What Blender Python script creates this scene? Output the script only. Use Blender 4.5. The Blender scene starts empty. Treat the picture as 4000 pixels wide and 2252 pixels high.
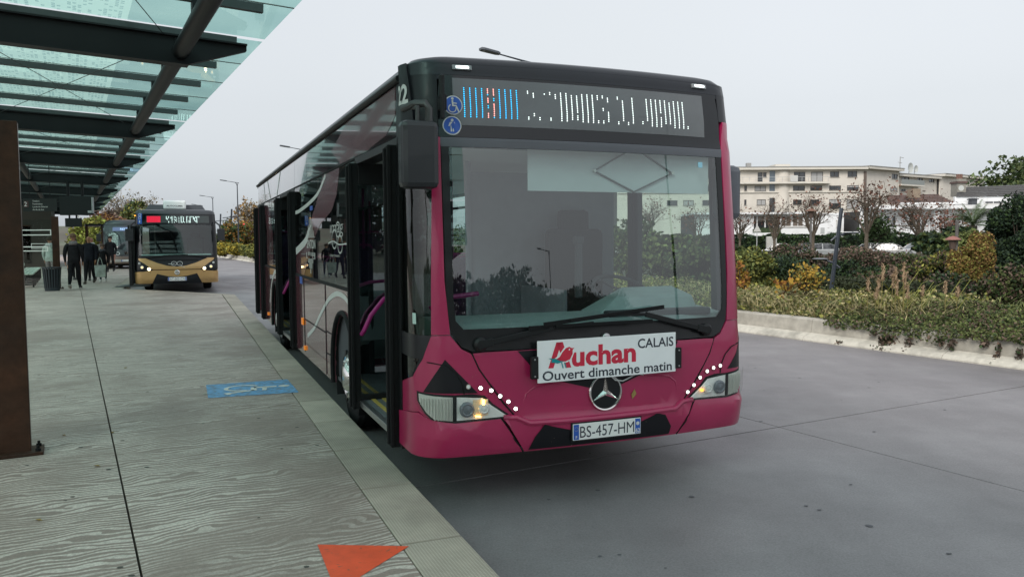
import bpy, bmesh, math, random
import numpy as np
from mathutils import Vector, Matrix, noise
R_ = math.radians
random.seed(7)
rng = np.random.default_rng(7)
scene = bpy.context.scene
COL = scene.collection

# ------------------------------------------------------------------ camera, sky, sun, exposure
EYE = 1.758
PITCH, ROLL, FPX = .0614, -.006, 3116.5
camd = bpy.data.cameras.new('camera'); cam = bpy.data.objects.new('camera', camd); COL.objects.link(cam)
camd.sensor_width = 36; camd.lens = FPX / 4000 * 36; camd.clip_end = 3000; camd.clip_start = .05
_cp, _sp, _cr, _sr = math.cos(PITCH), math.sin(PITCH), math.cos(ROLL), math.sin(ROLL)
_r0, _f0, _u0 = Vector((1, 0, 0)), Vector((0, _cp, -_sp)), Vector((0, _sp, _cp))
_r, _u = _r0 * _cr + _u0 * _sr, _u0 * _cr - _r0 * _sr
cam.matrix_world = Matrix(((_r.x, _u.x, -_f0.x, 0), (_r.y, _u.y, -_f0.y, 0), (_r.z, _u.z, -_f0.z, EYE), (0, 0, 0, 1)))
scene.camera = cam

world = bpy.data.worlds.new('World'); scene.world = world; world.use_nodes = True
nt = world.node_tree; nt.nodes.clear()
sky = nt.nodes.new('ShaderNodeTexSky'); sky.sky_type = 'NISHITA'; sky.sun_disc = False
SUN_EL, SUN_AZ = R_(38), R_(205)
sky.sun_elevation = SUN_EL; sky.sun_rotation = SUN_AZ; sky.dust_density = 4; sky.air_density = 1.5
hs = nt.nodes.new('ShaderNodeHueSaturation'); hs.inputs['Saturation'].default_value = .05
nt.links.new(sky.outputs[0], hs.inputs['Color'])
bg1 = nt.nodes.new('ShaderNodeBackground'); bg1.inputs['Strength'].default_value = .05
nt.links.new(hs.outputs[0], bg1.inputs['Color'])
tc = nt.nodes.new('ShaderNodeTexCoord'); sx = nt.nodes.new('ShaderNodeSeparateXYZ')
nt.links.new(tc.outputs['Generated'], sx.inputs[0])
ramp = nt.nodes.new('ShaderNodeValToRGB')
ramp.color_ramp.elements[0].position = 0.0; ramp.color_ramp.elements[0].color = (.368, .403, .432, 1)
ramp.color_ramp.elements[1].position = .62; ramp.color_ramp.elements[1].color = (.415, .446, .492, 1)
nzw = nt.nodes.new('ShaderNodeTexNoise'); nzw.inputs['Scale'].default_value = 2.2; nzw.inputs['Detail'].default_value = 3
nt.links.new(tc.outputs['Generated'], nzw.inputs['Vector'])
mxw = nt.nodes.new('ShaderNodeMath'); mxw.operation = 'MULTIPLY_ADD'; mxw.inputs[1].default_value = .7; mxw.inputs[2].default_value = -.35
nt.links.new(nzw.outputs[0], mxw.inputs[0])
adw = nt.nodes.new('ShaderNodeMath'); adw.operation = 'ADD'
nt.links.new(sx.outputs['Z'], adw.inputs[0]); nt.links.new(mxw.outputs[0], adw.inputs[1])
nt.links.new(adw.outputs[0], ramp.inputs[0])
bg2 = nt.nodes.new('ShaderNodeBackground'); bg2.inputs['Strength'].default_value = .90
nt.links.new(ramp.outputs[0], bg2.inputs['Color'])
asw = nt.nodes.new('ShaderNodeAddShader'); nt.links.new(bg1.outputs[0], asw.inputs[0]); nt.links.new(bg2.outputs[0], asw.inputs[1])
wo = nt.nodes.new('ShaderNodeOutputWorld'); nt.links.new(asw.outputs[0], wo.inputs[0])

sund = bpy.data.lights.new('sun', 'SUN'); sund.energy = 1.5; sund.angle = R_(25); sund.color = (1, .93, .84)
sun = bpy.data.objects.new('sun', sund); COL.objects.link(sun)
# lamp points down along the sun direction
_d = Vector((math.sin(SUN_AZ) * math.cos(SUN_EL), math.cos(SUN_AZ) * math.cos(SUN_EL), math.sin(SUN_EL)))
sun.rotation_euler = (-_d).to_track_quat('-Z', 'Y').to_euler()
scene.view_settings.view_transform = 'Standard'; scene.view_settings.look = 'None'
scene.view_settings.exposure = .46; scene.view_settings.gamma = 1; scene.view_settings.use_curve_mapping = False
scene.render.engine = 'CYCLES'
scene.cycles.max_bounces = 7; scene.cycles.diffuse_bounces = 3; scene.cycles.glossy_bounces = 4
scene.cycles.transparent_max_bounces = 16; scene.cycles.use_denoising = True
scene.cycles.sample_clamp_indirect = 6

# ------------------------------------------------------------------ helpers
A2 = Vector((-.4833, .8755, 0)); N2 = Vector((.8755, .4833, 0))      # along / across the platform
ANG_AX = math.atan2(.4833, .8755)                                      # 28.9 deg left of +Y
BAY = R_(22.25)                                                        # direction of bays and buses


def an(a, n, z=0.):
    v = A2 * a + N2 * n
    return Vector((v.x, v.y, z))


def spot(px, py, depth):
    """point at a given forward distance from the viewpoint (survey helper)"""
    d = _f0 + _r * ((px - 2000) / FPX) - _u * ((py - 1126) / FPX)
    return Vector((0, 0, EYE)) + d * (depth / d.y)


def tag(o, label=None, cat=None, group=None, kind=None):
    if label: o['label'] = label
    if cat: o['category'] = cat
    if group: o['group'] = group
    if kind: o['kind'] = kind
    return o


def empty(name, loc=(0, 0, 0), rz=0., label=None, cat=None, group=None):
    o = bpy.data.objects.new(name, None); COL.objects.link(o)
    o.location = loc; o.rotation_euler = (0, 0, rz); o.empty_display_size = .2
    return tag(o, label, cat, group)


def mkobj(name, me, mats=None, parent=None, smooth=False, bevel=0, sharp=35, loc=None, rz=None):
    if mats is not None:
        for m in (mats if isinstance(mats, (list, tuple)) else [mats]): me.materials.append(m)
    if smooth:
        me.polygons.foreach_set('use_smooth', [True] * len(me.polygons))
        if sharp: me.set_sharp_from_angle(angle=R_(sharp))
    o = bpy.data.objects.new(name, me); COL.objects.link(o)
    if parent is not None: o.parent = parent
    if loc is not None: o.location = loc
    if rz is not None: o.rotation_euler = (0, 0, rz)
    if bevel:
        b = o.modifiers.new('bevel', 'BEVEL'); b.width = bevel; b.segments = 2; b.limit_method = 'ANGLE'; b.angle_limit = R_(40)
    return o


class MB:
    """collects simple solids into one mesh"""
    def __init__(s): s.v = []; s.f = []; s.m = []
    def add(s, vs, fs, mi=0):
        o = len(s.v); s.v += [tuple(v) for v in vs]; s.f += [tuple(i + o for i in f) for f in fs]; s.m += [mi] * len(fs); return s
    def box(s, c, size, rz=0., mi=0, M=None):
        hx, hy, hz = size[0] / 2, size[1] / 2, size[2] / 2
        vs = [Vector((x, y, z)) for z in (-hz, hz) for y in (-hy, hy) for x in (-hx, hx)]
        if rz: r = Matrix.Rotation(rz, 3, 'Z'); vs = [r @ v for v in vs]
        if M is not None: vs = [M @ v for v in vs]
        vs = [v + Vector(c) for v in vs]
        return s.add(vs, [(0, 2, 3, 1), (4, 5, 7, 6), (0, 1, 5, 4), (2, 6, 7, 3), (0, 4, 6, 2), (1, 3, 7, 5)], mi)
    def bar(s, p0, p1, w, h, up=(0, 0, 1), mi=0):
        p0 = Vector(p0); p1 = Vector(p1); d = (p1 - p0).normalized(); u = Vector(up)
        x = d.cross(u)
        if x.length < 1e-4: x = d.cross(Vector((1, 0, 0)))
        x.normalize(); u = x.cross(d).normalized()
        vs = [p + x * (sx * w / 2) + u * (sz * h / 2) for p in (p0, p1) for sx, sz in ((-1, -1), (1, -1), (1, 1), (-1, 1))]
        return s.add(vs, [(3, 2, 1, 0), (4, 5, 6, 7), (0, 1, 5, 4), (1, 2, 6, 5), (2, 3, 7, 6), (3, 0, 4, 7)], mi)
    def tube(s, pts, r, n=8, mi=0, cap=True):
        pts = [Vector(p) for p in pts]; rs = r if isinstance(r, (list, tuple)) else [r] * len(pts)
        vs = []; fs = []; prev = None
        for i, p in enumerate(pts):
            d = (pts[min(i + 1, len(pts) - 1)] - pts[max(i - 1, 0)])
            d = d.normalized() if d.length > 1e-9 else Vector((0, 0, 1))
            if prev is None:
                x = d.cross(Vector((0, 0, 1)));
                if x.length < 1e-3: x = d.cross(Vector((0, 1, 0)))
            else: x = prev - d * prev.dot(d)
            x.normalize(); prev = x; y = d.cross(x)
            for k in range(n):
                a = 2 * math.pi * k / n; vs.append(p + x * (rs[i] * math.cos(a)) + y * (rs[i] * math.sin(a)))
        for i in range(len(pts) - 1):
            for k in range(n):
                a = i * n + k; b = i * n + (k + 1) % n; fs.append((a, b, b + n, a + n))
        if cap: fs.append(tuple(range(n - 1, -1, -1))); fs.append(tuple(range((len(pts) - 1) * n, len(pts) * n)))
        return s.add(vs, fs, mi)
    def lathe(s, prof, c=(0, 0, 0), axis='Z', n=24, mi=0, M=None):
        vs = []; fs = []
        for (r, h) in prof:
            for k in range(n):
                a = 2 * math.pi * k / n; p = Vector((r * math.cos(a), r * math.sin(a), h))
                if axis == 'X': p = Vector((p.z, p.x, p.y))
                if axis == 'Y': p = Vector((p.x, p.z, p.y))
                if M is not None: p = M @ p
                vs.append(p + Vector(c))
        for i in range(len(prof) - 1):
            for k in range(n):
                a = i * n + k; b = i * n + (k + 1) % n
                fs.append((a, b, b + n, a + n) if axis != 'Y' else (a, a + n, b + n, b))
        if prof[0][0] > 1e-4: fs.append(tuple(range(n - 1, -1, -1)) if axis != 'Y' else tuple(range(n)))
        if prof[-1][0] > 1e-4: q = (len(prof) - 1) * n; fs.append(tuple(range(q, q + n)) if axis != 'Y' else tuple(range(q + n - 1, q - 1, -1)))
        return s.add(vs, fs, mi)
    def prism(s, poly, z0, z1, mi=0, f=None):
        """polygon in 2D extruded; f maps (x,y,z) to space"""
        f = f or (lambda x, y, z: Vector((x, y, z)))
        n = len(poly)
        vs = [f(x, y, z0) for x, y in poly] + [f(x, y, z1) for x, y in poly]
        fs = [tuple(range(n - 1, -1, -1)), tuple(range(n, 2 * n))] + [(i, (i + 1) % n, (i + 1) % n + n, i + n) for i in range(n)]
        return s.add(vs, fs, mi)
    def mesh(s, name):
        me = bpy.data.meshes.new(name); me.from_pydata([tuple(v) for v in s.v], [], s.f)
        if any(s.m): me.polygons.foreach_set('material_index', s.m)
        me.update(); return me
    def build(s, name, mats, parent=None, smooth=False, bevel=0, sharp=35, loc=None, rz=None):
        return mkobj(name, s.mesh(name), mats, parent, smooth, bevel, sharp, loc, rz)


def copy_tree(o, parent=None):
    c = o.copy(); COL.objects.link(c)
    if parent is not None: c.parent = parent
    for ch in list(o.children): copy_tree(ch, c)
    return c


def text_mesh(body, size=1., bold=0., xscale=1., align='CENTER'):
    cu = bpy.data.curves.new('lettering', 'FONT'); cu.body = body; cu.size = size; cu.offset = bold; cu.align_x = align
    cu.resolution_u = 3
    o = bpy.data.objects.new('lettering', cu)
    me = bpy.data.meshes.new_from_object(o); bpy.data.objects.remove(o); bpy.data.curves.remove(cu)
    vs = np.array([v.co[:2] for v in me.vertices]); fs = [tuple(p.vertices) for p in me.polygons]
    bpy.data.meshes.remove(me)
    if len(vs): vs[:, 0] *= xscale
    return vs, fs


def text_obj(name, body, f, mat, parent, size=1., bold=0., xscale=1., align='CENTER', th=0., cap=None, fit=None):
    """lettering whose (x,y) is mapped through f(x,y)->Vector. cap: scale so capital height = cap"""
    if cap: size = cap / .729
    vs, fs = text_mesh(body, size, bold * size, xscale, align)
    if not len(vs): return None
    if fit:      # x0, x1: stretch the line to its surveyed width
        a, b = vs[:, 0].min(), vs[:, 0].max(); vs[:, 0] = fit[0] + (vs[:, 0] - a) * (fit[1] - fit[0]) / (b - a)
    me = bpy.data.meshes.new(name); me.from_pydata([tuple(f(x, y)) for x, y in vs], [], fs); me.update()
    o = mkobj(name, me, mat, parent)
    return o


# ------------------------------------------------------------------ materials
MATS = {}
def nn(t, typ, **kw):
    n = t.nodes.new(typ)
    for k, v in kw.items():
        if k in n.inputs: n.inputs[k].default_value = v
        else: setattr(n, k, v)
    return n


def M(name, col, rough=.5, metal=0., var=0., vs=4., bump=0., bs=60., coat=0., emis=None, es=1., spec=.5, island=0., coords='Object', coatr=.03, col2=None, c2s=3., c2t=.5, c2w=.1, rvar=0., detail=4, stretch=None):
    if name in MATS: return MATS[name]
    m = bpy.data.materials.new(name); m.use_nodes = True; t = m.node_tree; b = t.nodes['Principled BSDF']
    b.inputs['Base Color'].default_value = (*col, 1); b.inputs['Roughness'].default_value = rough; b.inputs['Metallic'].default_value = metal
    b.inputs['Specular IOR Level'].default_value = spec
    if coat: b.inputs['Coat Weight'].default_value = coat; b.inputs['Coat Roughness'].default_value = coatr
    if emis: b.inputs['Emission Color'].default_value = (*emis, 1); b.inputs['Emission Strength'].default_value = es
    tcn = t.nodes.new('ShaderNodeTexCoord'); vec = tcn.outputs[coords]
    if coords == 'World': pass
    if stretch:
        mp = nn(t, 'ShaderNodeMapping'); mp.inputs['Scale'].default_value = stretch; t.links.new(vec, mp.inputs[0]); vec = mp.outputs[0]
    src = None
    if col2 is not None:
        nz = nn(t, 'ShaderNodeTexNoise', Scale=c2s, Detail=5., Roughness=.6); t.links.new(vec, nz.inputs['Vector'])
        mr = nn(t, 'ShaderNodeMapRange'); mr.inputs['From Min'].default_value = c2t - c2w; mr.inputs['From Max'].default_value = c2t + c2w
        t.links.new(nz.outputs[0], mr.inputs[0])
        mx = nn(t, 'ShaderNodeMix', data_type='RGBA'); mx.inputs[6].default_value = (*col, 1); mx.inputs[7].default_value = (*col2, 1)
        t.links.new(mr.outputs[0], mx.inputs[0]); src = mx.outputs[2]
    if var or island:
        val = None
        if var:
            nz = nn(t, 'ShaderNodeTexNoise', Scale=vs, Detail=float(detail), Roughness=.6); t.links.new(vec, nz.inputs['Vector'])
            mr = nn(t, 'ShaderNodeMapRange'); mr.inputs['From Min'].default_value = .3; mr.inputs['From Max'].default_value = .7
            mr.inputs['To Min'].default_value = 1 - var; mr.inputs['To Max'].default_value = 1 + var
            t.links.new(nz.outputs[0], mr.inputs[0]); val = mr.outputs[0]
        if island:
            ge = nn(t, 'ShaderNodeNewGeometry'); mr2 = nn(t, 'ShaderNodeMapRange')
            mr2.inputs['To Min'].default_value = 1 - island; mr2.inputs['To Max'].default_value = 1 + island
            t.links.new(ge.outputs['Random Per Island'], mr2.inputs[0])
            if val is not None:
                mm = nn(t, 'ShaderNodeMath', operation='MULTIPLY'); t.links.new(val, mm.inputs[0]); t.links.new(mr2.outputs[0], mm.inputs[1]); val = mm.outputs[0]
            else: val = mr2.outputs[0]
        vm = nn(t, 'ShaderNodeVectorMath', operation='SCALE')
        if src is None: vm.inputs[0].default_value = col
        else: t.links.new(src, vm.inputs[0])
        t.links.new(val, vm.inputs['Scale']); src = vm.outputs[0]
    if src is not None: t.links.new(src, b.inputs['Base Color'])
    if bump:
        nz = nn(t, 'ShaderNodeTexNoise', Scale=bs, Detail=3.); t.links.new(vec, nz.inputs['Vector'])
        bp = nn(t, 'ShaderNodeBump', Strength=bump, Distance=.02); t.links.new(nz.outputs[0], bp.inputs['Height']); t.links.new(bp.outputs[0], b.inputs['Normal'])
    if rvar:
        nz = nn(t, 'ShaderNodeTexNoise', Scale=vs * .7, Detail=4.); t.links.new(vec, nz.inputs['Vector'])
        mr = nn(t, 'ShaderNodeMapRange'); mr.inputs['From Min'].default_value = .3; mr.inputs['From Max'].default_value = .7
        mr.inputs['To Min'].default_value = max(0, rough - rvar); mr.inputs['To Max'].default_value = min(1, rough + rvar)
        t.links.new(nz.outputs[0], mr.inputs[0]); t.links.new(mr.outputs[0], b.inputs['Roughness'])
    MATS[name] = m; return m


def glass(name, tint=(.8, .85, .85), ior=1.5, rough=.0, diff=None, dw=0.):
    """thin pane: mirror reflection by Fresnel over straight tinted see-through, optional dirt"""
    if name in MATS: return MATS[name]
    m = bpy.data.materials.new(name); m.use_nodes = True; t = m.node_tree; t.nodes.clear()
    o = nn(t, 'ShaderNodeOutputMaterial'); tr = nn(t, 'ShaderNodeBsdfTransparent'); tr.inputs[0].default_value = (*tint, 1)
    gl = nn(t, 'ShaderNodeBsdfGlossy'); gl.inputs['Roughness'].default_value = rough
    fr = nn(t, 'ShaderNodeFresnel'); gb = nn(t, 'ShaderNodeNewGeometry')
    bi = nn(t, 'ShaderNodeMapRange'); bi.inputs['To Min'].default_value = ior; bi.inputs['To Max'].default_value = 1 / ior   # same index from both sides
    t.links.new(gb.outputs['Backfacing'], bi.inputs[0]); t.links.new(bi.outputs[0], fr.inputs['IOR'])
    base = tr.outputs[0]
    if dw:
        df = nn(t, 'ShaderNodeBsdfDiffuse'); df.inputs[0].default_value = (*diff, 1); tl = nn(t, 'ShaderNodeBsdfTranslucent'); tl.inputs[0].default_value = (*diff, 1)
        ad = nn(t, 'ShaderNodeMixShader'); ad.inputs[0].default_value = .6
        t.links.new(df.outputs[0], ad.inputs[1]); t.links.new(tl.outputs[0], ad.inputs[2])
        m1 = nn(t, 'ShaderNodeMixShader'); m1.inputs[0].default_value = dw
        nz = nn(t, 'ShaderNodeTexNoise', Scale=1.3, Detail=5.); tcn = nn(t, 'ShaderNodeTexCoord'); t.links.new(tcn.outputs['Object'], nz.inputs['Vector'])
        mr = nn(t, 'ShaderNodeMapRange'); mr.inputs['From Min'].default_value = .3; mr.inputs['From Max'].default_value = .7
        mr.inputs['To Min'].default_value = dw * .5; mr.inputs['To Max'].default_value = dw * 1.5
        t.links.new(nz.outputs[0], mr.inputs[0]); t.links.new(mr.outputs[0], m1.inputs[0])
        t.links.new(tr.outputs[0], m1.inputs[1]); t.links.new(ad.outputs[0], m1.inputs[2]); base = m1.outputs[0]
    mx = nn(t, 'ShaderNodeMixShader'); t.links.new(fr.outputs[0], mx.inputs[0]); t.links.new(base, mx.inputs[1]); t.links.new(gl.outputs[0], mx.inputs[2])
    t.links.new(mx.outputs[0], o.inputs[0]); MATS[name] = m; return m


black_gloss = M('black_gloss', (.005, .006, .007), .35, coat=.25, coatr=.06, spec=.35)
black_body = M('black_body', (.008, .009, .012), .4, coat=.12, coatr=.12, spec=.35)
black_plastic = M('black_plastic', (.009, .010, .011), .5, spec=.35)
rubber = M('rubber', (.006, .006, .007), .75, spec=.3)
door_black = M('door_black', (.007, .008, .009), .45, spec=.35, var=.2, vs=9)
magenta = M('magenta_paint', (.375, .015, .082), .34, coat=.55, coatr=.13, spec=.5, var=.07, vs=2.5, bump=.015, bs=500)
maroon = M('maroon_film', (.15, .045, .06), .22, coat=.8, coatr=.04, var=.08, vs=2)
maroon_low = M('maroon_lower', (.21, .065, .085), .16, coat=1., coatr=.03, var=.06, vs=2)
decal_black = M('decal_black', (.007, .007, .010), .5, coat=.1, coatr=.2, spec=.3)
white_film = M('white_film', (.62, .62, .60), .35)
white_sign = M('white_sign', (.87, .88, .89), .4, var=.03, vs=6, coat=.3, coatr=.1)
chrome = M('chrome', (.82, .80, .77), .12, metal=1., bump=.02, bs=30)
alu = M('aluminium', (.5, .5, .5), .35, metal=1.)
pink_rail = M('pink_rail', (.33, .012, .16), .35, coat=.4)
grey_plastic = M('grey_plastic', (.20, .215, .225), .6)
dash_mat = M('dashboard_grey', (.30, .38, .38), .65, var=.08, vs=5)
int_dark = M('interior_dark', (.055, .06, .068), .7)
int_grey = M('interior_grey', (.16, .17, .19), .7)
glass_front = glass('windscreen_glass', (.78, .88, .86), 2.25)
glass_side = glass('side_glass', (.72, .86, .82), 1.5)
glass_dark = glass('dark_glass', (.045, .05, .055), 1.7)
glass_clear = glass('clear_glass', (.9, .93, .92), 1.45)
lens_glass = glass('lens_glass', (.86, .87, .86), 1.5)
text_dark = M('sign_text_dark', (.03, .034, .05), .5)
sign_red = M('sign_red', (.62, .02, .055), .45)
sign_teal = M('sign_teal', (.0, .27, .30), .45)
sign_blue = M('sign_blue', (.02, .10, .45), .4)
led_white = M('led_white', (.6, .6, .6), .3, emis=(.85, 1, .95), es=2.0)
led_blue = M('led_blue', (.05, .2, .4), .3, emis=(.0, .45, .95), es=2.2)
led_red = M('led_red', (.4, .1, .1), .3, emis=(1, .35, .3), es=2.4)
led_redhot = M('led_red_block', (.4, .01, .03), .3, emis=(1, .0, .05), es=.95)
led_far = M('led_far', (.4, .5, .5), .3, emis=(.75, 1, .93), es=.95)
led_lamp = M('led_lamp', (.8, .8, .8), .3, emis=(1, .98, .88), es=10)
amber = M('amber_lens', (.6, .12, .01), .3, emis=(1, .35, .03), es=.25)
amber_lit = M('amber_bulb', (.6, .2, .02), .3, emis=(1, .55, .14), es=5)
head_lit = M('headlight_bulb', (.8, .7, .5), .3, emis=(1, .70, .34), es=22)
reflector = M('lamp_reflector', (.90, .90, .88), .5, metal=.0, bump=.5, bs=22)
reflector_grey = M('lamp_projector', (.22, .24, .27), .25, metal=.3)
gold = M('gold_paint', (.54, .33, .135), .32, metal=.35, coat=.5, coatr=.12, var=.05)
corten = M('brown_steel', (.062, .027, .015), .6, spec=.2, col2=(.035, .020, .014), c2s=2.5, c2t=.52, c2w=.12, var=.25, vs=9, bump=.06, bs=150)
steel_dark = M('dark_steel', (.008, .009, .0105), .5, spec=.25, var=.15, vs=2)
purlin_mat = M('grey_steel', (.05, .058, .06), .5, var=.12, vs=2)
pole_grey = M('lamp_pole_grey', (.035, .042, .055), .45)


# ------------------------------------------------------------------ bus shell mapping
class Shell:
    """maps (s, z) on the outside of a bus to space: s = distance along the plan outline from the nose, z = height"""
    def __init__(s, half=1.275, bulge=.07, corner=.24, length=11.95, rear=.12, lean=None, roof=2.80, roof_r=.16, tumble=.03):
        pts = []
        x0 = half - corner
        for i in range(13):
            x = x0 * i / 12; pts.append((x, bulge * (x / x0) ** 2))
        y0 = bulge; th0 = math.atan2(2 * bulge / x0, 1)
        # corner arc (superellipse like), from (x0,y0) to (half, y0+corner*1.15)
        for i in range(1, 15):
            a = th0 + (math.pi / 2 - th0) * i / 14
            pts.append((x0 + corner * (math.sin(a) - math.sin(th0)) / (1 - math.sin(th0)), y0 + corner * 1.15 * (math.cos(th0) - math.cos(a)) / math.cos(th0)))
        yc = pts[-1][1]
        n = 60
        for i in range(1, n + 1): pts.append((half, yc + (length - rear - yc) * i / n))
        for i in range(1, 7):
            a = math.pi / 2 * i / 6; pts.append((half - rear * (1 - math.cos(a)), length - rear + rear * math.sin(a)))
        pts.append((0, length))
        s.p = np.array(pts); s.l = np.concatenate([[0], np.cumsum(np.hypot(*np.diff(s.p, axis=0).T))])
        s.half = half; s.yc = yc; s.length = length
        s.s_corner = float(np.interp(yc, [yc], [s.l[26]])); s.sc = s.l[26]
        s.lean = lean or [(0, 0), (3, 0)]; s.roof = roof; s.rr = roof_r; s.tumble = tumble
    def sy(s, y):   # arc length at side position y
        return s.sc + (y - s.yc)
    def base(s, q, z):
        a = abs(q); x = float(np.interp(a, s.l, s.p[:, 0])); y = float(np.interp(a, s.l, s.p[:, 1]))
        w = min(1, max(0, (s.yc + .45 - y) / (s.yc + .25))); w = w * w * (3 - 2 * w)
        y += w * float(np.interp(z, [k[0] for k in s.lean], [k[1] for k in s.lean]))
        t = max(0, (z - 1.2) / (s.roof - 1.2)); x *= 1 - s.tumble * t * t
        return Vector((math.copysign(x, q) if q else 0, y, z))
    def __call__(s, q, z, off=0.):
        p = s.base(q, z)
        if off:
            e = .02
            ds = s.base(q + e, z) - s.base(q - e, z); dz = s.base(q, z + e) - s.base(q, z - e)
            n = ds.cross(dz).normalized(); p = p + n * off
        return p
    def panel(s, name, poly, mats, parent, off=0., th=.012, dz=.1, ds=.06, smooth=True, sharp=40):
        me = s.panel_mesh(name, poly, off, th, dz, ds)
        return mkobj(name, me, mats, parent, smooth, 0, sharp)
    def panel_mesh(s, name, poly, off=0., th=.012, dz=.1, ds=.06):
        bm = bmesh.new(); vs = [bm.verts.new((x, z, 0)) for x, z in poly]; bm.faces.new(vs)
        bm.normal_update()
        bmesh.ops.triangulate(bm, faces=bm.faces[:], ngon_method='EAR_CLIP')
        xs = [p[0] for p in poly]; zs = [p[1] for p in poly]
        cuts = []
        lim = s.sc + .5
        k = -lim
        while k <= lim:
            if min(xs) < k < max(xs): cuts.append((0, k))
            k += ds
        for k in np.arange(-s.l[-1], s.l[-1], .8):
            if min(xs) < k < max(xs) and abs(k) > lim: cuts.append((0, float(k)))
        k = 0.
        while k < 3.2:
            if min(zs) < k < max(zs): cuts.append((1, k))
            k += dz
        for ax, k in cuts:
            co = (k, 0, 0) if ax == 0 else (0, k, 0); no = (1, 0, 0) if ax == 0 else (0, 1, 0)
            bmesh.ops.bisect_plane(bm, geom=bm.verts[:] + bm.edges[:] + bm.faces[:], dist=1e-5, plane_co=co, plane_no=no)
        bmesh.ops.remove_doubles(bm, verts=bm.verts[:], dist=1e-5)
        # make faces consistently facing +Z in chart (outward)
        bm.normal_update()
        for f in bm.faces:
            if f.normal.z < 0: f.normal_flip()
        bm.verts.index_update()
        chart = [(v.co.x, v.co.y) for v in bm.verts]; faces = [[v.index for v in f.verts] for f in bm.faces]
        bed = []
        for e in bm.edges:
            if len(e.link_faces) == 1:
                l = e.link_loops[0] if hasattr(e, 'link_loops') else e.link_faces[0].loops[0]
                f = e.link_faces[0]
                for lp in f.loops:
                    if lp.edge == e: bed.append((lp.vert.index, lp.link_loop_next.vert.index))
        bm.free()
        n = len(chart)
        V = [s(x, z, off) for x, z in chart]
        F = [tuple(f) for f in faces]
        if th:
            V += [s(x, z, off - th) for x, z in chart]
            F += [tuple(i + n for i in reversed(f)) for f in faces]
            F += [(b, a, a + n, b + n) for a, b in bed]
        me = bpy.data.meshes.new(name); me.from_pydata([tuple(v) for v in V], [], F); me.update(); return me
    def strip(s, name, pts, w, mat, parent, off=.004, th=.002):
        """band of width w along (s,z) polyline, as a thin film"""
        L = []; Rr = []
        n = len(pts)
        for i, (x, z) in enumerate(pts):
            x0, z0 = pts[max(0, i - 1)]; x1, z1 = pts[min(n - 1, i + 1)]
            d = math.hypot(x1 - x0, z1 - z0) or 1; nx, nz = -(z1 - z0) / d, (x1 - x0) / d
            ww = w[i] if isinstance(w, (list, tuple)) else w
            L.append((x + nx * ww / 2, z + nz * ww / 2)); Rr.append((x - nx * ww / 2, z - nz * ww / 2))
        V = [s(x, z, off) for x, z in L + Rr]; F = [(i, i + n, i + n + 1, i + 1) for i in range(n - 1)]
        me = bpy.data.meshes.new(name); me.from_pydata([tuple(v) for v in V], [], F); me.update()
        return mkobj(name, me, mat, parent)
    def text(s, name, body, q, z, cap, mat, parent, off=.005, bold=.0, xscale=1., align='CENTER', mirror=1):
        return text_obj(name, body, lambda x, y: s(q + x, z + y, off), mat, parent, cap=cap, bold=bold, xscale=xscale, align=align)
    def disc(s, name, q, z, r, mat, parent, off=.004, n=20, th=.003, mats=None):
        poly = [(q + r * math.cos(2 * math.pi * i / n), z + r * math.sin(2 * math.pi * i / n)) for i in range(n)]
        V = [s(x, zz, off) for x, zz in poly]; V2 = [s(x, zz, off - th) for x, zz in poly]
        me = bpy.data.meshes.new(name); me.from_pydata([tuple(v) for v in V + V2], [], [tuple(range(n))] + [(i, i + n, (i + 1) % n + n, (i + 1) % n) for i in range(n)]); me.update()
        return mkobj(name, me, mat, parent)
    def roof_mesh(s, name, levels, zc, step=1):
        """levels: list of (inset, z) from outer edge to top; closes with a cap"""
        L = s.l[-1]
        qs = []
        for a in s.l[::1]: qs.append(float(a))
        full = [-q for q in reversed(qs)][:-1] + qs[0:]
        full = full[1:]                 # drop duplicate at the tail centre
        V = []; n = len(full)
        for ins, z in levels:
            for q in full:
                b = s(q, s.roof, -0.001); p = b.copy()
                # move toward centre line
                sx_ = max(0, 1 - ins / s.half)
                cy = min(max(b.y, 1.3), s.length - 1.3)
                p.x = b.x * sx_
                dy = b.y - cy; p.y = cy + dy * max(0, 1 - ins / 1.3)
                p.z = z; V.append(p)
        F = []
        for k in range(len(levels) - 1):
            for i in range(n):
                j = (i + 1) % n; F.append((k * n + i, k * n + j, (k + 1) * n + j, (k + 1) * n + i))
        F.append(tuple(range((len(levels) - 1) * n, len(levels) * n)))
        me = bpy.data.meshes.new(name); me.from_pydata([tuple(v) for v in V], [], F); me.update(); return me


def arc(cx, cz, r, a0, a1, n=14):
    return [(cx + r * math.cos(R_(a0 + (a1 - a0) * i / n)), cz + r * math.sin(R_(a0 + (a1 - a0) * i / n))) for i in range(n + 1)]


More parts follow.
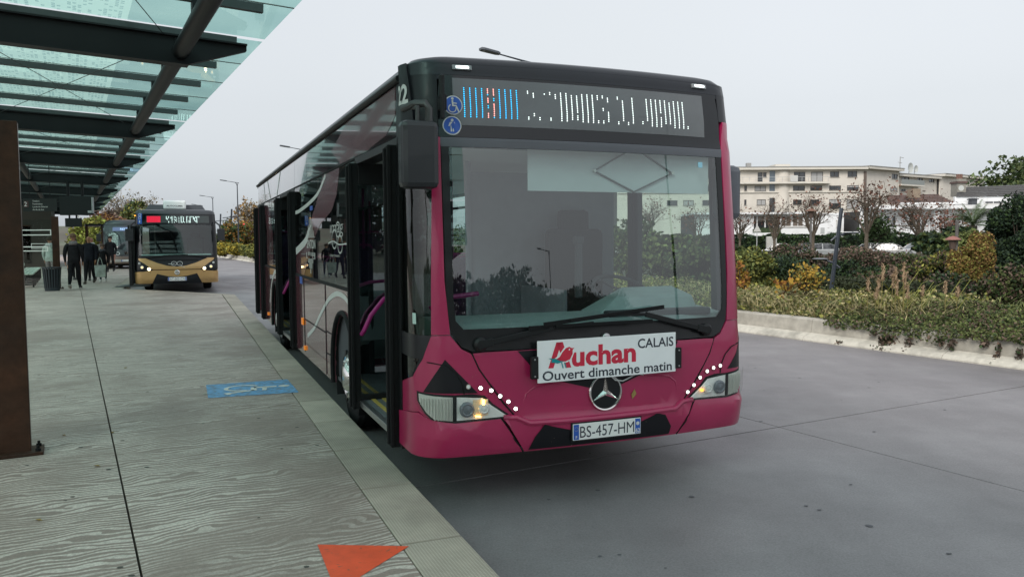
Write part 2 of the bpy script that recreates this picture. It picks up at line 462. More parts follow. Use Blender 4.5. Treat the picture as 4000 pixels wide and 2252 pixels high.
def wheel(parent, x, y, z, side, rimmat, r=.48, w=.28, holes=10):
    """wheel with tyre, rim, dark holes; side=-1 faces -x"""
    t = empty('wheel', (x, y, z)); t.parent = parent
    m = MB(); s = side
    m.lathe([(r * .60, s * 0), (r * .80, s * .012), (r * .93, s * 0), (r, -s * .04), (r, -s * (w - .04)), (r * .9, -s * w), (r * .6, -s * w)], axis='X', n=36)
    m.build('tyre', rubber, t, smooth=True)
    m = MB()
    m.lathe([(r * .62, s * .004), (r * .60, s * .012), (r * .56, -s * .03), (r * .46, s * .035), (r * .40, s * .05), (r * .30, s * .03), (r * .27, s * .06), (r * .2, s * .085), (0.0001, s * .09)], axis='X', n=36)
    m.build('rim', rimmat, t, smooth=True, sharp=50)
    m = MB()
    for k in range(holes):
        a = 2 * math.pi * k / holes
        m.lathe([(.034, s * .0), (.034, s * .046), (.0001, s * .047)], c=(0, r * .455 * math.cos(a), r * .455 * math.sin(a)), axis='X', n=8)
    m.build('vent_hole', black_plastic, t)
    m = MB()
    for k in range(10):
        a = 2 * math.pi * (k + .5) / 10
        m.lathe([(.012, s * .03), (.012, s * .06), (.0001, s * .062)], c=(0, r * .335 * math.cos(a), r * .335 * math.sin(a)), axis='X', n=6)
    m.build('wheel_nuts', alu, t)
    return t


def person_symbol_disabled(f, mat, parent, name, k=1.):
    """wheelchair pictogram in unit box (-.5...5) via f(x,y)"""
    m = MB()
    def poly(p): m.add([f(x * k, y * k) for x, y in p], [tuple(range(len(p)))])
    def ring(cx, cy, r0, r1, a0, a1, n=14):
        vs = []
        for i in range(n + 1):
            a = R_(a0 + (a1 - a0) * i / n); vs += [(cx + r0 * math.cos(a), cy + r0 * math.sin(a)), (cx + r1 * math.cos(a), cy + r1 * math.sin(a))]
        m.add([f(x * k, y * k) for x, y in vs], [(2 * i, 2 * i + 1, 2 * i + 3, 2 * i + 2) for i in range(n)])
    poly([(-.04 + .07 * math.cos(a * .524), .36 + .07 * math.sin(a * .524)) for a in range(12)])
    poly([(-.09, .27), (.0, .27), (.01, .0), (-.07, .0)])
    poly([(-.02, .16), (.19, .14), (.19, .09), (-.02, .1)])
    poly([(-.07, .03), (.17, .03), (.17, -.04), (-.07, -.04)])
    poly([(.11, -.0), (.18, -.0), (.31, -.28), (.24, -.30)])
    poly([(.24, -.30), (.36, -.26), (.37, -.31), (.25, -.35)])
    ring(-.06, -.14, .17, .22, 115, 375)
    return m.build(name, mat, parent)


# ------------------------------------------------------------------ the crimson bus
def crimson_bus():
    a = .3881
    B = empty('city_bus', (.6244, 5.3728, 0), a, 'large crimson and black city bus with open doors standing at the near kerb', 'bus')
    S = Shell(corner=.185, tumble=.012, lean=[(0, .06), (.33, .035), (.40, .0), (.555, -.03), (.575, -.01), (.60, -.0), (.8, -.005), (1.0, .0), (1.16, .02), (1.8, .07), (2.40, .125), (2.46, .15), (2.6, .155), (2.82, .19), (3, .24)])
    sy = S.sy
    Z0 = .372
    dy1, dy2 = .58, 2.02        # front door
    m1, m2 = 6.05, 7.78
    r1, r2 = 10.38, 11.72
    def P(name, poly, mat, par=B, **k): return S.panel(name, poly, mat, par, **k)
    # ---- bumper
    bt = [(-.64, .595), (-.56, .562), (0, .56), (.56, .562), (.64, .595)]
    P('bumper', [(-.585, Z0), (.585, Z0), (.735, .605)] + [(.64, .60)] + [(x, z) for x, z in reversed(bt)][1:-1] + [(-.64, .60), (-.735, .605)], magenta, off=.012, th=.05)
    for sg in (-1, 1):
        e = sy(.56) if sg < 0 else sy(2.0)
        poly = [(.60, Z0), (e, Z0), (e, .60), (1.30, .655), (1.20, .615), (1.05, .585), (.75, .597)]
        if sg > 0: poly = [(.60, Z0), (e, Z0), (e, .80), (1.38, .80), (1.34, .66), (1.22, .61), (1.05, .585), (.75, .597)]
        poly = [(sg * x, z) for x, z in poly]
        if sg < 0: poly.reverse()
        P('bumper_corner', poly, magenta, off=.012, th=.05)
    # ledge above bumper: bright upper lip is its rounded top edge
    m = MB(); pts = [(-.73, .603), (-.64, .597), (-.56, .559), (-.3, .555), (0, .554), (.3, .555), (.56, .559), (.64, .597), (.73, .603)]
    m.tube([S(x, z, .004) for x, z in pts], .02, 8); m.build('bumper_lip', magenta, B, smooth=True)
    # black wedge film on bumper
    P('bumper_film', [(-.56, .385), (.52, .385), (.53, .44), (.47, .53), (.40, .545), (.27, .50), (-.27, .495), (-.46, .545), (-.52, .47)], decal_black, off=.0155, th=.002)
    # number plate
    plate_board(B, S, 0, .475, 'BS-457-HM', '62', y=-.036)
    # ---- bonnet flap
    hood = [(-.64, .605), (-.56, .572), (0, .57), (.56, .572), (.64, .605), (.72, .70), (.79, .80), (.87, .90), (.93, 1.03), (.86, 1.035), (0, 1.04), (-.86, 1.035), (-.93, 1.03), (-.87, .90), (-.79, .80), (-.72, .70)]
    P('bonnet_flap', hood, magenta, off=.004, th=.03)
    P('bonnet_film', [(-.63, 1.033), (-.54, .93), (-.36, .825), (-.11, .757), (0, .735), (.1, .757), (.27, .815), (.54, .93), (.60, 1.033)], decal_black, off=.0065, th=.0015)
    # bonnet crease: pressed ridge
    m = MB(); pts = [(-.60, .66), (-.575, .75), (-.52, .79), (-.42, .805), (-.3, .80)]
    for sg in (-1, 1): m.tube([S(-sg * x, z, .001) for x, z in pts], [.002, .007, .009, .008, .002], 8)
    m.build('bonnet_crease', magenta, B, smooth=True)
    # seams (recessed gap look)
    for sg in (-1, 1):
        m = MB(); m.tube([S(sg * x, z, .002) for x, z in ((.935, 1.035), (.89, .93), (.815, .82), (.73, .70), (.645, .602))], .0055, 6)
        m.tube([S(sg * x, z, .0125) for x, z in ((.742, .60), (.66, .46), (.592, Z0))], .005, 6)
        m.build('panel_gap', rubber, B)
    # ---- corner panels with black triangles
    for sg in (-1, 1):
        e = sy(.56) if sg < 0 else sy(1.2)
        poly = [(.655, .61), (.73, .71), (.80, .81), (.88, .91), (.94, 1.03), (1.0, 1.06), (1.07, 1.15), (1.19, 1.15), (1.26, 1.0), (1.36, .88), (e, .80), (e, .60), (1.30, .66), (1.20, .60), (1.05, .58)]
        if sg > 0: poly = [(.655, .61), (.73, .71), (.80, .81), (.88, .91), (.94, 1.03), (1.0, 1.06), (1.07, 1.15), (1.25, 1.15), (e, 1.15), (e, .60), (1.30, .66), (1.20, .60), (1.05, .58)]
        poly = [(sg * x, z) for x, z in poly]
        if sg < 0: poly.reverse()
        P('corner_panel', poly, magenta, off=.0, th=.03)
        tri = [(.90, .775), (1.26, .79), (1.11, 1.0)] if sg < 0 else [(1.06, .80), (1.42, .80), (1.42, 1.10), (1.30, 1.05)]
        tri = [(sg * x, z) for x, z in tri]
        if sg < 0: tri.reverse()
        P('corner_film', tri, decal_black, off=.0025, th=.0015)
        m = MB(); m.tube([S(sg * x, z, .004) for x, z in ((1.34, .985), (1.2, .98), (1.10, .96), (1.04, .91), (1.0, .84), (.99, .775))], .004, 5); m.build('panel_gap', rubber, B)
    # dark lower part of the near corner beside the door
    P('corner_trim', list(reversed([(-1.26, 1.0), (-1.36, .88), (-sy(.56), .80), (-sy(.56), 1.15), (-1.19, 1.15)])), black_body, off=.001, th=.03)
    # ---- A pillars
    for sg in (-1, 1):
        poly = [(1.07, 1.155), (1.19, 1.155), (1.175, 1.6), (1.16, 2.0), (1.145, 2.412), (1.095, 2.412), (1.095, 2.0), (1.095, 1.5)]
        if sg > 0: poly = [(1.07, 1.155), (1.30, 1.155), (1.27, 1.6), (1.24, 2.0), (1.22, 2.62), (1.14, 2.62), (1.095, 2.40), (1.095, 2.0), (1.095, 1.5)]
        poly = [(sg * x, z) for x, z in poly]
        if sg < 0: poly.reverse()
        P('windscreen_pillar', poly, magenta, off=.004, th=.05)
    # ---- windscreen with black surround
    P('windscreen_surround', [(-.93, 1.045), (.93, 1.045), (1.0, 1.075), (1.06, 1.16), (1.085, 1.3), (1.085, 1.4), (1.04, 1.4), (1.03, 1.24), (.98, 1.185), (-.98, 1.185), (-1.03, 1.24), (-1.04, 1.4), (-1.085, 1.4), (-1.085, 1.3), (-1.06, 1.16), (-1.0, 1.075)], black_gloss, off=.0, th=.02)
    for sg in (-1, 1):
        poly = [(1.04, 1.4), (1.085, 1.4), (1.09, 2.352), (1.04, 2.352)]
        poly = [(sg * x, z) for x, z in poly]
        if sg < 0: poly.reverse()
        P('windscreen_border', poly, black_gloss, off=.0, th=.02)
    P('windscreen', [(-.98, 1.18), (.98, 1.18), (1.035, 1.235), (1.045, 1.4), (1.045, 2.356), (-1.045, 2.356), (-1.045, 1.4), (-1.035, 1.235)], glass_front, off=-.004, th=0, dz=.05, ds=.04, sharp=0)
    P('windscreen_header', [(-1.093, 2.352), (1.093, 2.352), (1.097, 2.412), (-1.097, 2.412)], M('header_grey', (.062, .068, .082), .4, coat=.5, coatr=.15), off=.003, th=.03)
    # ---- destination display
    P('display_glass', [(-1.10, 2.416), (1.10, 2.416), (1.095, 2.70), (1.08, 2.83), (-1.08, 2.83), (-1.095, 2.70)], M('display_black', (.006, .007, .009), .1, coat=.3, coatr=.02, spec=.4), off=.0, th=.02)
    dm = P('display_panel', [(-1.0, 2.495), (.95, 2.495), (.95, 2.80), (-1.0, 2.80)], M('display_grey', (.105, .113, .12), .12, coat=.6, coatr=.02, var=.15, vs=2), off=.003, th=.002)
    m = MB(); mr = MB(); mb = MB()
    def led(mm, k, row):
        x = -.925 + .04 * k; z = 2.735 - row * .0123; r = .0037
        c = S(x, z, .006)
        mm.add([S(x + r * math.cos(t * math.pi / 3), z + r * math.sin(t * math.pi / 3), .006) for t in range(6)], [tuple(range(6))])
    for k in (0, 1, 2, 3, 6, 7, 8, 9):
        for rr in range(16): led(mb, k, rr)
    for rr in (3, 9, 10): led(mb, 4, rr)
    for rr in (0, 1, 2, 5, 6, 7, 13, 14, 15): led(mr, 4, rr)
    for rr in (5, 6, 15): led(mb, 5, rr)
    for rr in (0, 1, 2, 3, 8, 9, 10, 11, 12, 13, 14): led(mr, 5, rr)
    F16 = list(range(16))
    W = {11: [0, 1, 14, 15], 12: [1, 2, 3, 12, 13], 13: [15, 14], 14: [1], 15: [0, 1, 15, 14], 16: [1, 2, 3], 17: F16, 18: F16, 19: F16[1:15], 20: F16[1:11] + [12, 13, 14], 21: F16, 22: F16, 23: F16,
         24: [0, 1, 2, 14, 15], 25: [0, 1, 7, 8, 14, 15], 26: [1, 2, 3] + F16[9:15], 28: [0, 1, 14, 15], 29: F16[2:14], 30: [14, 15], 31: F16[:15], 33: [13, 14], 34: F16[:13], 35: F16, 36: F16, 37: F16[:8] + F16[10:],
         38: F16[:14], 39: F16[1:14], 40: F16, 41: F16, 42: F16, 43: [14, 15]}
    for k, rows in W.items():
        for rr in rows: led(m, k, rr)
    for mm, mt in ((m, led_white), (mb, led_blue), (mr, led_red)):
        o = mm.build('led_dots', mt, dm); o['kind'] = 'stuff'
    # accessibility discs
    for i, (q, z) in enumerate(((-1.00, 2.62), (-1.01, 2.488))):
        d = S.disc('access_sticker', q, z, .062, white_film, B, off=.006, n=28)
        S.disc('sticker_field', q, z, .055, sign_blue, d, off=.0085, n=28)
        if i == 0: person_symbol_disabled(lambda x, y: S(q + x * .125, z + y * .125 - .004, .0105), white_film, d, 'wheelchair_symbol')
        else:
            mm = MB()
            def pl(p): mm.add([S(q + x * .125, z + y * .125, .0105) for x, y in p], [tuple(range(len(p)))])
            pl([(.075 * math.cos(t * .524), .28 + .075 * math.sin(t * .524)) for t in range(12)])
            pl([(-.12, .19), (.12, .19), (.2, -.02), (.14, -.05), (.08, .08), (.09, -.33), (.02, -.33), (0, -.1), (-.02, -.33), (-.09, -.33), (-.08, .08), (-.14, -.05), (-.2, -.02)])
            pl([(.15, -.05), (.17, -.05), (.17, -.33), (.15, -.33)])
            mm.build('walking_symbol', white_film, d)
    # marker lights
    for sg in (-1, 1):
        o = P('marker_light', [(sg * .93 - .065, 2.853), (sg * .93 + .065, 2.853), (sg * .93 + .065, 2.882), (sg * .93 - .065, 2.882)], M('marker_housing', (.25, .26, .27), .3), off=.016, th=.03)
        P('marker_led', [(sg * .93 - .04, 2.86), (sg * .93 + .045, 2.86), (sg * .93 + .045, 2.875), (sg * .93 - .04, 2.875)], M('marker_led', (.8, .8, .8), .3, emis=(.9, 1, 1), es=3), par=o, off=.019, th=.003)
    # ---- roof dome and roof
    me = S.roof_mesh('roof', [(0, 2.79), (.01, 2.86), (.03, 2.905), (.07, 2.94), (.14, 2.962), (.3, 2.98), (.8, 2.995)], 2.99)
    mkobj('roof', me, M('roof_dark', (.012, .014, .019), .4, coat=.2, coatr=.15, var=.1, spec=.35), B, smooth=True, sharp=60)
    P('dome_front', [(-1.3, 2.82), (1.3, 2.82), (1.3, 2.90), (-1.3, 2.90)], M('roof_dark', (.022, .026, .034), .35), off=.001, th=.03)
    # near front top corner (dark dome with number)
    e = sy(dy1)
    P('dome_corner', list(reversed([(-1.10, 2.40), (-1.10, 2.82), (-e, 2.82), (-e, 2.40)])), black_body, off=.0, th=.03)
    P('dome_corner', [(1.10, 2.62), (sy(.9), 2.62), (sy(.9), 2.82), (1.10, 2.82)], black_body, off=.0, th=.03)
    P('dome_rib', list(reversed([(-1.245, 2.42), (-1.30, 2.90), (-1.42, 2.90), (-1.38, 2.42)])), black_body, off=.02, th=.03)
    S.text('fleet_number', '22', -sy(.24), 2.64, .125, white_film, B, off=.0235, bold=.03, xscale=.8)
    # corner glass between pillar and door
    P('corner_window', list(reversed([(-1.185, 1.15), (-1.145, 2.40), (-e + .05, 2.40), (-e + .05, 1.0), (-1.29, 1.0), (-1.25, 1.06)])), glass('corner_glass', (.34, .40, .36), 1.7), off=-.003, th=0)
    P('lower_corner_glass', list(reversed([(-1.37, .88), (-1.29, 1.0), (-e + .05, 1.0), (-e + .05, .81), (-e + .04, .80)])), glass_dark, off=.004, th=0)
    P('sticker', list(reversed([(-1.30, 1.22), (-1.30, 1.29), (-1.335, 1.29), (-1.335, 1.22)])), M('pale_sticker', (.45, .60, .55), .5), off=.004, th=.001)
    P('sticker', [(.865, 2.27), (.905, 2.27), (.905, 2.31), (.865, 2.31)], M('pale_blue_sticker', (.25, .50, .62), .5), off=.0, th=.001)
    P('side_sill', list(reversed([(-sy(.50), .34), (-sy(.50), 2.40), (-sy(.565), 2.40), (-sy(.565), .34)])), door_black, off=.006, th=.06)
    # ---- near side (door side)
    def side(sgn, y0, y1, z0, z1, name, mat, off=0., th=.03, par=B):
        q0, q1 = sgn * sy(y0), sgn * sy(y1)
        lo, hi = min(q0, q1), max(q0, q1)
        return P(name, [(lo, z0), (hi, z0), (hi, z1), (lo, z1)], mat, par=par, off=off, th=th)
    film = M('upper_film', (.045, .028, .034), .07, coat=1., coatr=.02, var=.3, vs=.9, detail=1, col2=(.10, .028, .045), c2s=.55, c2t=.52, c2w=.04)
    cuts = [.58, 2.02, 3.42, 4.9, 6.05, 7.78, 9.1, 10.38, 11.6]
    for i in range(len(cuts) - 1): side(-1, cuts[i] + .005, cuts[i + 1] - .005, 2.455, 2.80, 'cantrail_panel', film)
    side(-1, .58, 11.7, 2.435, 2.452, 'rain_rail', rubber, off=.004, th=.02)
    m = MB(); m.tube([S(-sy(y), 2.825, .012) for y in np.linspace(.35, 11.7, 12)], .022, 8); m.build('gutter', black_plastic, B, smooth=True)
    # rear left plain side
    for (ya, yb) in ((2.06, m1), (m2, r1)):
        L_ = yb - ya
        nwin = 2
        for k in range(nwin):
            u0 = ya + L_ * k / nwin + .02; u1 = ya + L_ * (k + 1) / nwin - .02
            f = side(-1, u0, u1, 1.33, 2.43, 'side_window', glass('filmed_glass', (.55, .62, .60), 2.0), off=.0, th=0)
        side(-1, ya, yb, 1.30, 1.335, 'window_rail', rubber, off=.003, th=.02)
    # lower panels with arches
    def lower(ya, yb, wy, wr=.59):
        q = lambda y: -sy(y)
        z = .345
        aa = math.degrees(math.asin((z - .5) / wr)) if abs((z - .5) / wr) < 1 else -15
        P('lower_panel', [(q(yb), z), (q(wy + math.sqrt(wr ** 2 - (z - .5) ** 2)), z)] + [(q(wy) - wr * math.cos(R_(t)), .5 + wr * math.sin(R_(t))) for t in np.linspace(aa, 180 - aa, 18)][1:-1] +
          [(q(wy - math.sqrt(wr ** 2 - (z - .5) ** 2)), z), (q(ya), z), (q(ya), 1.30), (q(yb), 1.30)], maroon_low, th=.03)
        m = MB(); m.tube([S(q(wy) - wr * math.cos(R_(t)), .5 + wr * math.sin(R_(t)), .006) for t in np.linspace(aa, 180 - aa, 20)], .022, 8); m.build('wheel_arch', rubber, B, smooth=True)
        m = MB()   # arch liner
        pts = [(wy - wr * math.cos(R_(t)), .5 + wr * math.sin(R_(t))) for t in np.linspace(aa - 12, 192 - aa, 16)]
        for (ya_, za_), (yb_, zb_) in zip(pts[:-1], pts[1:]): m.add([(-1.25, ya_, za_), (-1.25, yb_, zb_), (-.75, yb_, zb_), (-.75, ya_, za_)], [(0, 1, 2, 3)])
        m.add([(-.75, wy - .62, .3), (-.75, wy + .62, .3), (-.75, wy + .62, 1.1), (-.75, wy - .62, 1.1)], [(0, 1, 2, 3)])
        m.build('arch_liner', rubber, B)
    lower(2.07, m1, 2.68); lower(m2, r1, 8.58)
    side(-1, r2, 11.6, .345, 2.43, 'rear_side_panel', maroon)
    # flap seams on the near lower panel
    for (y0, z0, y1, z1) in ((3.66, .36, 3.66, 1.30), (3.66, .80, 5.28, .80), (5.28, .40, 5.28, 1.30), (3.36, .82, 3.66, .82), (3.66, .59, 3.36, .60)):
        m = MB(); m.bar(S(-sy(y0), z0, .002), S(-sy(y1), z1, .002), .012, .008); m.build('flap_seam', rubber, B)
    side(-1, 5.32, 5.44, .72, .80, 'side_marker', amber, off=.02, th=.02); side(-1, 5.2, 5.28, .42, .47, 'side_marker', amber, off=.02, th=.02)
    side(-1, 9.85, 9.93, .45, .50, 'side_marker', amber, off=.02, th=.02)
    # graphics
    q = lambda y: -sy(y)
    def cub(pts, n=8):
        out = []
        P_ = [pts[0]] + list(pts) + [pts[-1]]
        for i in range(1, len(P_) - 2):
            for k in range(n):
                t = k / n; p0, p1, p2, p3 = [np.array(P_[i + j]) for j in (-1, 0, 1, 2)]
                out.append(tuple(.5 * ((2 * p1) + (-p0 + p2) * t + (2 * p0 - 5 * p1 + 4 * p2 - p3) * t * t + (-p0 + 3 * p1 - 3 * p2 + p3) * t ** 3)))
        out.append(tuple(pts[-1])); return [(float(a_), float(b_)) for a_, b_ in out]
    S.strip('white_swoosh', cub([(q(y), z) for y, z in ((5.03, .62), (4.5, .76), (4.1, .92), (3.69, 1.08), (3.37, 1.18), (3.0, 1.245), (2.7, 1.25), (2.42, 1.21), (2.15, 1.08))]), .05, white_film, B, off=.003)
    S.strip('white_swoosh', cub([(q(y), z) for y, z in ((9.6, .7), (9.3, 1.0), (8.9, 1.2), (8.5, 1.26), (8.1, 1.18), (7.85, 1.0))]), .06, white_film, B, off=.003)
    S.strip('white_swoosh', cub([(q(y), z) for y, z in ((5.95, 1.62), (5.64, 1.66), (5.06, 1.75), (4.75, 1.87), (4.48, 1.97))]), [.09] * 24 + [.07, .05, .04, .03, .02, .01, .006, .004, .002], white_film, B, off=.003)
    S.strip('white_swoosh', cub([(q(y), z) for y, z in ((5.95, 2.12), (5.55, 2.13), (4.69, 2.19), (4.03, 2.27), (3.55, 2.42))]), .045, white_film, B, off=.003)
    for (y, dy) in ((9.2, .5), (8.2, -.5), (10.1, .3)):
        S.strip('white_swoosh', [(q(y), 2.46), (q(y + dy), 2.79)], .05, white_film, B, off=.003)
    P('maroon_band', [(q(5.95), 1.34), (q(5.2), 1.34), (q(4.9), 1.52), (q(4.45), 1.75), (q(3.9), 1.93), (q(3.2), 2.05), (q(2.9), 2.2), (q(2.75), 2.43), (q(3.7), 2.43), (q(3.9), 2.33), (q(4.2), 2.15), (q(4.7), 1.95), (q(5.3), 1.72), (q(5.95), 1.55)], maroon, off=.0025, th=.001)
    P('maroon_band', [(q(9.9), 1.34), (q(8.9), 1.34), (q(8.9), 1.8), (q(9.5), 2.43), (q(10.3), 2.43), (q(9.9), 1.9)], maroon, off=.0025, th=.001)
    P('maroon_band', [(q(2.7), 2.46), (q(1.6), 2.46), (q(.9), 2.50), (q(.62), 2.60), (q(.62), 2.79), (q(2.4), 2.79), (q(3.2), 2.62)], maroon, off=.0025, th=.001)
    # logo lettering on filmed glass
    S.text('side_lettering', 'ımag', q(2.95), 1.83, .13, white_film, B, off=.004, xscale=2.2, bold=-.012)
    S.text('side_lettering', 'in', q(2.40), 1.83, .13, maroon, B, off=.004, xscale=2.2)
    for (y, z, r) in ((3.05, 1.77, .09), (2.85, 1.86, .07), (2.75, 1.72, .08)):
        S.strip('logo_ring', [(q(y) + r * 1.5 * math.cos(t), z + r * math.sin(t)) for t in np.linspace(0, 2 * math.pi, 24)], .014, white_film, B, off=.004)
    S.strip('logo_wave', cub([(q(3.4), 1.73), (q(3.1), 1.75), (q(2.8), 1.72), (q(2.4), 1.73)]), .012, white_film, B, off=.004)
    S.text('side_lettering', 'LE RESEAU DE TRANSPORT', q(3.05), 1.60, .022, white_film, B, off=.004, xscale=1.5)
    S.text('side_lettering', 'POUR TOUS', q(2.3), 1.60, .022, white_film, B, off=.004, xscale=1.5)
    m = MB()
    for k in range(9):
        y = 4.32 + .08 * k; hgt = 1.38 + .08 * abs(k - 4) / 4 * 3; top = 1.55
        m.add([S(q(y) - .02, hgt, .004), S(q(y) + .02, hgt, .004), S(q(y) + .02, top, .004), S(q(y) - .02, top, .004)], [(0, 1, 2, 3)])
        hgt = 2.08 - .07 * abs(k - 4)
        m.add([S(q(y) - .02, 1.79, .004), S(q(y) + .02, 1.79, .004), S(q(y) + .01, hgt, .004), S(q(y) - .01, hgt, .004)], [(0, 1, 2, 3)])
    m.build('striped_emblem', white_film, B)
    S.text('side_lettering', 'SPATION', q(4.6), 1.67, .10, white_film, B, off=.004, xscale=1.2, bold=.02)
    S.text('side_lettering', 'VERTE & BLEUE', q(4.6), 1.585, .04, white_film, B, off=.004, xscale=1.4, bold=.02)
    side(-1, 4.45, 4.66, 2.10, 2.15, 'blue_sticker', sign_blue, off=.003, th=.001)
    side(-1, 5.40, 5.62, 1.22, 1.31, 'blue_sticker', sign_blue, off=.004, th=.001)
    # ---- far side (driver side)
    mag_side = magenta
    side(1, 1.0, 11.6, .345, 1.02, 'lower_panel', mag_side)
    side(1, .62, 11.7, 2.40, 2.82, 'cantrail_panel', M('upper_far', (.10, .015, .035), .3, coat=.5))
    px_ = [(.42, 1.62), (1.72, 3.0), (3.1, 4.5), (4.6, 6.0), (6.1, 7.5), (7.6, 9.0), (9.1, 10.5)]
    for y0, y1 in px_:
        w_ = side(1, y0 + .03, y1 - .03, 1.04, 2.40, 'side_window', glass_side, off=-.005, th=0)
        for yy in (y0, y1): side(1, yy - .04, yy + .04, 1.0, 2.42, 'window_post', int_dark, off=-.01, th=.05, par=w_)
    side(1, .40, 1.66, 1.0, 1.06, 'window_sill', black_plastic, off=-.002, th=.04)
    side(1, 10.5, 11.7, 1.0, 2.42, 'rear_side_panel', mag_side)
    # rear end
    L_ = S.l[-1]
    P('rear_wall', [(L_ - 1.2, .4), (L_, .4), (L_, 2.8), (L_ - 1.2, 2.8)], maroon, th=.03); P('rear_wall', [(-L_, .4), (-L_ + 1.2, .4), (-L_ + 1.2, 2.8), (-L_, 2.8)], maroon, th=.03)
    # ---- headlamps
    for sg in (-1, 1): headlamp(B, S, sg)
    # running lights
    posL = [(-.965, .822), (-.885, .81), (-.815, .79), (-.755, .75), (-.70, .71), (-.65, .66)]
    posR = [(.98, .83), (.915, .82), (.855, .80), (.79, .76), (.735, .71), (.68, .665)]
    for i, (x, z) in enumerate(posL + posR):
        m = MB(); c = S(x, z, .004); c2 = S(x, z, .016)
        m.tube([c, c2], .016, 12); o = m.build('running_light', chrome, B)
        lit = 0 < i < 6
        m = MB(); m.tube([S(x, z, .015), S(x, z, .019)], .0105, 10)
        m.build('lamp_lens', led_lamp if lit else (M('lamp_off', (.75, .76, .74), .15) if i == 0 else M('led_dim', (.8, .8, .76), .3, emis=(1, 1, .9), es=2.6)), o)
    # badge
    c = Vector((0, -.006, .722))
    m = MB(); m.lathe([(.118, .0), (.126, -.012), (.122, -.018), (.113, -.016), (.110, -.006)], c=c, axis='Y', n=48)
    st = m.build('star_badge', chrome, B, smooth=True)
    m = MB(); m.lathe([(.113, -.004), (.113, -.008), (.0001, -.0085)], c=c, axis='Y', n=40); m.build('badge_disc', black_gloss, st)
    m = MB()
    for k in range(3):
        t = R_(90 + 120 * k); tip = Vector((math.cos(t), 0, math.sin(t))) * .113; sd = Vector((-math.sin(t), 0, math.cos(t)))
        b0 = Vector((math.cos(t + R_(60)), 0, math.sin(t + R_(60)))) * .022; b1 = Vector((math.cos(t - R_(60)), 0, math.sin(t - R_(60)))) * .022
        o = Vector((0, -.010, 0)); r = Vector((0, -.026, 0))
        m.add([c + o + tip, c + o + b0, c + r, c + o + b1], [(0, 2, 1), (0, 3, 2)])
    m.build('badge_star', chrome, st)
    # loose silver trim line beside the badge, stuck leaf and specks of dirt
    m = MB(); m.tube([(.035, -.022, .835), (.07, -.024, .80), (.13, -.024, .79), (.20, -.02, .815), (.26, -.012, .84)], .005, 6); m.tube([(.26, -.012, .84), (.30, -.012, .815), (.25, -.012, .835)], .004, 5); m.build('trim_wire', M('wire_pale', (.5, .5, .5), .4), B, smooth=True)
    m = MB(); m.add([S(.215, .655, .008), S(.245, .69, .012), S(.232, .725, .007), S(.205, .69, .010)], [(0, 1, 2, 3)]); m.build('stuck_leaf', M('leaf_yellow', (.30, .21, .07), .8), B)
    g = random.Random(2); m = MB()
    for k in range(90):
        x, z, r = g.uniform(-1.1, 1.1), g.uniform(.36, 1.0), g.uniform(.001, .0032)
        m.add([S(x + r * math.cos(t), z + r * math.sin(t), .0168 if z < .6 else .008) for t in (0, 1.6, 3.1, 4.7)], [(0, 1, 2, 3)])
    m.build('dirt_specks', M('dirt_pale', (.22, .17, .14), .9, island=.4), B)['kind'] = 'stuff'
    # lock below windscreen
    m = MB(); m.lathe([(.028, -.0), (.028, -.03), (.02, -.036), (.0001, -.037)], c=(.005, .01, 1.095), axis='Y', n=20); m.build('lock_cap', alu, B, smooth=True)
    # ---- advertising board
    T = empty('advert_board', (0.008, -.047, 0.966)); T.parent = B
    T.rotation_euler = (0, R_(-.4), 0)
    m = MB(); m.box((0, 0, 0), (1.055, .008, .275)); m.build('board', white_sign, T, bevel=.002)
    for sg, zz in ((-1, -.035), (1, -.045)):
        m = MB(); m.box((sg * .548, .004, zz), (.05, .03, .145)); b = m.build('bracket', black_plastic, T, bevel=.004)
        for dz in (-.055, .055): m = MB(); m.lathe([(.007, -.012), (.005, -.017), (.0001, -.018)], c=(sg * .55, 0, zz + dz), axis='Y', n=8); m.build('rivet', alu, b)
    f = lambda x, y: Vector((x, -.0052, y))
    f2 = lambda x, y: Vector((x, -.0060, y)); f3 = lambda x, y: Vector((x, -.0068, y))
    text_obj('board_lettering', 'Ouvert dimanche matin', lambda x, y: f(x, y - .124), text_dark, T, cap=.064, bold=.014, fit=(-.494, .495))
    text_obj('board_lettering', 'CALAIS', lambda x, y: f(x, y + .045), text_dark, T, cap=.066, bold=.014, fit=(.222, .508))
    text_obj('board_lettering', 'uchan', lambda x, y: f(x, y - .040), sign_red, T, cap=.132, bold=.034, fit=(-.280, .207))
    m = MB()   # big A in two legs
    m.add([f(*p) for p in ((-.452, -.045), (-.415, -.045), (-.355, .122), (-.392, .122))], [(0, 1, 2, 3)])
    m.add([f(*p) for p in ((-.392, .122), (-.346, .122), (-.285, -.05), (-.325, -.05))], [(0, 3, 2, 1)])
    m.add([f(*p) for p in ((-.425, .0), (-.30, .0), (-.305, .025), (-.418, .025))], [(0, 1, 2, 3)])
    m.build('board_letter_a', sign_red, T)
    m = MB(); n_ = 20
    halo = [(-.415, .012), (-.385, .03), (-.36, .055), (-.338, .083), (-.305, .097), (-.27, .082), (-.262, .05), (-.28, .01), (-.31, -.012), (-.36, -.02), (-.38, -.012)]
    m.add([f2(*p) for p in halo], [tuple(range(len(halo)))]); m.build('bird_halo', white_sign, T)
    m = MB(); bird = [(-.395, .012), (-.37, .025), (-.35, .055), (-.325, .08), (-.30, .088), (-.28, .078), (-.262, .08), (-.275, .066), (-.275, .04), (-.295, .005), (-.33, -.008), (-.37, .0)]
    m.add([f3(*p) for p in bird], [tuple(range(len(bird)))]); m.build('bird_body', sign_red, T)
    m = MB(); tail = [(-.452, .022), (-.37, .012), (-.335, -.006), (-.385, -.017), (-.435, -.006), (-.425, .006)]
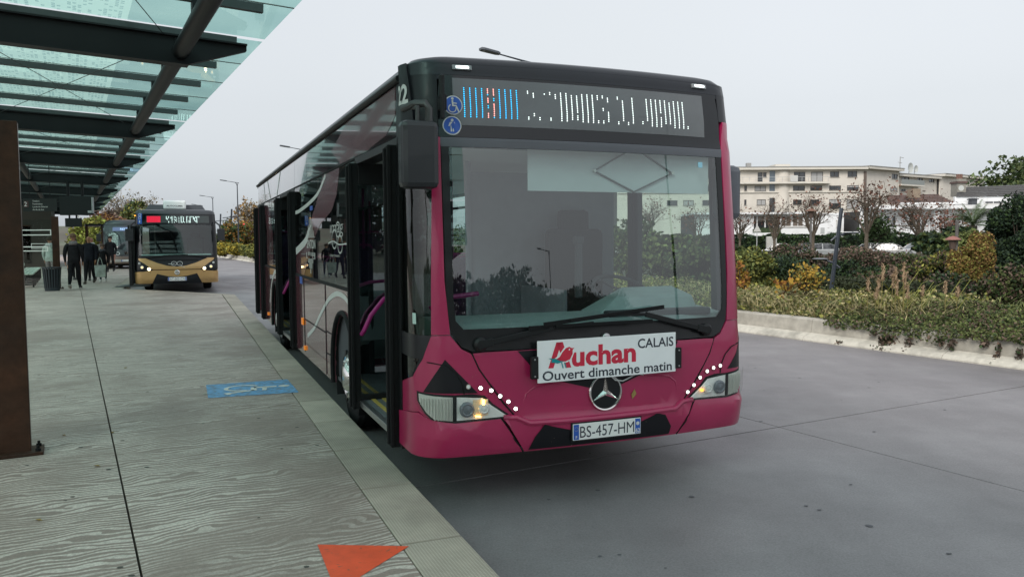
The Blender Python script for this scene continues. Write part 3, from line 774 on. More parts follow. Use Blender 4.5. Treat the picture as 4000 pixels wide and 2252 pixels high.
    m.add([f3(*p) for p in tail], [tuple(range(len(tail)))])
    for dx in (0, .022): m.add([f3(*p) for p in ((-.36 + dx, -.012), (-.352 + dx, -.012), (-.342 + dx, -.05), (-.35 + dx, -.05))], [(0, 1, 2, 3)])
    m.build('bird_tail', sign_teal, T)
    m = MB(); m.add([f(x * 1, z) for x, z in [(-.299 + .006 * math.cos(k), .07 + .006 * math.sin(k)) for k in range(6)]], [tuple(range(6))])
    m.v = [(x, y - .0025, z) for x, y, z in m.v]; m.build('bird_eye', white_sign, T)
    # ---- wipers
    def wiper(pts, blade, name='wiper'):
        w = empty('wiper'); w.parent = B
        m = MB(); c = Vector(pts[0]); m.lathe([(.045, .0), (.045, -.035), (.03, -.05), (.0001, -.052)], c=c, axis='Y', n=16); m.build('wiper_boss', black_plastic, w, smooth=True)
        m = MB(); P0 = Vector(pts[0]) + Vector((0, -.04, 0)); P1 = Vector(pts[1]); P2 = Vector(pts[2])
        k = P0.lerp(P1, .16); m.bar(P0, k, .022, .052, up=(0, 0, 1)); m.bar(k, P1, .018, .036); m.bar(P1, P2, .012, .02); m.build('wiper_arm', black_plastic, w, bevel=.004)
        m = MB(); m.bar(blade[0], blade[1], .014, .026); b0 = Vector(blade[0]); b1 = Vector(blade[1]); m.bar(b0.lerp(b1, .2) + Vector((0, -.014, .005)), b0.lerp(b1, .8) + Vector((0, -.014, .005)), .012, .02); m.build('wiper_blade', rubber, w)
    wiper([(-.88, .06, 1.09), (-.40, -.03, 1.18), (-.1, -.035, 1.20)], [(-.57, -.03, 1.185), (.36, -.025, 1.19)])
    wiper([(.85, .06, 1.10), (.30, -.035, 1.24), (.0, -.04, 1.255)], [(-.47, -.045, 1.205), (.45, -.03, 1.285)])
    # ---- mirrors
    mirror_l(B); mirror_r(B)
    # ---- doors
    doors(B, S, ((dy1, dy2), (m1, m2), (r1, r2)))
    # ---- wheels
    wheel(B, -1.20, 2.68, .49, -1, chrome); wheel(B, 1.20, 2.68, .49, 1, alu); wheel(B, -1.20, 8.58, .49, -1, alu); wheel(B, 1.20, 8.58, .49, 1, alu)
    # ---- underbody, floor, ceiling, interior
    m = MB(); m.box((0, 6.0, .335), (2.2, 11.3, .05)); m.box((0, 2.7, .45), (1.7, .25, .25)); m.box((0, 8.6, .45), (1.7, .3, .3)); m.build('underbody', rubber, B)
    m = MB(); m.box((0, 5.9, .385), (2.46, 10.6, .03)); m.build('floor', M('bus_floor', (.13, .14, .15), .5, var=.2, vs=30), B)
    interior(B, S)
    return B, S


def plate_board(B, S, x, z, txt, dep, y=-.03, w=.52, h=.11, par=None):
    T = empty('number_plate', (x, y, z)); T.parent = B
    m = MB(); m.box((0, .004, 0), (w + .02, .012, h + .025)); m.build('plate_backing', black_plastic, T, bevel=.003)
    m = MB(); m.box((0, -.004, 0), (w, .006, h)); m.build('plate_sheet', M('plate_white', (.82, .82, .80), .4), T, bevel=.002)
    for sg in (-1, 1):
        m = MB(); m.add([(sg * (w / 2 - .004), -.0078, -h / 2 + .004), (sg * (w / 2 - .044), -.0078, -h / 2 + .004), (sg * (w / 2 - .044), -.0078, h / 2 - .004), (sg * (w / 2 - .004), -.0078, h / 2 - .004)], [(0, 1, 2, 3)] if sg < 0 else [(0, 3, 2, 1)])
        m.build('plate_band', sign_blue, T)
    text_obj('plate_lettering', txt, lambda a, b: Vector((a, -.0082, b - .040)), text_dark, T, cap=.08, bold=0, fit=(-w * .40, w * .40))
    text_obj('plate_lettering', 'F', lambda a, b: Vector((a - w / 2 + .024, -.0088, b - .045)), white_film, T, cap=.022, bold=.02)
    text_obj('plate_lettering', dep, lambda a, b: Vector((a + w / 2 - .024, -.0088, b - .045)), white_film, T, cap=.03, xscale=.9, bold=.03)
    m = MB()
    for k in range(12):
        t = k * math.pi / 6; cx, cz = -w / 2 + .024 + .013 * math.cos(t), .02 + .013 * math.sin(t)
        m.add([(cx + .0022 * math.cos(j), -.0088, cz + .0022 * math.sin(j)) for j in (0, 2.1, 4.2)], [(0, 1, 2)])
    m.build('plate_stars', M('plate_yellow', (.7, .5, .03), .4), T)
    m = MB(); m.lathe([(.013, -.0086), (.013, -.009), (.0001, -.0092)], c=(w / 2 - .024, 0, .018), axis='Y', n=12); m.build('plate_crest', white_film, T)
    return T


def headlamp(B, S, sg):
    H = empty('headlight'); H.parent = B
    def P(name, poly, mat, **k):
        poly = [(sg * x, z) for x, z in poly]
        if sg < 0: poly.reverse()
        return S.panel(name, poly, mat, H, **k)
    bb = sg < 0
    # dark surround slightly proud, chrome bowl behind, lens in front
    P('lamp_surround', [(.655, .597), (.80, .70), (.855, .757), (.94, .772), (1.05, .77), (1.315, .792), (1.31, .73), (1.25, .655), (1.19, .605), (1.05, .588)], black_plastic, off=.004, th=.03)
    P('main_reflector', [(.70, .612), (.81, .69), (.87, .742), (1.04, .757), (1.04, .604)], reflector, off=.006, th=.004, dz=.03, ds=.03)
    P('corner_reflector', [(1.065, .603), (1.065, .757), (1.295, .778), (1.29, .73), (1.235, .66), (1.18, .617)], M('corner_lamp_glass', (.72, .72, .67), .4, metal=.0, bump=.5, bs=35, stretch=(14, 14, 1)), off=.006, th=.004, dz=.03, ds=.03)
    # ribs on the corner lamp
    m = MB()
    for k in range(11):
        x = 1.08 + .019 * k; z0 = .612 if x < 1.18 else .62 + (x - 1.18) * 1.0
        m.tube([S(sg * x, z0, .012), S(sg * x, .752, .012)], .0035, 4)
    m.build('lens_ribs', M('rib_glass', (.62, .62, .58), .2, spec=.8), H, smooth=True)
    # projector
    for (x, z, r, mt, nm) in ((.975, .675, .05, reflector_grey, 'projector_lens'), (.865, .675, .036, reflector, 'indicator_bowl')):
        m = MB(); c = S(sg * x, z, .010); m.lathe([(r, 0), (r * .96, -.014), (r * .72, -.02), (r * .6, -.016), (.0001, -.022)], c=c, axis='Y', n=24); m.build(nm, mt, H, smooth=True)
    if bb:
        m = MB()
        m.tube([S(sg * .868, .70, .02), S(sg * .868, .735, .02)], .010, 8); m.tube([S(sg * .885, .69, .02), S(sg * .895, .675, .02)], .007, 6); m.tube([S(sg * .92, .63, .02), S(sg * .885, .625, .02)], .005, 6)
        m.build('indicator_bulb', amber_lit, H)
        m = MB(); m.add([S(sg * x, z, .012) for x, z in ((.835, .63), (.835, .735), (.935, .735), (.935, .625))], [(0, 1, 2, 3)]); m.build('indicator_glow', M('amber_glow_tint', (.85, .70, .48), .4, metal=.0, bump=.4, bs=40), H)  # flat warm-tinted patch, the bulb's amber glow put into its colour
    else:
        m = MB(); m.tube([S(sg * .80, .668, .02), S(sg * .812, .668, .02)], .011, 8); m.build('indicator_bulb', M('amber_small', (.6, .2, .02), .3, emis=(1, .4, .05), es=2.5), H)
    P('lamp_divider', [(1.045, .60), (1.045, .765), (1.06, .766), (1.06, .60)], black_plastic, off=.016, th=.02)
    P('lamp_lens', [(.675, .60), (.80, .70), (.858, .753), (.94, .768), (1.05, .765), (1.305, .787), (1.30, .73), (1.242, .657), (1.185, .61), (1.05, .595)], lens_glass, off=.034, th=0, dz=.03)


def mirror_l(B):
    T = empty('side_mirror', (0, 0, 0)); T.parent = B
    m = MB(); m.box((-1.275, .03, 2.275), (.235, .13, .41)); m.build('mirror_housing', M('mirror_black', (.018, .020, .024), .45, coat=.2), T, bevel=.035)
    m = MB(); m.box((-1.275, .10, 2.275), (.19, .008, .36)); m.build('mirror_glass', chrome, T)
    m = MB(); m.tube([(-1.20, .06, 2.45), (-1.195, .06, 2.56), (-1.215, .07, 2.595), (-1.27, .12, 2.60), (-1.30, .28, 2.59)], .024, 10); m.tube([(-1.27, .06, 2.45), (-1.265, .07, 2.57), (-1.27, .2, 2.585)], .014, 8); m.build('mirror_arm', M('arm_grey', (.05, .05, .05), .45), T, smooth=True)
    m = MB(); m.box((-1.10, .10, 2.71), (.03, .04, .15)); m.box((-1.085, .14, 2.62), (.05, .05, .10)); m.box((-1.10, .09, 2.62), (.025, .03, .22)); m.build('mirror_hinge', black_plastic, T, bevel=.008)


def mirror_r(B):
    T = empty('side_mirror', (0, 0, 0)); T.parent = B
    m = MB(); m.box((1.305, .42, 2.11), (.21, .14, .42)); m.build('mirror_housing', M('mirror_grey', (.10, .11, .13), .5), T, bevel=.05)
    m = MB(); m.tube([(1.28, .40, 2.28), (1.26, .42, 2.45), (1.22, .42, 2.55)], .02, 8); m.build('mirror_arm', black_plastic, T, smooth=True)


def doors(B, S, opens):
    for i, (y0, y1) in enumerate(opens):
        for j, y in enumerate((y0 + .04, y1 - .04)):
            D = empty('door_leaf', (0, y, 0)); D.parent = B
            x0, x1 = (-1.335, -.90 if i == 0 and j == 0 else -.72)
            zb, zt = .33, 2.40
            m = MB()
            w = .075
            m.box((x0 + w / 2, 0, (zb + zt) / 2), (w, .045, zt - zb)); m.box((x1 - w / 2, 0, (zb + zt) / 2), (w, .045, zt - zb))
            m.box(((x0 + x1) / 2, 0, zt - .09), (x1 - x0 - 2 * w, .043, .18)); m.box(((x0 + x1) / 2, 0, zb + .06), (x1 - x0 - 2 * w, .043, .12)); 
            m.build('door_frame', door_black, D, bevel=.006)
            m = MB(); m.box((x0 + .01, -.0, (zb + zt) / 2), (.03, .075, zt - zb - .02)); m.box((x0 - .012, .0, (zb + zt) / 2), (.022, .03, zt - zb - .05)); m.build('rubber_edge', rubber, D, bevel=.006)
            m = MB(); m.box(((x0 + x1) / 2, 0, (zb + .12 + zt - .18) / 2), (x1 - x0 - 2 * w, .008, zt - zb - .30)); m.build('door_glass', glass('door_glass', (.5, .6, .6), 3.0), D)
            # inner kick panel
            m = MB(); m.box(((x0 + x1) / 2, .012 if j else -.012, zb + .16), (x1 - x0 - 2 * w - .02, .006, .075)); m.build('kick_plate', M('kick_grey', (.14, .16, .18), .5), D)
            if j == 1:
                m = MB(); m.tube([(x0 + .08, -.05, .97), (x0 + .09, -.09, 1.0), (x0 + .15, -.10, 1.13), (x0 + .26, -.09, 1.26), (x0 + .40, -.07, 1.34), (x1 - .07, -.03, 1.40)], .019, 10); m.build('door_handle', pink_rail, D, smooth=True)
            # black pivot column
            m = MB(); m.tube([(x1 + .02, -.05 if j else .05, .36), (x1 + .02, -.05 if j else .05, 2.42)], .028, 8); m.build('pivot_post', black_plastic, D)
        # header, threshold, inner jambs
        m = MB(); m.box((-1.20, (y0 + y1) / 2, 2.42), (.14, y1 - y0, .06)); m.build('door_header', M('header_dark', (.02, .022, .025), .4, metal=.3), B, bevel=.004)
        m = MB(); m.box((-1.25, (y0 + y1) / 2, .375), (.05, y1 - y0, .05)); o = m.build('door_sill', alu, B, bevel=.004)
        for dx in (.04, .13):
            m = MB(); m.box((-1.22 + dx + .02, (y0 + y1) / 2, .4045), (.035, y1 - y0 - .1, .004)); m.build('step_strip', M('yellow_strip', (.45, .33, .07), .6, var=.2, vs=20), o)


def seat(B, x, y, z, face=1):
    T = empty('passenger_seat', (x, y, z)); T.parent = B
    m = MB(); m.box((0, 0, .42), (.44, .42, .08)); m.build('seat_cushion', M('seat_blue', (.07, .03, .09), .8, var=.3, vs=20), T, bevel=.02)
    m = MB(); m.box((0, .22 * face, .78), (.44, .07, .68)); m.build('seat_back', M('seat_blue', (.07, .03, .09), .8), T, bevel=.03)
    m = MB(); m.tube([(-.2, .22 * face, 1.08), (-.15, .22 * face, 1.16), (.15, .22 * face, 1.16), (.2, .22 * face, 1.08)], .014, 6); m.build('seat_handle', pink_rail, T, smooth=True)
    m = MB(); m.box((0, 0, .2), (.08, .3, .4)); m.build('seat_leg', int_dark, T)
    return T


def interior(B, S):
    m = MB(); m.box((0, 6.3, 2.46), (2.42, 11.1, .04)); m.build('ceiling', M('bus_ceiling', (.65, .66, .66), .6), B)
    # dashboard: long sloped top following the windscreen
    m = MB()
    prof = [(.10, 1.10), (.12, 1.205), (.45, 1.235), (.62, 1.18), (.66, .75), (.30, .5)]
    xs = [-1.12, -.7, 0, .6, 1.12]
    for k, x in enumerate(xs):
        for (y, z) in prof: m.v.append((x, y + .05 * (abs(x) / 1.1) ** 2 + (.03 if abs(x) > 1 else 0), z))
    n_ = len(prof)
    for k in range(len(xs) - 1):
        for j in range(n_ - 1): a = k * n_ + j; m.f.append((a, a + n_, a + n_ + 1, a + 1)); m.m.append(0)
    m.f += [tuple(range(n_)), tuple(range(len(m.v) - 1, len(m.v) - n_ - 1, -1))]; m.m += [0, 0]
    D = m.build('dashboard', dash_mat, B, smooth=True, sharp=50)
    m = MB()   # instrument hump before the driver
    for (x0, x1, y0, y1, z0, z1) in ((.15, 1.0, .34, .66, 1.22, 1.33),):
        pl = [(x0, y0, z0), (x1, y0, z0), (x1, y1, z0), (x0, y1, z0), (x0 + .16, y0 + .05, z1), (x1 - .02, y0 + .05, z1), (x1 - .05, y1 - .03, z1 + .06), (x0 + .35, y1 - .03, z1 + .06)]
        m.add(pl, [(0, 1, 5, 4), (1, 2, 6, 5), (2, 3, 7, 6), (3, 0, 4, 7), (4, 5, 6, 7)])
    m.build('instrument_hood', dash_mat, D, bevel=.02)
    m = MB(); m.box((.55, .20, 1.225), (.85, .10, .05)); m.build('vent_slot', int_dark, D, bevel=.01)
    # steering wheel
    m = MB(); c = Vector((.62, .86, 1.34)); tilt = Matrix.Rotation(R_(28), 3, 'X')
    m.tube([c + tilt @ Vector((.235 * math.cos(t), .235 * math.sin(t), 0)) for t in np.linspace(0, 2 * math.pi, 33)], .017, 8, cap=False)
    for t in (0, 2.1, 4.2): m.bar(c, c + tilt @ Vector((.23 * math.cos(t), .23 * math.sin(t), 0)), .04, .012)
    m.tube([c, c + tilt @ Vector((0, 0, -.45))], .05, 8); m.build('steering_wheel', int_dark, B, smooth=True)
    T = empty('driver_seat', (.66, 1.52, .6)); T.parent = B; dark_seat = M('seat_black', (.015, .016, .018), .85)
    m = MB(); m.box((0, 0, .35), (.50, .50, .14)); m.build('seat_cushion', int_dark, T, bevel=.04)
    m = MB(); m.box((0, .25, .80), (.56, .13, .90)); m.build('seat_back', dark_seat, T, bevel=.05)
    m = MB(); m.box((0, .27, 1.30), (.30, .10, .24)); m.build('headrest', dark_seat, T, bevel=.04)
    m = MB(); m.box((0, 0, .1), (.4, .4, .35)); m.build('seat_base', int_dark, T)
    m = MB(); m.box((.42, 1.92, 1.35), (1.45, .04, 2.0)); m.build('cab_partition', M('partition_grey', (.22, .24, .27), .6, var=.15, vs=2), B)
    m = MB(); m.box((-.31, 1.9, 1.45), (.045, .045, 2.0)); m.box((.20, 1.45, 1.0), (.03, .9, .7)); m.build('cab_door', M('partition_grey', (.055, .06, .07), .6), B, bevel=.01)
    # small black ticket post
    m = MB(); m.box((.16, .7, 1.52), (.05, .05, .42)); m.box((.16, .7, 1.75), (.07, .07, .06)); m.build('ticket_reader', int_dark, B, bevel=.01)
    # sun blind with folding arms
    m = MB(); m.box((.27, .235, 2.235), (1.46, .004, .30)); m.build('sun_blind', M('blind_grey', (.62, .66, .67), .8, var=.05, vs=2), B)
    m = MB(); d = [(.36, 2.40), (.68, 2.23), (.36, 2.09), (.04, 2.23), (.36, 2.40)]
    for a_, b_ in zip(d[:-1], d[1:]): m.bar((a_[0], .225, a_[1]), (b_[0], .225, b_[1]), .008, .012, up=(0, 1, 0))
    m.build('blind_arms', M('blind_arm', (.10, .11, .11), .6), B)
    m = MB(); m.box((0, .46, 2.42), (1.9, .30, .05)); m.box((.2, .27, 2.37), (1.6, .05, .03)); m.build('blind_casing', grey_plastic, B, bevel=.01)
    for x in (.04, .68): m = MB(); m.lathe([(.012, 0), (.012, -.01), (.0001, -.011)], c=(x, .22, 2.23), axis='Y', n=10); m.build('blind_pivot', white_film, B)
    # handrails and poles
    for (x, y) in ((-.55, 2.05), (-.35, 3.6), (.35, 4.4), (-.4, 5.9), (.45, 6.2), (-.5, 7.9), (.4, 9.2)):
        m = MB(); m.tube([(x, y, .4), (x, y, 2.44)], .018, 8); m.build('grab_pole', pink_rail, B, smooth=True)
    for x in (-.55, .55):
        m = MB(); m.tube([(x, 2.3, 2.05), (x, 2.4, 2.15), (x, 10.5, 2.15)], .016, 8); m.build('ceiling_rail', int_dark, B, smooth=True)
    m = MB(); m.tube([(-1.05, .62, 1.28), (-.9, .75, 1.34), (-.62, .8, 1.36)], .018, 8); m.build('entry_rail', pink_rail, B, smooth=True)
    for k in range(5):
        for x in (-.98, -.53, .53, .98):
            y = 3.3 + k * .82
            if x < 0 and (5.6 < y < 8): continue
            seat(B, x, y, .40 + (.15 if y < 3.4 else 0))
    for k in range(3):
        for x in (-.98, -.53, .53, .98): seat(B, x, 8.9 + k * .8, .75)
    m = MB(); m.box((-.8, 2.68, .85), (.85, 1.2, .95)); m.box((.82, 2.68, .85), (.85, 1.2, .95)); m.build('wheel_box', int_dark, B, bevel=.05)
    m = MB(); m.box((0, 11.75, 1.5), (2.4, .06, 2.2)); m.build('rear_bulkhead', int_grey, B)


# ------------------------------------------------------------------ gold bus and dark bus further down the platform
def gold_bus():
    B = empty('city_bus', (-11.27, 26.85, 0), .385, 'gold and black city bus with lit headlights waiting behind the first bay', 'bus')
    S = Shell(half=1.29, bulge=.06, corner=.22, length=11.9, roof=2.74, lean=[(0, .06), (.35, .03), (.5, -.03), (.9, -.02), (1.2, .03), (2.2, .12), (2.7, .2), (3, .25)])
    def P(name, poly, mat, par=B, **k): return S.panel(name, poly, mat, par, **k)
    def sym(name, poly, mat, **k):
        o = None
        for sg in (1, -1):
            p = [(sg * x, z) for x, z in poly]
            if sg < 0: p.reverse()
            o = P(name, p, mat, **k)
        return o
    sy = S.sy
    # front skin in gold (lower) and black (upper)
    P('bumper', [(-1.75, .36), (1.75, .36), (1.75, .72), (1.0, .76), (.72, .80), (-.72, .80), (-1.0, .76), (-1.75, .72)], gold, off=.02, th=.04)
    P('bumper_film', [(-.78, .355), (.78, .355), (.62, .68), (.3, .60), (0, .575), (-.3, .60), (-.62, .68)], black_body, off=.024, th=.002)
    P('front_panel', [(-1.05, .80), (1.05, .80), (1.2, 1.20), (-1.2, 1.20)], gold, off=.0, th=.03)
    P('smile_film', [(-.98, 1.205), (-.60, 1.04), (-.3, .945), (0, .91), (.3, .945), (.60, 1.04), (.98, 1.205)], black_body, off=.004, th=.002)
    m = MB(); m.tube([S(x, .812, .015) for x in np.linspace(-.8, .8, 9)], .012, 6); m.build('bumper_gap', rubber, B)
    P('grille', [(-.68, 1.105), (.68, 1.105), (.66, 1.15), (-.66, 1.15)], rubber, off=.012, th=.003)
    for sg in (-1, 1):
        m = MB(); m.bar(S(sg * .82, .36, .022), S(sg * .82, .74, .022), .008, .006); m.build('panel_gap', rubber, B)
        S.disc('tow_cap', sg * 1.0, .50, .06, gold, B, off=.03, th=.008)
        H = empty('headlight'); H.parent = B
        p = [(.66, .775), (.98, .745), (1.38, .80), (1.45, 1.20), (1.27, 1.20), (1.0, 1.02), (.82, .87)]
        p = [(sg * x, z) for x, z in p]
        if sg < 0: p.reverse()
        S.panel('lamp_housing', p, black_gloss, H, off=.012, th=.03)
        for (x, z, r, mt) in ((.86, .84, .055, head_lit), (1.07, .90, .045, M('gold_fog', (.6, .3, .1), .3, emis=(1, .55, .2), es=1.6)), (1.15, 1.03, .03, alu)):
            mm = MB(); c = S(sg * x, z, .02); mm.lathe([(r * 1.15, 0), (r * 1.1, -.02), (r, -.025)], c=c, axis='Y', n=16); o = mm.build('lamp_bowl', reflector, H, smooth=True)
            mm = MB(); mm.lathe([(r * .75, -.022), (r * .5, -.032), (.0001, -.036)], c=c, axis='Y', n=12); mm.build('lamp_bulb', mt, o, smooth=True)
    # windscreen and surround
    P('windscreen', [(-1.17, 1.28), (1.17, 1.28), (1.17, 2.32), (-1.17, 2.32)], glass('gold_screen', (.62, .74, .71), 1.9), off=.0, th=0)
    P('windscreen_border', [(-1.25, 1.20), (1.25, 1.20), (1.25, 1.29), (-1.25, 1.29)], black_body, th=.03)
    sym('windscreen_pillar', [(1.15, 1.20), (1.45, 1.20), (1.45, 2.35), (1.15, 2.35)], black_body, th=.04)
    P('display_glass', [(-1.3, 2.33), (1.3, 2.33), (1.3, 2.68), (-1.3, 2.68)], M('display_black', (.01, .011, .013), .06), th=.03)
    dp = P('display_panel', [(-.93, 2.38), (1.08, 2.38), (1.08, 2.62), (-.93, 2.62)], M('display_grey2', (.05, .06, .06), .2), off=.004, th=.002)
    m = MB(); r0 = random.Random(4)
    mr = MB()
    for k in range(19):
        x = -.90 + .0225 * k
        mr.add([S(x, 2.395, .008), S(x + .011, 2.395, .008), S(x + .011, 2.60, .008), S(x, 2.60, .008)], [(0, 1, 2, 3)])
    pat = ['1111111100000000', '0000011110000000', '1111100000001111', '0000000000000000', '0011110000000000', '1111111111110011', '0000000000000000', '1100110011000011', '0111000011110000', '0000110011001100', '0000000000000000', '0011001100110011', '0000000000000000', '1111111111111111', '1000000000000011', '0111111111111110', '0000000000000011', '0000000000000000', '1111111111111111', '1100000000000000', '0000000000111111', '1111111111111111', '1100000000000000', '1100000000000000', '1111111100000000', '0001111111110000', '1111000000111100', '1111111111111111', '1100000000000000', '1110000000000000']
    for k, p in enumerate(pat):
        x = -.30 + .036 * k
        for j, c in enumerate(p):
            if c == '1': z = 2.60 - j * .0135; m.add([S(x, z, .008), S(x + .017, z, .008), S(x + .017, z - .012, .008), S(x, z - .012, .008)], [(0, 1, 2, 3)])
    for mm, mt in ((m, led_far), (mr, led_redhot)): mm.build('led_dots', mt, dp)['kind'] = 'stuff'
    P('access_panel', [(-1.20, 2.34), (-1.06, 2.34), (-1.06, 2.70), (-1.20, 2.70)], sign_blue, off=.006, th=.002)
    for z in (2.64, 2.55): S.strip('sticker_ring', [(-1.13 + .04 * math.cos(t), z + .04 * math.sin(t)) for t in np.linspace(0, 6.28, 14)], .012, white_film, B, off=.009)
    P('sticker_figure', [(-1.145, 2.38), (-1.115, 2.38), (-1.115, 2.46), (-1.145, 2.46)], white_film, off=.009, th=.001)
    me = S.roof_mesh('roof', [(0, 2.68), (.01, 2.74), (.04, 2.79), (.12, 2.82), (.3, 2.835), (.8, 2.84)], 2.84); mkobj('roof', me, M('roof_grey', (.045, .05, .058), .4, coat=.3), B, smooth=True, sharp=60)
    # roof pods
    m = MB(); pl = [(-.98, 1.1, 2.83), (.98, 1.1, 2.83), (.98, 3.6, 2.83), (-.98, 3.6, 2.83), (-.85, 1.35, 3.04), (.85, 1.35, 3.04), (.85, 3.5, 3.04), (-.85, 3.5, 3.04)]
    m.add(pl, [(0, 1, 5, 4), (1, 2, 6, 5), (2, 3, 7, 6), (3, 0, 4, 7), (4, 5, 6, 7)]); m.build('roof_pod', M('pod_grey', (.04, .045, .052), .5), B, bevel=.03)
    m = MB(); m.box((-.02, 1.0, 3.0), (.72, .9, .30)); o = m.build('air_conditioner', M('ac_white', (.85, .86, .86), .5), B, bevel=.05)
    text_obj('roof_lettering', 'AUTOCLIMA', lambda x, y: Vector((x - .02, .545, 2.94 + y)), text_dark, o, cap=.05, xscale=1.3, bold=.02)
    # sides
    for sg in (-1, 1):
        def side(y0, y1, z0, z1, name, mat, off=0., th=.03):
            a, b = sorted((sg * sy(y0), sg * sy(y1))); P(name, [(a, z0), (b, z0), (b, z1), (a, z1)], mat, off=off, th=th)
        side(.5 if sg > 0 else 1.75, 11.5, .36, 1.15, 'lower_panel', gold); side(.5, 11.5, 2.35, 2.68, 'cantrail_panel', black_body)
        for k in range(7): side(.55 + 1.55 * k, .5 + 1.55 * (k + 1), 1.16, 2.34, 'side_window', glass_dark, off=-.003, th=0)
        m = MB(); m.box((sg * 1.42, .02, 1.98), (.24, .14, .40)); m.tube([(sg * 1.40, .02, 2.16), (sg * 1.38, .05, 2.3), (sg * 1.25, .25, 2.42)], .03, 8); m.build('side_mirror', M('mirror_black', (.018, .020, .024), .45), B, bevel=.03)
    # open door leaf on platform side
    m = MB(); m.box((-1.42, .35, 1.3), (.10, .5, 2.0)); m.box((-1.36, 1.55, 1.3), (.22, .06, 2.0)); m.build('door_leaf', door_black, B, bevel=.01)
    m = MB(); m.add([(-1.75, .2, .20), (-1.2, .2, .42), (-1.2, 1.2, .42), (-1.75, 1.2, .20)], [(0, 1, 2, 3)]); 
    # badges
    m = MB(); m.lathe([(.085, 0), (.085, -.03), (.065, -.035), (.06, -.02)], c=(0, -.03, .715), axis='Y', n=24); b = m.build('round_badge', chrome, B, smooth=True)
    m = MB(); m.lathe([(.06, -.01), (.0001, -.015)], c=(0, -.035, .715), axis='Y', n=20); m.build('badge_disc', M('badge_grey', (.1, .1, .1), .3), b)
    for x in (-.09, .09): S.strip('logo_ring', [(x + .085 * math.cos(t), 1.015 + .07 * math.sin(t)) for t in np.linspace(0, 6.28, 20)], .012, white_film, B, off=.008)
    S.strip('logo_ring', [(-.27, 1.01), (-.1, .99)], .012, white_film, B, off=.008); S.strip('logo_ring', [(.12, .94), (.25, .88)], .012, white_film, B, off=.008)
    S.text('front_lettering', 'Sitac', -.09, 1.0, .035, white_film, B, off=.009); S.text('front_lettering', 'mag', .09, .99, .025, white_film, B, off=.009)
    plate_board(B, S, 0, .50, 'AT-003-CN', '62', y=-.06, w=.58, h=.12)
    for (a_, b_, c_) in (((-.92, 1.19), (-.35, 1.29), (.35, 1.31)), ((.92, 1.19), (.45, 1.28), (-.25, 1.30))):
        m = MB(); m.bar(S(*a_, .03), S(*b_, .03), .03, .03); m.bar(S(*b_, .03), S(*c_, .03), .02, .02); m.build('wiper', rubber, B)
    # interior
    m = MB(); m.box((0, 6, .42), (2.45, 11, .04)); m.build('floor', int_dark, B)
    m = MB(); m.box((0, 6, 2.4), (2.4, 11, .04)); m.build('ceiling', int_grey, B)
    m = MB(); m.box((0, .35, 1.26), (2.2, .5, .14)); m.build('dashboard', M('dash_pale', (.5, .6, .58), .6), B, bevel=.03)
    m = MB(); m.box((.62, 1.5, 1.35), (.55, .2, 1.1)); m.box((.62, 1.5, 1.95), (.3, .12, .2)); m.build('driver_seat', int_dark, B, bevel=.05)
    m = MB(); m.box((.6, 1.9, 1.4), (1.2, .05, 1.9)); m.box((0, 8, 1.4), (2.3, .05, 1.9)); m.build('cab_partition', M('partition_grey', (.055, .06, .07), .6), B)
    m = MB(); m.tube([(.6, .85, 1.3), (.6, .95, 1.45)], .2, 14); 
    m2 = MB(); m2.tube([(.6 + .22 * math.cos(t), .8 + .1 * math.sin(t), 1.33 + .18 * math.sin(t)) for t in np.linspace(0, 6.28, 20)], .02, 6); m2.build('steering_wheel', int_dark, B)
    m = MB(); m.box((-.75, 3.0, 1.6), (.03, .03, 2.0)); m.box((.1, 3.0, 1.6), (.03, .03, 2.0)); m.build('grab_pole', alu, B)
    m = MB(); m.box((0, 6, .40), (2.2, 11, .12)); m.build('underbody', rubber, B)
    for x in (-1.13, 1.13):
        for y in (2.75, 8.9): wheel(B, x, y, .49, -1 if x < 0 else 1, alu)
    # turn light at top corner
    m = MB(); m.lathe([(.02, 0), (.02, -.02), (.0001, -.022)], c=S(-1.32, 2.62, .02), axis='Y', n=10); m.build('marker_light', M('amber_small', (.6, .2, .02), .3, emis=(1, .4, .05), es=2.5), B)
    return B


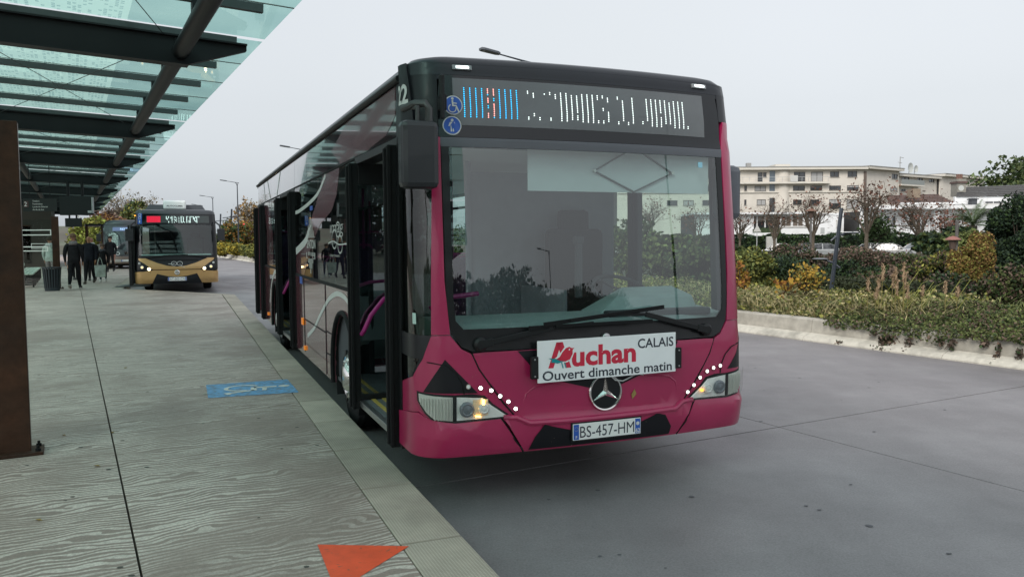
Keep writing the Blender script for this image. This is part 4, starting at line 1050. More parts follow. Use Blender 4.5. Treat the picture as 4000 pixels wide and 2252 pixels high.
def dark_bus():
    B = empty('city_bus', (-22.3, 46.2, 0), .385, 'dark grey city bus with a pale lower bumper partly hidden by the gold bus', 'bus')
    S = Shell(half=1.27, bulge=.16, corner=.42, length=11.9, roof=2.72, roof_r=.3, lean=[(0, .1), (.35, .05), (.6, -.03), (1.0, .0), (1.3, .08), (2.2, .42), (2.7, .7), (3, .8)])
    sy = S.sy
    dk = M('dark_paint', (.03, .028, .035), .3, coat=.6)
    def P(name, poly, mat, **k): return S.panel(name, poly, mat, B, **k)
    P('bumper', [(-1.7, .5), (1.7, .5), (1.7, .98), (0, .90), (-1.7, .98)], M('bumper_bronze', (.20, .15, .125), .35, metal=.4), off=.02, th=.04)
    P('bumper_film', [(-.9, .60), (.9, .60), (.75, .74), (-.75, .74)], M('pale_band', (.35, .33, .30), .4), off=.026, th=.002)
    P('front_panel', [(-1.7, .92), (1.7, .92), (1.7, 1.30), (-1.7, 1.30)], dk, off=0, th=.03)
    P('windscreen', [(-1.3, 1.30), (1.3, 1.30), (1.15, 2.35), (-1.15, 2.35)], M('screen_dark', (.04, .045, .05), .08, coat=.6, coatr=.02, var=.4, vs=2), th=.02)
    P('windscreen_border', [(-1.7, 1.30), (-1.3, 1.30), (-1.15, 2.35), (-1.7, 2.35)], dk, th=.03); P('windscreen_border', [(1.3, 1.30), (1.7, 1.30), (1.7, 2.35), (1.15, 2.35)], dk, th=.03)
    P('display_glass', [(-1.6, 2.35), (1.6, 2.35), (1.5, 2.70), (-1.5, 2.70)], M('dark_crown', (.045, .05, .06), .4, coat=.2), th=.03)
    P('display_panel', [(-.75, 2.38), (.75, 2.38), (.75, 2.60), (-.75, 2.60)], M('display_dim', (.05, .06, .09), .3, emis=(.18, .25, .5), es=.35), off=.006, th=.003)
    S.text('front_lettering', 'RESEAU', 0, 2.43, .12, M('led_pale', (.3, .5, .6), .3, emis=(.4, .6, .9), es=1.), B, off=.012, xscale=1.2)
    me = S.roof_mesh('roof', [(0, 2.66), (.03, 2.80), (.12, 2.93), (.3, 3.0), (.8, 3.03)], 3.03); mkobj('roof', me, M('dark_crown', (.10, .11, .13), .35), B, smooth=True, sharp=60)
    m = MB(); m.lathe([(.09, 0), (.09, -.02), (.065, -.02), (.065, 0)], c=(0, -.0, 1.10), axis='Y', n=20); m.build('round_badge', chrome, B)
    for x in (-.45, .45): S.strip('logo_ring', [(x + .10 * math.cos(t), 1.08 + .08 * math.sin(t)) for t in np.linspace(0, 6.28, 16)], .03, white_film, B, off=.008)
    plate_board(B, S, .0, .665, 'CB-504-AX', '62', y=-.08)
    for sg in (-1, 1):
        def side(y0, y1, z0, z1, name, mat, off=0., th=.03):
            a, b = sorted((sg * sy(y0), sg * sy(y1))); P(name, [(a, z0), (b, z0), (b, z1), (a, z1)], mat, off=off, th=th)
        side(.8, 11.5, .38, 1.2, 'lower_panel', dk); side(.8, 11.5, 1.2, 2.35, 'side_window', glass_dark, off=-.003, th=0); side(.8, 11.5, 2.35, 2.66, 'cantrail_panel', dk)
        m = MB(); m.box((sg * 1.42, .3, 2.0), (.24, .16, .42)); m.tube([(sg * 1.4, .3, 2.2), (sg * 1.3, .45, 2.42)], .03, 6); m.build('side_mirror', M('mirror_black', (.018, .020, .024), .45), B, bevel=.03)
    m = MB(); m.box((0, 6, .45), (2.3, 11, .2)); m.build('underbody', rubber, B)
    for x in (-1.1, 1.1):
        for y in (2.75, 8.9): wheel(B, x, y, .49, -1 if x < 0 else 1, alu)


# ------------------------------------------------------------------ ground, road, platform
PERIOD = 28.55
def tip(k): return (24.67 + PERIOD * k, 4.19)
def notch(k): return (29.8 + PERIOD * k, 1.48)


def joint_groove(pts, w, z, name, parent=None):
    m = MB()
    for a, b in zip(pts[:-1], pts[1:]): m.bar((a.x, a.y, z), (b.x, b.y, z), w, .002)
    return m


def ground_and_road():
    m = MB(); n_ = 40
    m.add([(x, y, -.06) for x, y in ((-1500, -400), (1500, -400), (1500, 2500), (-1500, 2500))], [(0, 1, 2, 3)])
    g = m.build('ground', M('ground_grass', (.055, .06, .035), .95, col2=(.09, .08, .055), c2s=.03, var=.25, vs=.3)); tag(g, kind='structure')
    # road: concrete slabs separated by joints
    E = empty('road'); E['kind'] = 'structure'
    mat = road_material()
    aj = [-30, -18.8, -6.8, 5.23, 17.3, 29.4, 41.5, 53.6, 77.8, 102, 126]
    njo = [-2.0, 5.72, 14.6]
    gp = .012
    for i in range(len(aj) - 1):
        for j in range(len(njo) - 1):
            a0, a1 = aj[i] + gp / 2, aj[i + 1] - gp / 2; n0, n1 = njo[j] + gp / 2, njo[j + 1] - gp / 2
            c = an((a0 + a1) / 2, (n0 + n1) / 2)
            m = MB(); z = -.001 * ((i * 7 + j * 3) % 3)
            P_ = [an(a0, n0, 0), an(a0, n1, 0), an(a1, n1, 0), an(a1, n0, 0)]
            m.add([(p.x, p.y, z) for p in P_] + [(p.x, p.y, -.05) for p in P_], [(0, 1, 2, 3), (0, 4, 5, 1), (1, 5, 6, 2), (2, 6, 7, 3), (3, 7, 4, 0)])
            m.build('road_slab', mat, E)
    m = MB(); P_ = [an(-30, -2.1), an(-30, 15.5), an(128, 15.5), an(128, -2.1)]; m.add([(p.x, p.y, -.03) for p in P_], [(0, 1, 2, 3)]); m.build('road_bed', M('joint_black', (.012, .012, .013), .9), E)
    # gum and oil spots on the road
    rr = random.Random(11)
    m = MB(); m2 = MB()
    for k in range(240):
        a = rr.uniform(-3, 26); n = rr.uniform(2.4, 10.4); r = rr.uniform(.008, .022); p = an(a, n, .0015)
        if (n - 1.5 - (a - 1.27) * .1157) < .4: continue
        nn_ = 7; el = rr.uniform(.5, 1)
        (m2 if rr.random() < .12 else m).add([(p.x + r * math.cos(t * 6.283 / nn_) * rr.uniform(.8, 1.2), p.y + r * el * math.sin(t * 6.283 / nn_) * rr.uniform(.8, 1.2), .0015 + (k % 5) * .0002) for t in range(nn_)], [tuple(range(nn_))])
    o = m.build('gum_spots', M('gum_dark', (.095, .095, .105), .8, island=.3)); tag(o, 'dark chewing gum and oil spots scattered on the road', 'gum spots', kind='stuff')
    o = m2.build('gum_spots', M('gum_pale', (.36, .36, .36), .8, island=.2)); tag(o, 'few pale chewing gum spots on the road', 'gum spots', kind='stuff')
    m = MB()
    for k in range(230):
        a = rr.uniform(2.2, 24); n = rr.uniform(-3.2, 1.6 + (a - 1.27) * .1157 - .5); r = rr.uniform(.006, .020); p = an(a, n, .1815)
        m.add([(p.x + r * math.cos(t * 6.283 / 7) * rr.uniform(.8, 1.2), p.y + r * .8 * math.sin(t * 6.283 / 7) * rr.uniform(.8, 1.2), .1815 + (k % 5) * .0002) for t in range(7)], [tuple(range(7))])
    tag(m.build('gum_spots', M('gum_platform', (.075, .070, .062), .85, island=.35)), 'dark chewing gum spots trodden into the platform surface', 'gum spots', kind='stuff')
    # dropped leaves
    return E


def road_material():
    m = bpy.data.materials.new('road_surface'); m.use_nodes = True; t = m.node_tree; b = t.nodes['Principled BSDF']; MATS['road_surface'] = m
    geo = nn(t, 'ShaderNodeNewGeometry'); pos = geo.outputs['Position']
    def noise_(sc, det=4., rough=.6, st=None):
        v = pos
        if st: mp = nn(t, 'ShaderNodeMapping'); mp.inputs['Rotation'].default_value = (0, 0, -ANG_AX); mp.inputs['Scale'].default_value = st; t.links.new(v, mp.inputs[0]); v = mp.outputs[0]
        n = nn(t, 'ShaderNodeTexNoise', Scale=sc, Detail=det, Roughness=rough); t.links.new(v, n.inputs['Vector']); return n.outputs[0]
    def rng_(o, a, b_, c, d):
        r = nn(t, 'ShaderNodeMapRange'); r.inputs['From Min'].default_value = a; r.inputs['From Max'].default_value = b_; r.inputs['To Min'].default_value = c; r.inputs['To Max'].default_value = d
        t.links.new(o, r.inputs[0]); return r.outputs[0]
    def mul(a, b_):
        x = nn(t, 'ShaderNodeMath', operation='MULTIPLY'); t.links.new(a, x.inputs[0]); t.links.new(b_, x.inputs[1]); return x.outputs[0]
    big = rng_(noise_(.35, 6, .7), .3, .7, .80, 1.16); mid = rng_(noise_(2.3, 5), .3, .7, .93, 1.07); fine = rng_(noise_(75, 2, .8), .3, .7, .80, 1.2)
    tyre = rng_(noise_(1., 4, .6, (1.1, .12, 1)), .35, .65, .90, 1.07)
    v = mul(mul(big, mid), mul(fine, tyre))
    s = nn(t, 'ShaderNodeVectorMath', operation='SCALE'); s.inputs[0].default_value = (.212, .202, .208); t.links.new(v, s.inputs['Scale']); t.links.new(s.outputs[0], b.inputs['Base Color'])
    t.links.new(rng_(noise_(.8, 5), .3, .7, .42, .68), b.inputs['Roughness'])
    bp = nn(t, 'ShaderNodeBump', Strength=.25, Distance=.004); t.links.new(noise_(220, 2), bp.inputs['Height']); t.links.new(bp.outputs[0], b.inputs['Normal'])
    return m


def platform_material():
    """etched concrete: wavy lighter veins running across the platform"""
    m = bpy.data.materials.new('etched_concrete'); m.use_nodes = True; t = m.node_tree; b = t.nodes['Principled BSDF']; MATS['etched_concrete'] = m
    geo = nn(t, 'ShaderNodeNewGeometry')
    rot = nn(t, 'ShaderNodeMapping'); rot.inputs['Rotation'].default_value = (0, 0, -ANG_AX + .0); t.links.new(geo.outputs['Position'], rot.inputs[0])   # x across, y along
    def noise_(sc, det=3., rough=.55, st=None, src=None, dist=0.):
        v = src or rot.outputs[0]
        if st: mp = nn(t, 'ShaderNodeMapping'); mp.inputs['Scale'].default_value = st; t.links.new(v, mp.inputs[0]); v = mp.outputs[0]
        n = nn(t, 'ShaderNodeTexNoise', Scale=sc, Detail=det, Roughness=rough, Distortion=dist); t.links.new(v, n.inputs['Vector']); return n.outputs[0]
    def rng_(o, a, b_, c, d, smooth=False):
        r = nn(t, 'ShaderNodeMapRange'); r.inputs['From Min'].default_value = a; r.inputs['From Max'].default_value = b_; r.inputs['To Min'].default_value = c; r.inputs['To Max'].default_value = d
        if smooth: r.interpolation_type = 'SMOOTHSTEP'
        t.links.new(o, r.inputs[0]); return r.outputs[0]
    def op(kind, a, b_=None, k=None):
        x = nn(t, 'ShaderNodeMath', operation=kind); t.links.new(a, x.inputs[0])
        if b_ is not None: t.links.new(b_, x.inputs[1])
        elif k is not None: x.inputs[1].default_value = k
        return x.outputs[0]
    sep = nn(t, 'ShaderNodeSeparateXYZ'); t.links.new(rot.outputs[0], sep.inputs[0])
    warp = op('MULTIPLY', noise_(1., 2., .5, (2.1, 3.0, 1)), k=40.)
    warp2 = op('MULTIPLY', noise_(1., 2., .5, (4.5, 9., 1)), k=6.5)
    ph = op('ADD', op('ADD', op('MULTIPLY', sep.outputs[1], k=122.), warp), warp2)
    sn = op('SINE', ph)
    thr = rng_(noise_(1., 3., .5, (2.6, 9., 1)), .3, .7, -.7, .9)
    df = op('SUBTRACT', sn, thr)
    stripe = rng_(df, -.15, .15, 0, 1, True)
    wear = rng_(noise_(.55, 5., .65), .36, .56, 0.12, 1.0, True)
    fleck = rng_(noise_(60, 3., .7), .42, .6, .62, 1.0)
    stripe = op('MULTIPLY', op('MULTIPLY', stripe, wear), fleck)
    mx = nn(t, 'ShaderNodeMix', data_type='RGBA'); mx.inputs[6].default_value = (.275, .216, .185, 1); mx.inputs[7].default_value = (.62, .55, .49, 1)
    t.links.new(stripe, mx.inputs[0])
    var = op('MULTIPLY', rng_(noise_(.3, 5., .6), .3, .7, .82, 1.16), rng_(noise_(70, 2., .8), .3, .7, .82, 1.18))
    s = nn(t, 'ShaderNodeVectorMath', operation='SCALE'); t.links.new(mx.outputs[2], s.inputs[0]); t.links.new(var, s.inputs['Scale']); t.links.new(s.outputs[0], b.inputs['Base Color'])
    b.inputs['Roughness'].default_value = .62
    h = op('ADD', op('MULTIPLY', stripe, k=1.), op('MULTIPLY', noise_(150, 2.), k=.5))
    bp = nn(t, 'ShaderNodeBump', Strength=.35, Distance=.003); t.links.new(h, bp.inputs['Height']); t.links.new(bp.outputs[0], b.inputs['Normal'])
    return m


def kerb_material():
    m = bpy.data.materials.new('kerb_concrete'); m.use_nodes = True; t = m.node_tree; b = t.nodes['Principled BSDF']; MATS['kerb_concrete'] = m
    geo = nn(t, 'ShaderNodeNewGeometry'); mp = nn(t, 'ShaderNodeMapping'); mp.inputs['Rotation'].default_value = (0, 0, -BAY); mp.inputs['Scale'].default_value = (1, 1, 1); t.links.new(geo.outputs['Position'], mp.inputs[0])
    vo = nn(t, 'ShaderNodeTexVoronoi', Scale=62.); vo.inputs['Randomness'].default_value = 0.0; t.links.new(mp.outputs[0], vo.inputs['Vector'])
    r = nn(t, 'ShaderNodeMapRange'); r.inputs['From Min'].default_value = .22; r.inputs['From Max'].default_value = .42; r.inputs['To Min'].default_value = 1.18; r.inputs['To Max'].default_value = .80; t.links.new(vo.outputs['Distance'], r.inputs[0])
    nz = nn(t, 'ShaderNodeTexNoise', Scale=1.7, Detail=6., Roughness=.65); t.links.new(geo.outputs['Position'], nz.inputs['Vector'])
    r2 = nn(t, 'ShaderNodeMapRange'); r2.inputs['From Min'].default_value = .3; r2.inputs['From Max'].default_value = .7; r2.inputs['To Min'].default_value = .66; r2.inputs['To Max'].default_value = 1.15; t.links.new(nz.outputs[0], r2.inputs[0])
    ob = nn(t, 'ShaderNodeObjectInfo'); r3 = nn(t, 'ShaderNodeMapRange'); r3.inputs['To Min'].default_value = .88; r3.inputs['To Max'].default_value = 1.1; t.links.new(ob.outputs['Random'], r3.inputs[0])
    a = nn(t, 'ShaderNodeMath', operation='MULTIPLY'); t.links.new(r.outputs[0], a.inputs[0]); t.links.new(r2.outputs[0], a.inputs[1])
    a2 = nn(t, 'ShaderNodeMath', operation='MULTIPLY'); t.links.new(a.outputs[0], a2.inputs[0]); t.links.new(r3.outputs[0], a2.inputs[1])
    s = nn(t, 'ShaderNodeVectorMath', operation='SCALE'); s.inputs[0].default_value = (.47, .405, .335); t.links.new(a2.outputs[0], s.inputs['Scale']); t.links.new(s.outputs[0], b.inputs['Base Color'])
    b.inputs['Roughness'].default_value = .7
    bp = nn(t, 'ShaderNodeBump', Strength=.5, Distance=.004); bp.invert = True; t.links.new(vo.outputs['Distance'], bp.inputs['Height']); t.links.new(bp.outputs[0], b.inputs['Normal'])
    return m


def platform():
    E = empty('platform'); E['kind'] = 'structure'
    pm = platform_material(); km = kerb_material()
    KW = .33; Z = .18
    def prism(pts, name, mat, par, z0=-.05, z1=Z, bevel=0):
        m = MB(); m.prism([(p.x, p.y) for p in pts], z0, z1); return m.build(name, mat, par, bevel=bevel)
    # strip west of the long joint
    aj = [-30, -12, 6.6, 25.2, 43.8, 62.4, 81, 100]
    for a0, a1 in zip(aj[:-1], aj[1:]):
        prism([an(a0 + .005, -9), an(a0 + .005, .234), an(a1 - .005, .234), an(a1 - .005, -9)], 'platform_slab', pm, E)
    kd = Vector((-math.sin(BAY), math.cos(BAY), 0)); kn = Vector((math.cos(BAY), math.sin(BAY), 0))
    K = empty('kerb'); K['kind'] = 'structure'
    for k in (-1, 0, 1, 2):
        nt_, tp, n2 = notch(k - 1), tip(k), notch(k)
        p0 = an(*nt_); p1 = an(*tp); p2 = an(*n2)
        rd = (p2 - p1).normalized(); rn = Vector((-rd.y, rd.x, 0))   # inward normal of return edge
        if rn.dot(N2) > 0: rn = -rn
        inner1 = p1 - kn * KW
        # inner corner: offset both edges
        # platform body polygon
        ia = p0 - kn * KW; 
        d = p1 - kn * KW
        prism([an(nt_[0], .246), ia + kn * 0.0 - kn * .006, d - kn * .006, p2 - kn * .006, an(n2[0], .246)], 'platform_slab', pm, E)
        prism([d - kn * .004, p1 , p2], 'kerb_corner', km, K)
        # kerb stones one metre long; joints registered to the survey
        L = (p1 - p0).length
        ref = (Vector((-.0 - .06, 3.65, 0)) - p0).dot(kd) if k == 0 else 0
        s = (ref + .58) % 1.0 if k == 0 else 0
        ss = [0.] + [s + i for i in range(int(L) + 1) if .05 < s + i < L - .05] + [L]
        me_cache = {}
        for s0, s1 in zip(ss[:-1], ss[1:]):
            ln = round(s1 - s0, 3)
            if ln not in me_cache:
                m = MB(); m.prism([(-KW, .008), (0, .008), (0, ln - .008), (-KW, ln - .008)], -.05, Z); me_cache[ln] = m.mesh('kerb_stone'); me_cache[ln].materials.append(km)
            o = bpy.data.objects.new('kerb_stone', me_cache[ln]); COL.objects.link(o); o.parent = K
            o.location = p0 + kd * s0; o.rotation_euler = (0, 0, BAY)
            b = o.modifiers.new('bevel', 'BEVEL'); b.width = .006; b.segments = 2
    # blue accessibility marking and orange arrow
    T = tag(empty('floor_marking'), 'blue painted wheelchair marking on the platform beside the open front door', 'floor marking')
    zb = Z + .003
    q = [Vector((-3.37, 8.69, zb)), Vector((-3.07, 7.96, zb)), Vector((-2.23, 8.24, zb)), Vector((-2.57, 9.02, zb))]
    # rectangle about 0.85 x 0.8
    m = MB(); m.add(q, [(0, 1, 2, 3)]); m.build('blue_field', M('blue_floor_paint', (.12, .36, .64), .6, var=.25, vs=14, col2=(.14, .24, .35), c2s=18, c2t=.54, c2w=.06), T)
    c = (q[0] + q[2]) / 2 + Vector((0, 0, .003)); ex = (q[2] - q[1]).normalized(); ey = Vector((-ex.y, ex.x, 0))
    # figure lies with its head towards the kerb
    person_symbol_disabled(lambda x, y: c + ex * (y * .86 + .03) - ey * (x * .80), M('floor_white', (.70, .70, .66), .7, var=.15, vs=30), T, 'wheelchair_symbol')
    m = MB(); 
    tri = [(-1.02, 4.06), (-.80, 3.50), (-.54, 4.03)]
    m.add([(x, y, zb) for x, y in tri], [(0, 1, 2)]); o = m.build('floor_arrow', M('orange_floor_paint', (.82, .095, .030), .55, var=.12, vs=8, col2=(.36, .10, .06), c2s=24, c2t=.66, c2w=.05)); tag(o, 'bright orange triangle painted at the platform edge near the viewer', 'floor marking')
    # litter
    rr = random.Random(5)
    for k, (px, py) in enumerate(((365, 1283), (380, 1820), (152, 2032), (165, 1393), (150, 1345), (800, 1540), (490, 1437), (440, 1690), (1090, 1200), (250, 1700))):
        p = None
        d = _f0 + _r * ((px - 2000) / FPX) - _u * ((py - 1126) / FPX); tt = (Z - EYE) / d.z; p = Vector((0, 0, EYE)) + d * tt
        l = rr.uniform(.02, .035); w = l * .45; a = rr.uniform(0, 3)
        m = MB(); pts = [(l, 0, .004), (l * .2, w, .010), (-l, 0, .004), (l * .2, -w, .007), (0, 0, .001)]
        m.add([(p.x + x * math.cos(a) - y * math.sin(a), p.y + x * math.sin(a) + y * math.cos(a), Z + .001 + z) for x, y, z in pts], [(0, 1, 4), (1, 2, 4), (2, 3, 4), (3, 0, 4)])
        nm, mt, lb = (('paper_scrap', M('leaf_pale', (.45, .45, .40), .8), 'pale paper scrap') if k in (0, 4, 3, 5) else ('fallen_leaf', M('leaf_yellow', (.30, .21, .07), .8), 'small dry yellow leaf'))
        wh = ['on the long platform joint', 'between the brown post and the joint', 'at the lower left of the platform', 'near the far end of the left slab', 'farthest up the left slab', 'left of the blue marking', 'on the middle of the platform', 'beside the brown post foot', 'near the kerb tip', 'just beyond the brown post foot']
        tag(m.build(nm, mt), f'{lb} lying {wh[k]}', 'litter')


# ------------------------------------------------------------------ canopy over the platform
def canopy_glass_material():
    m = bpy.data.materials.new('canopy_glass'); m.use_nodes = True; t = m.node_tree; t.nodes.clear(); MATS['canopy_glass'] = m
    out = nn(t, 'ShaderNodeOutputMaterial')
    geo = nn(t, 'ShaderNodeNewGeometry'); rot = nn(t, 'ShaderNodeMapping'); rot.inputs['Rotation'].default_value = (0, 0, -ANG_AX); t.links.new(geo.outputs['Position'], rot.inputs[0])
    sep = nn(t, 'ShaderNodeSeparateXYZ'); t.links.new(rot.outputs[0], sep.inputs[0])
    tr = nn(t, 'ShaderNodeBsdfTransparent'); gl = nn(t, 'ShaderNodeBsdfGlossy'); gl.inputs['Roughness'].default_value = .03; gl.inputs[0].default_value = (.8, .95, .93, 1)
    ob = nn(t, 'ShaderNodeObjectInfo'); cr = nn(t, 'ShaderNodeMix', data_type='RGBA'); cr.inputs[6].default_value = (.38, .66, .635, 1); cr.inputs[7].default_value = (.50, .77, .735, 1)
    t.links.new(ob.outputs['Random'], cr.inputs[0]); t.links.new(cr.outputs[2], tr.inputs[0])
    df = nn(t, 'ShaderNodeBsdfTranslucent'); df.inputs[0].default_value = (.55, .82, .74, 1)
    nz = nn(t, 'ShaderNodeTexNoise', Scale=.9, Detail=5.); t.links.new(rot.outputs[0], nz.inputs['Vector'])
    mr = nn(t, 'ShaderNodeMapRange'); mr.inputs['From Min'].default_value = .35; mr.inputs['From Max'].default_value = .7; mr.inputs['To Min'].default_value = .12; mr.inputs['To Max'].default_value = .42
    t.links.new(nz.outputs[0], mr.inputs[0])
    # printed dot pattern on the inner part of each pane
    sc = nn(t, 'ShaderNodeVectorMath', operation='MULTIPLY'); sc.inputs[1].default_value = (20, 14, 0); t.links.new(rot.outputs[0], sc.inputs[0])
    fl = nn(t, 'ShaderNodeVectorMath', operation='FLOOR'); t.links.new(sc.outputs[0], fl.inputs[0])
    wn = nn(t, 'ShaderNodeTexWhiteNoise'); t.links.new(fl.outputs[0], wn.inputs['Vector'])
    cell = nn(t, 'ShaderNodeMath', operation='GREATER_THAN'); cell.inputs[1].default_value = .5; t.links.new(wn.outputs[0], cell.inputs[0])
    fr_ = nn(t, 'ShaderNodeVectorMath', operation='FRACTION'); t.links.new(sc.outputs[0], fr_.inputs[0]); s2 = nn(t, 'ShaderNodeSeparateXYZ'); t.links.new(fr_.outputs[0], s2.inputs[0])
    def band(o, lo, hi):
        a = nn(t, 'ShaderNodeMath', operation='GREATER_THAN'); a.inputs[1].default_value = lo; t.links.new(o, a.inputs[0])
        b = nn(t, 'ShaderNodeMath', operation='LESS_THAN'); b.inputs[1].default_value = hi; t.links.new(o, b.inputs[0])
        c = nn(t, 'ShaderNodeMath', operation='MULTIPLY'); t.links.new(a.outputs[0], c.inputs[0]); t.links.new(b.outputs[0], c.inputs[1]); return c.outputs[0]
    def mul(a, b):
        c = nn(t, 'ShaderNodeMath', operation='MULTIPLY'); t.links.new(a, c.inputs[0]); t.links.new(b, c.inputs[1]); return c.outputs[0]
    dots = mul(mul(band(s2.outputs[0], .15, .85), band(s2.outputs[1], .15, .85)), cell.outputs[0])
    # wide blank columns every seven cells
    md = nn(t, 'ShaderNodeMath', operation='FRACT'); dv = nn(t, 'ShaderNodeMath', operation='MULTIPLY'); dv.inputs[1].default_value = 20 / 6.; t.links.new(sep.outputs[0], dv.inputs[0]); t.links.new(dv.outputs[0], md.inputs[0])
    dots = mul(dots, band(md.outputs[0], .17, 1.01))
    inner = nn(t, 'ShaderNodeMath', operation='LESS_THAN'); inner.inputs[1].default_value = .66; t.links.new(sep.outputs[0], inner.inputs[0])
    film = nn(t, 'ShaderNodeMath', operation='SUBTRACT'); film.inputs[0].default_value = 1; t.links.new(dots, film.inputs[1])
    filmw = mul(mul(film.outputs[0], inner.outputs[0]), inner.outputs[0])
    fw = nn(t, 'ShaderNodeMath', operation='MULTIPLY'); fw.inputs[1].default_value = .8; t.links.new(filmw, fw.inputs[0])
    mxv = nn(t, 'ShaderNodeMath', operation='MAXIMUM'); t.links.new(fw.outputs[0], mxv.inputs[0]); t.links.new(mr.outputs[0], mxv.inputs[1])
    m1 = nn(t, 'ShaderNodeMixShader'); t.links.new(mxv.outputs[0], m1.inputs[0]); t.links.new(tr.outputs[0], m1.inputs[1]); t.links.new(df.outputs[0], m1.inputs[2])
    f = nn(t, 'ShaderNodeFresnel'); bi = nn(t, 'ShaderNodeMapRange'); bi.inputs['To Min'].default_value = 1.6; bi.inputs['To Max'].default_value = 1 / 1.6
    t.links.new(geo.outputs['Backfacing'], bi.inputs[0]); t.links.new(bi.outputs[0], f.inputs['IOR'])
    m2 = nn(t, 'ShaderNodeMixShader'); t.links.new(f.outputs[0], m2.inputs[0]); t.links.new(m1.outputs[0], m2.inputs[1]); t.links.new(gl.outputs[0], m2.inputs[2])
    t.links.new(m2.outputs[0], out.inputs[0]); return m


def canopy():
    T = tag(empty('platform_canopy', (0, 0, 0), ANG_AX), 'long green glass canopy on dark steel beams over the platform', 'canopy')
    gm = canopy_glass_material()
    # local frame: x = across (n), y = along (a)
    SL = .033
    zt = lambda n, z: z - SL * (n - 1.2)
    A0, SP = 10.3, 7.66
    ks = range(-3, 9)
    TH = 3.96      # tube centre height
    nL, nR = -6.5, 1.86
    beam_me = None
    for k in ks:
        a = A0 + SP * k
        if beam_me is None:
            m = MB(); hw = .045
            pts = [(nL, zt(nL, 4.16)), (1.97, zt(1.97, 4.16)), (1.97, zt(1.97, 4.10)), (1.32, zt(1.3, 3.86)), (nL, zt(nL, 3.86))]
            m.prism(pts, -hw, hw, f=lambda x, y, z: Vector((x, z, y)))
            # flanges
            m.bar((nL, 0, zt(nL, 3.85)), (1.30, 0, zt(1.30, 3.85)), .20, .025); m.bar((nL, 0, zt(nL, 4.165)), (1.97, 0, zt(1.97, 4.165)), .20, .02)
            beam_me = m.mesh('main_beam'); beam_me.materials.append(steel_dark)
        o = bpy.data.objects.new('main_beam', beam_me); COL.objects.link(o); o.parent = T; o.location = (0, a, 0)
    # longitudinal tubes between the beams
    for n, r in ((1.215, .095), (-1.2, .095), (-3.4, .095)):
        for k in list(ks)[:-1]:
            a = A0 + SP * k
            m = MB(); z = zt(n, 3.99); m.tube([(n, a + .03, z), (n, a + SP - .03, z)], r, 12); m.build('edge_tube', steel_dark, T, smooth=True)
    pur = MB(); w = .07
    for n0, n1 in ((nL, nR),):
        pur.bar((n0, 0, zt(n0, 4.215)), (n1, 0, zt(n1, 4.215)), .07, .085)
    pme = pur.mesh('purlin'); pme.materials.append(purlin_mat)
    br = MB(); br.box((1.215, 0, zt(1.215, 4.11)), (.12, .12, .14)); bme = br.mesh('bracket'); bme.materials.append(steel_dark)
    gy = SP / 5
    G = MB(); 
    g0, g1 = nL, 2.19
    gme = []
    for wd in (gy - .012,):
        m = MB(); m.add([(g0, .006, zt(g0, 4.275)), (g1, .006, zt(g1, 4.275)), (g1, wd, zt(g1, 4.275)), (g0, wd, zt(g0, 4.275))], [(0, 1, 2, 3)])
        x = m.mesh('glass_pane'); x.materials.append(gm); gme.append(x)
    # the panes either side of a beam stop short, leaving the open slot seen over each beam
    def pane(y0, y1):
        m = MB(); m.add([(g0, y0, zt(g0, 4.275)), (g1, y0, zt(g1, 4.275)), (g1, y1, zt(g1, 4.275)), (g0, y1, zt(g0, 4.275))], [(0, 1, 2, 3)]); x = m.mesh('glass_pane'); x.materials.append(gm); return x
    first, mid, last = pane(.10, gy - .006), pane(.006, gy - .006), pane(.006, gy - .03)
    em = MB(); em.bar((g0, 0, zt(g0, 4.276)), (g1, 0, zt(g1, 4.276)), .008, .012); eme = em.mesh('pane_joint'); eme.materials.append(rubber)
    for k in list(ks)[:-1]:
        for j in range(5):
            a = A0 + SP * k + gy * j
            for me_, nm, yy in ((pme, 'purlin', a), (bme, 'bracket', a)):
                o = bpy.data.objects.new(nm, me_); COL.objects.link(o); o.parent = T; o.location = (0, yy + (.0 if j else .0), 0)
            o = bpy.data.objects.new('glass_pane', first if j == 0 else (last if j == 4 else mid)); COL.objects.link(o); o.parent = T; o.location = (0, a, 0)
            if j: o = bpy.data.objects.new('pane_joint', eme); COL.objects.link(o); o.parent = T; o.location = (0, a, 0)
        # purlin on the near side of each beam
    # tension rods under the glass
    for k in (-1, 0, 1, 2, 3):
        a = A0 + SP * k
        m = MB(); m.tube([(-1.1, a + .2, 4.12), (1.0, a + gy * 5 - .4, 4.09)], .005, 5); m.tube([(-1.1, a - .4 + gy * 5, 4.12), (1.0, a + .2, 4.09)], .005, 5); m.build('tie_rod', steel_dark, T)
    # columns
    for k in (-3, -1, 1, 3, 5, 7):
        m = MB(); a = A0 + SP * k; m.tube([(-3.4, a, .18), (-3.4, a, 4.0)], .11, 12); m.box((-3.4, a, .2), (.4, .4, .04)); m.build('column', corten, T, smooth=True)
    return T


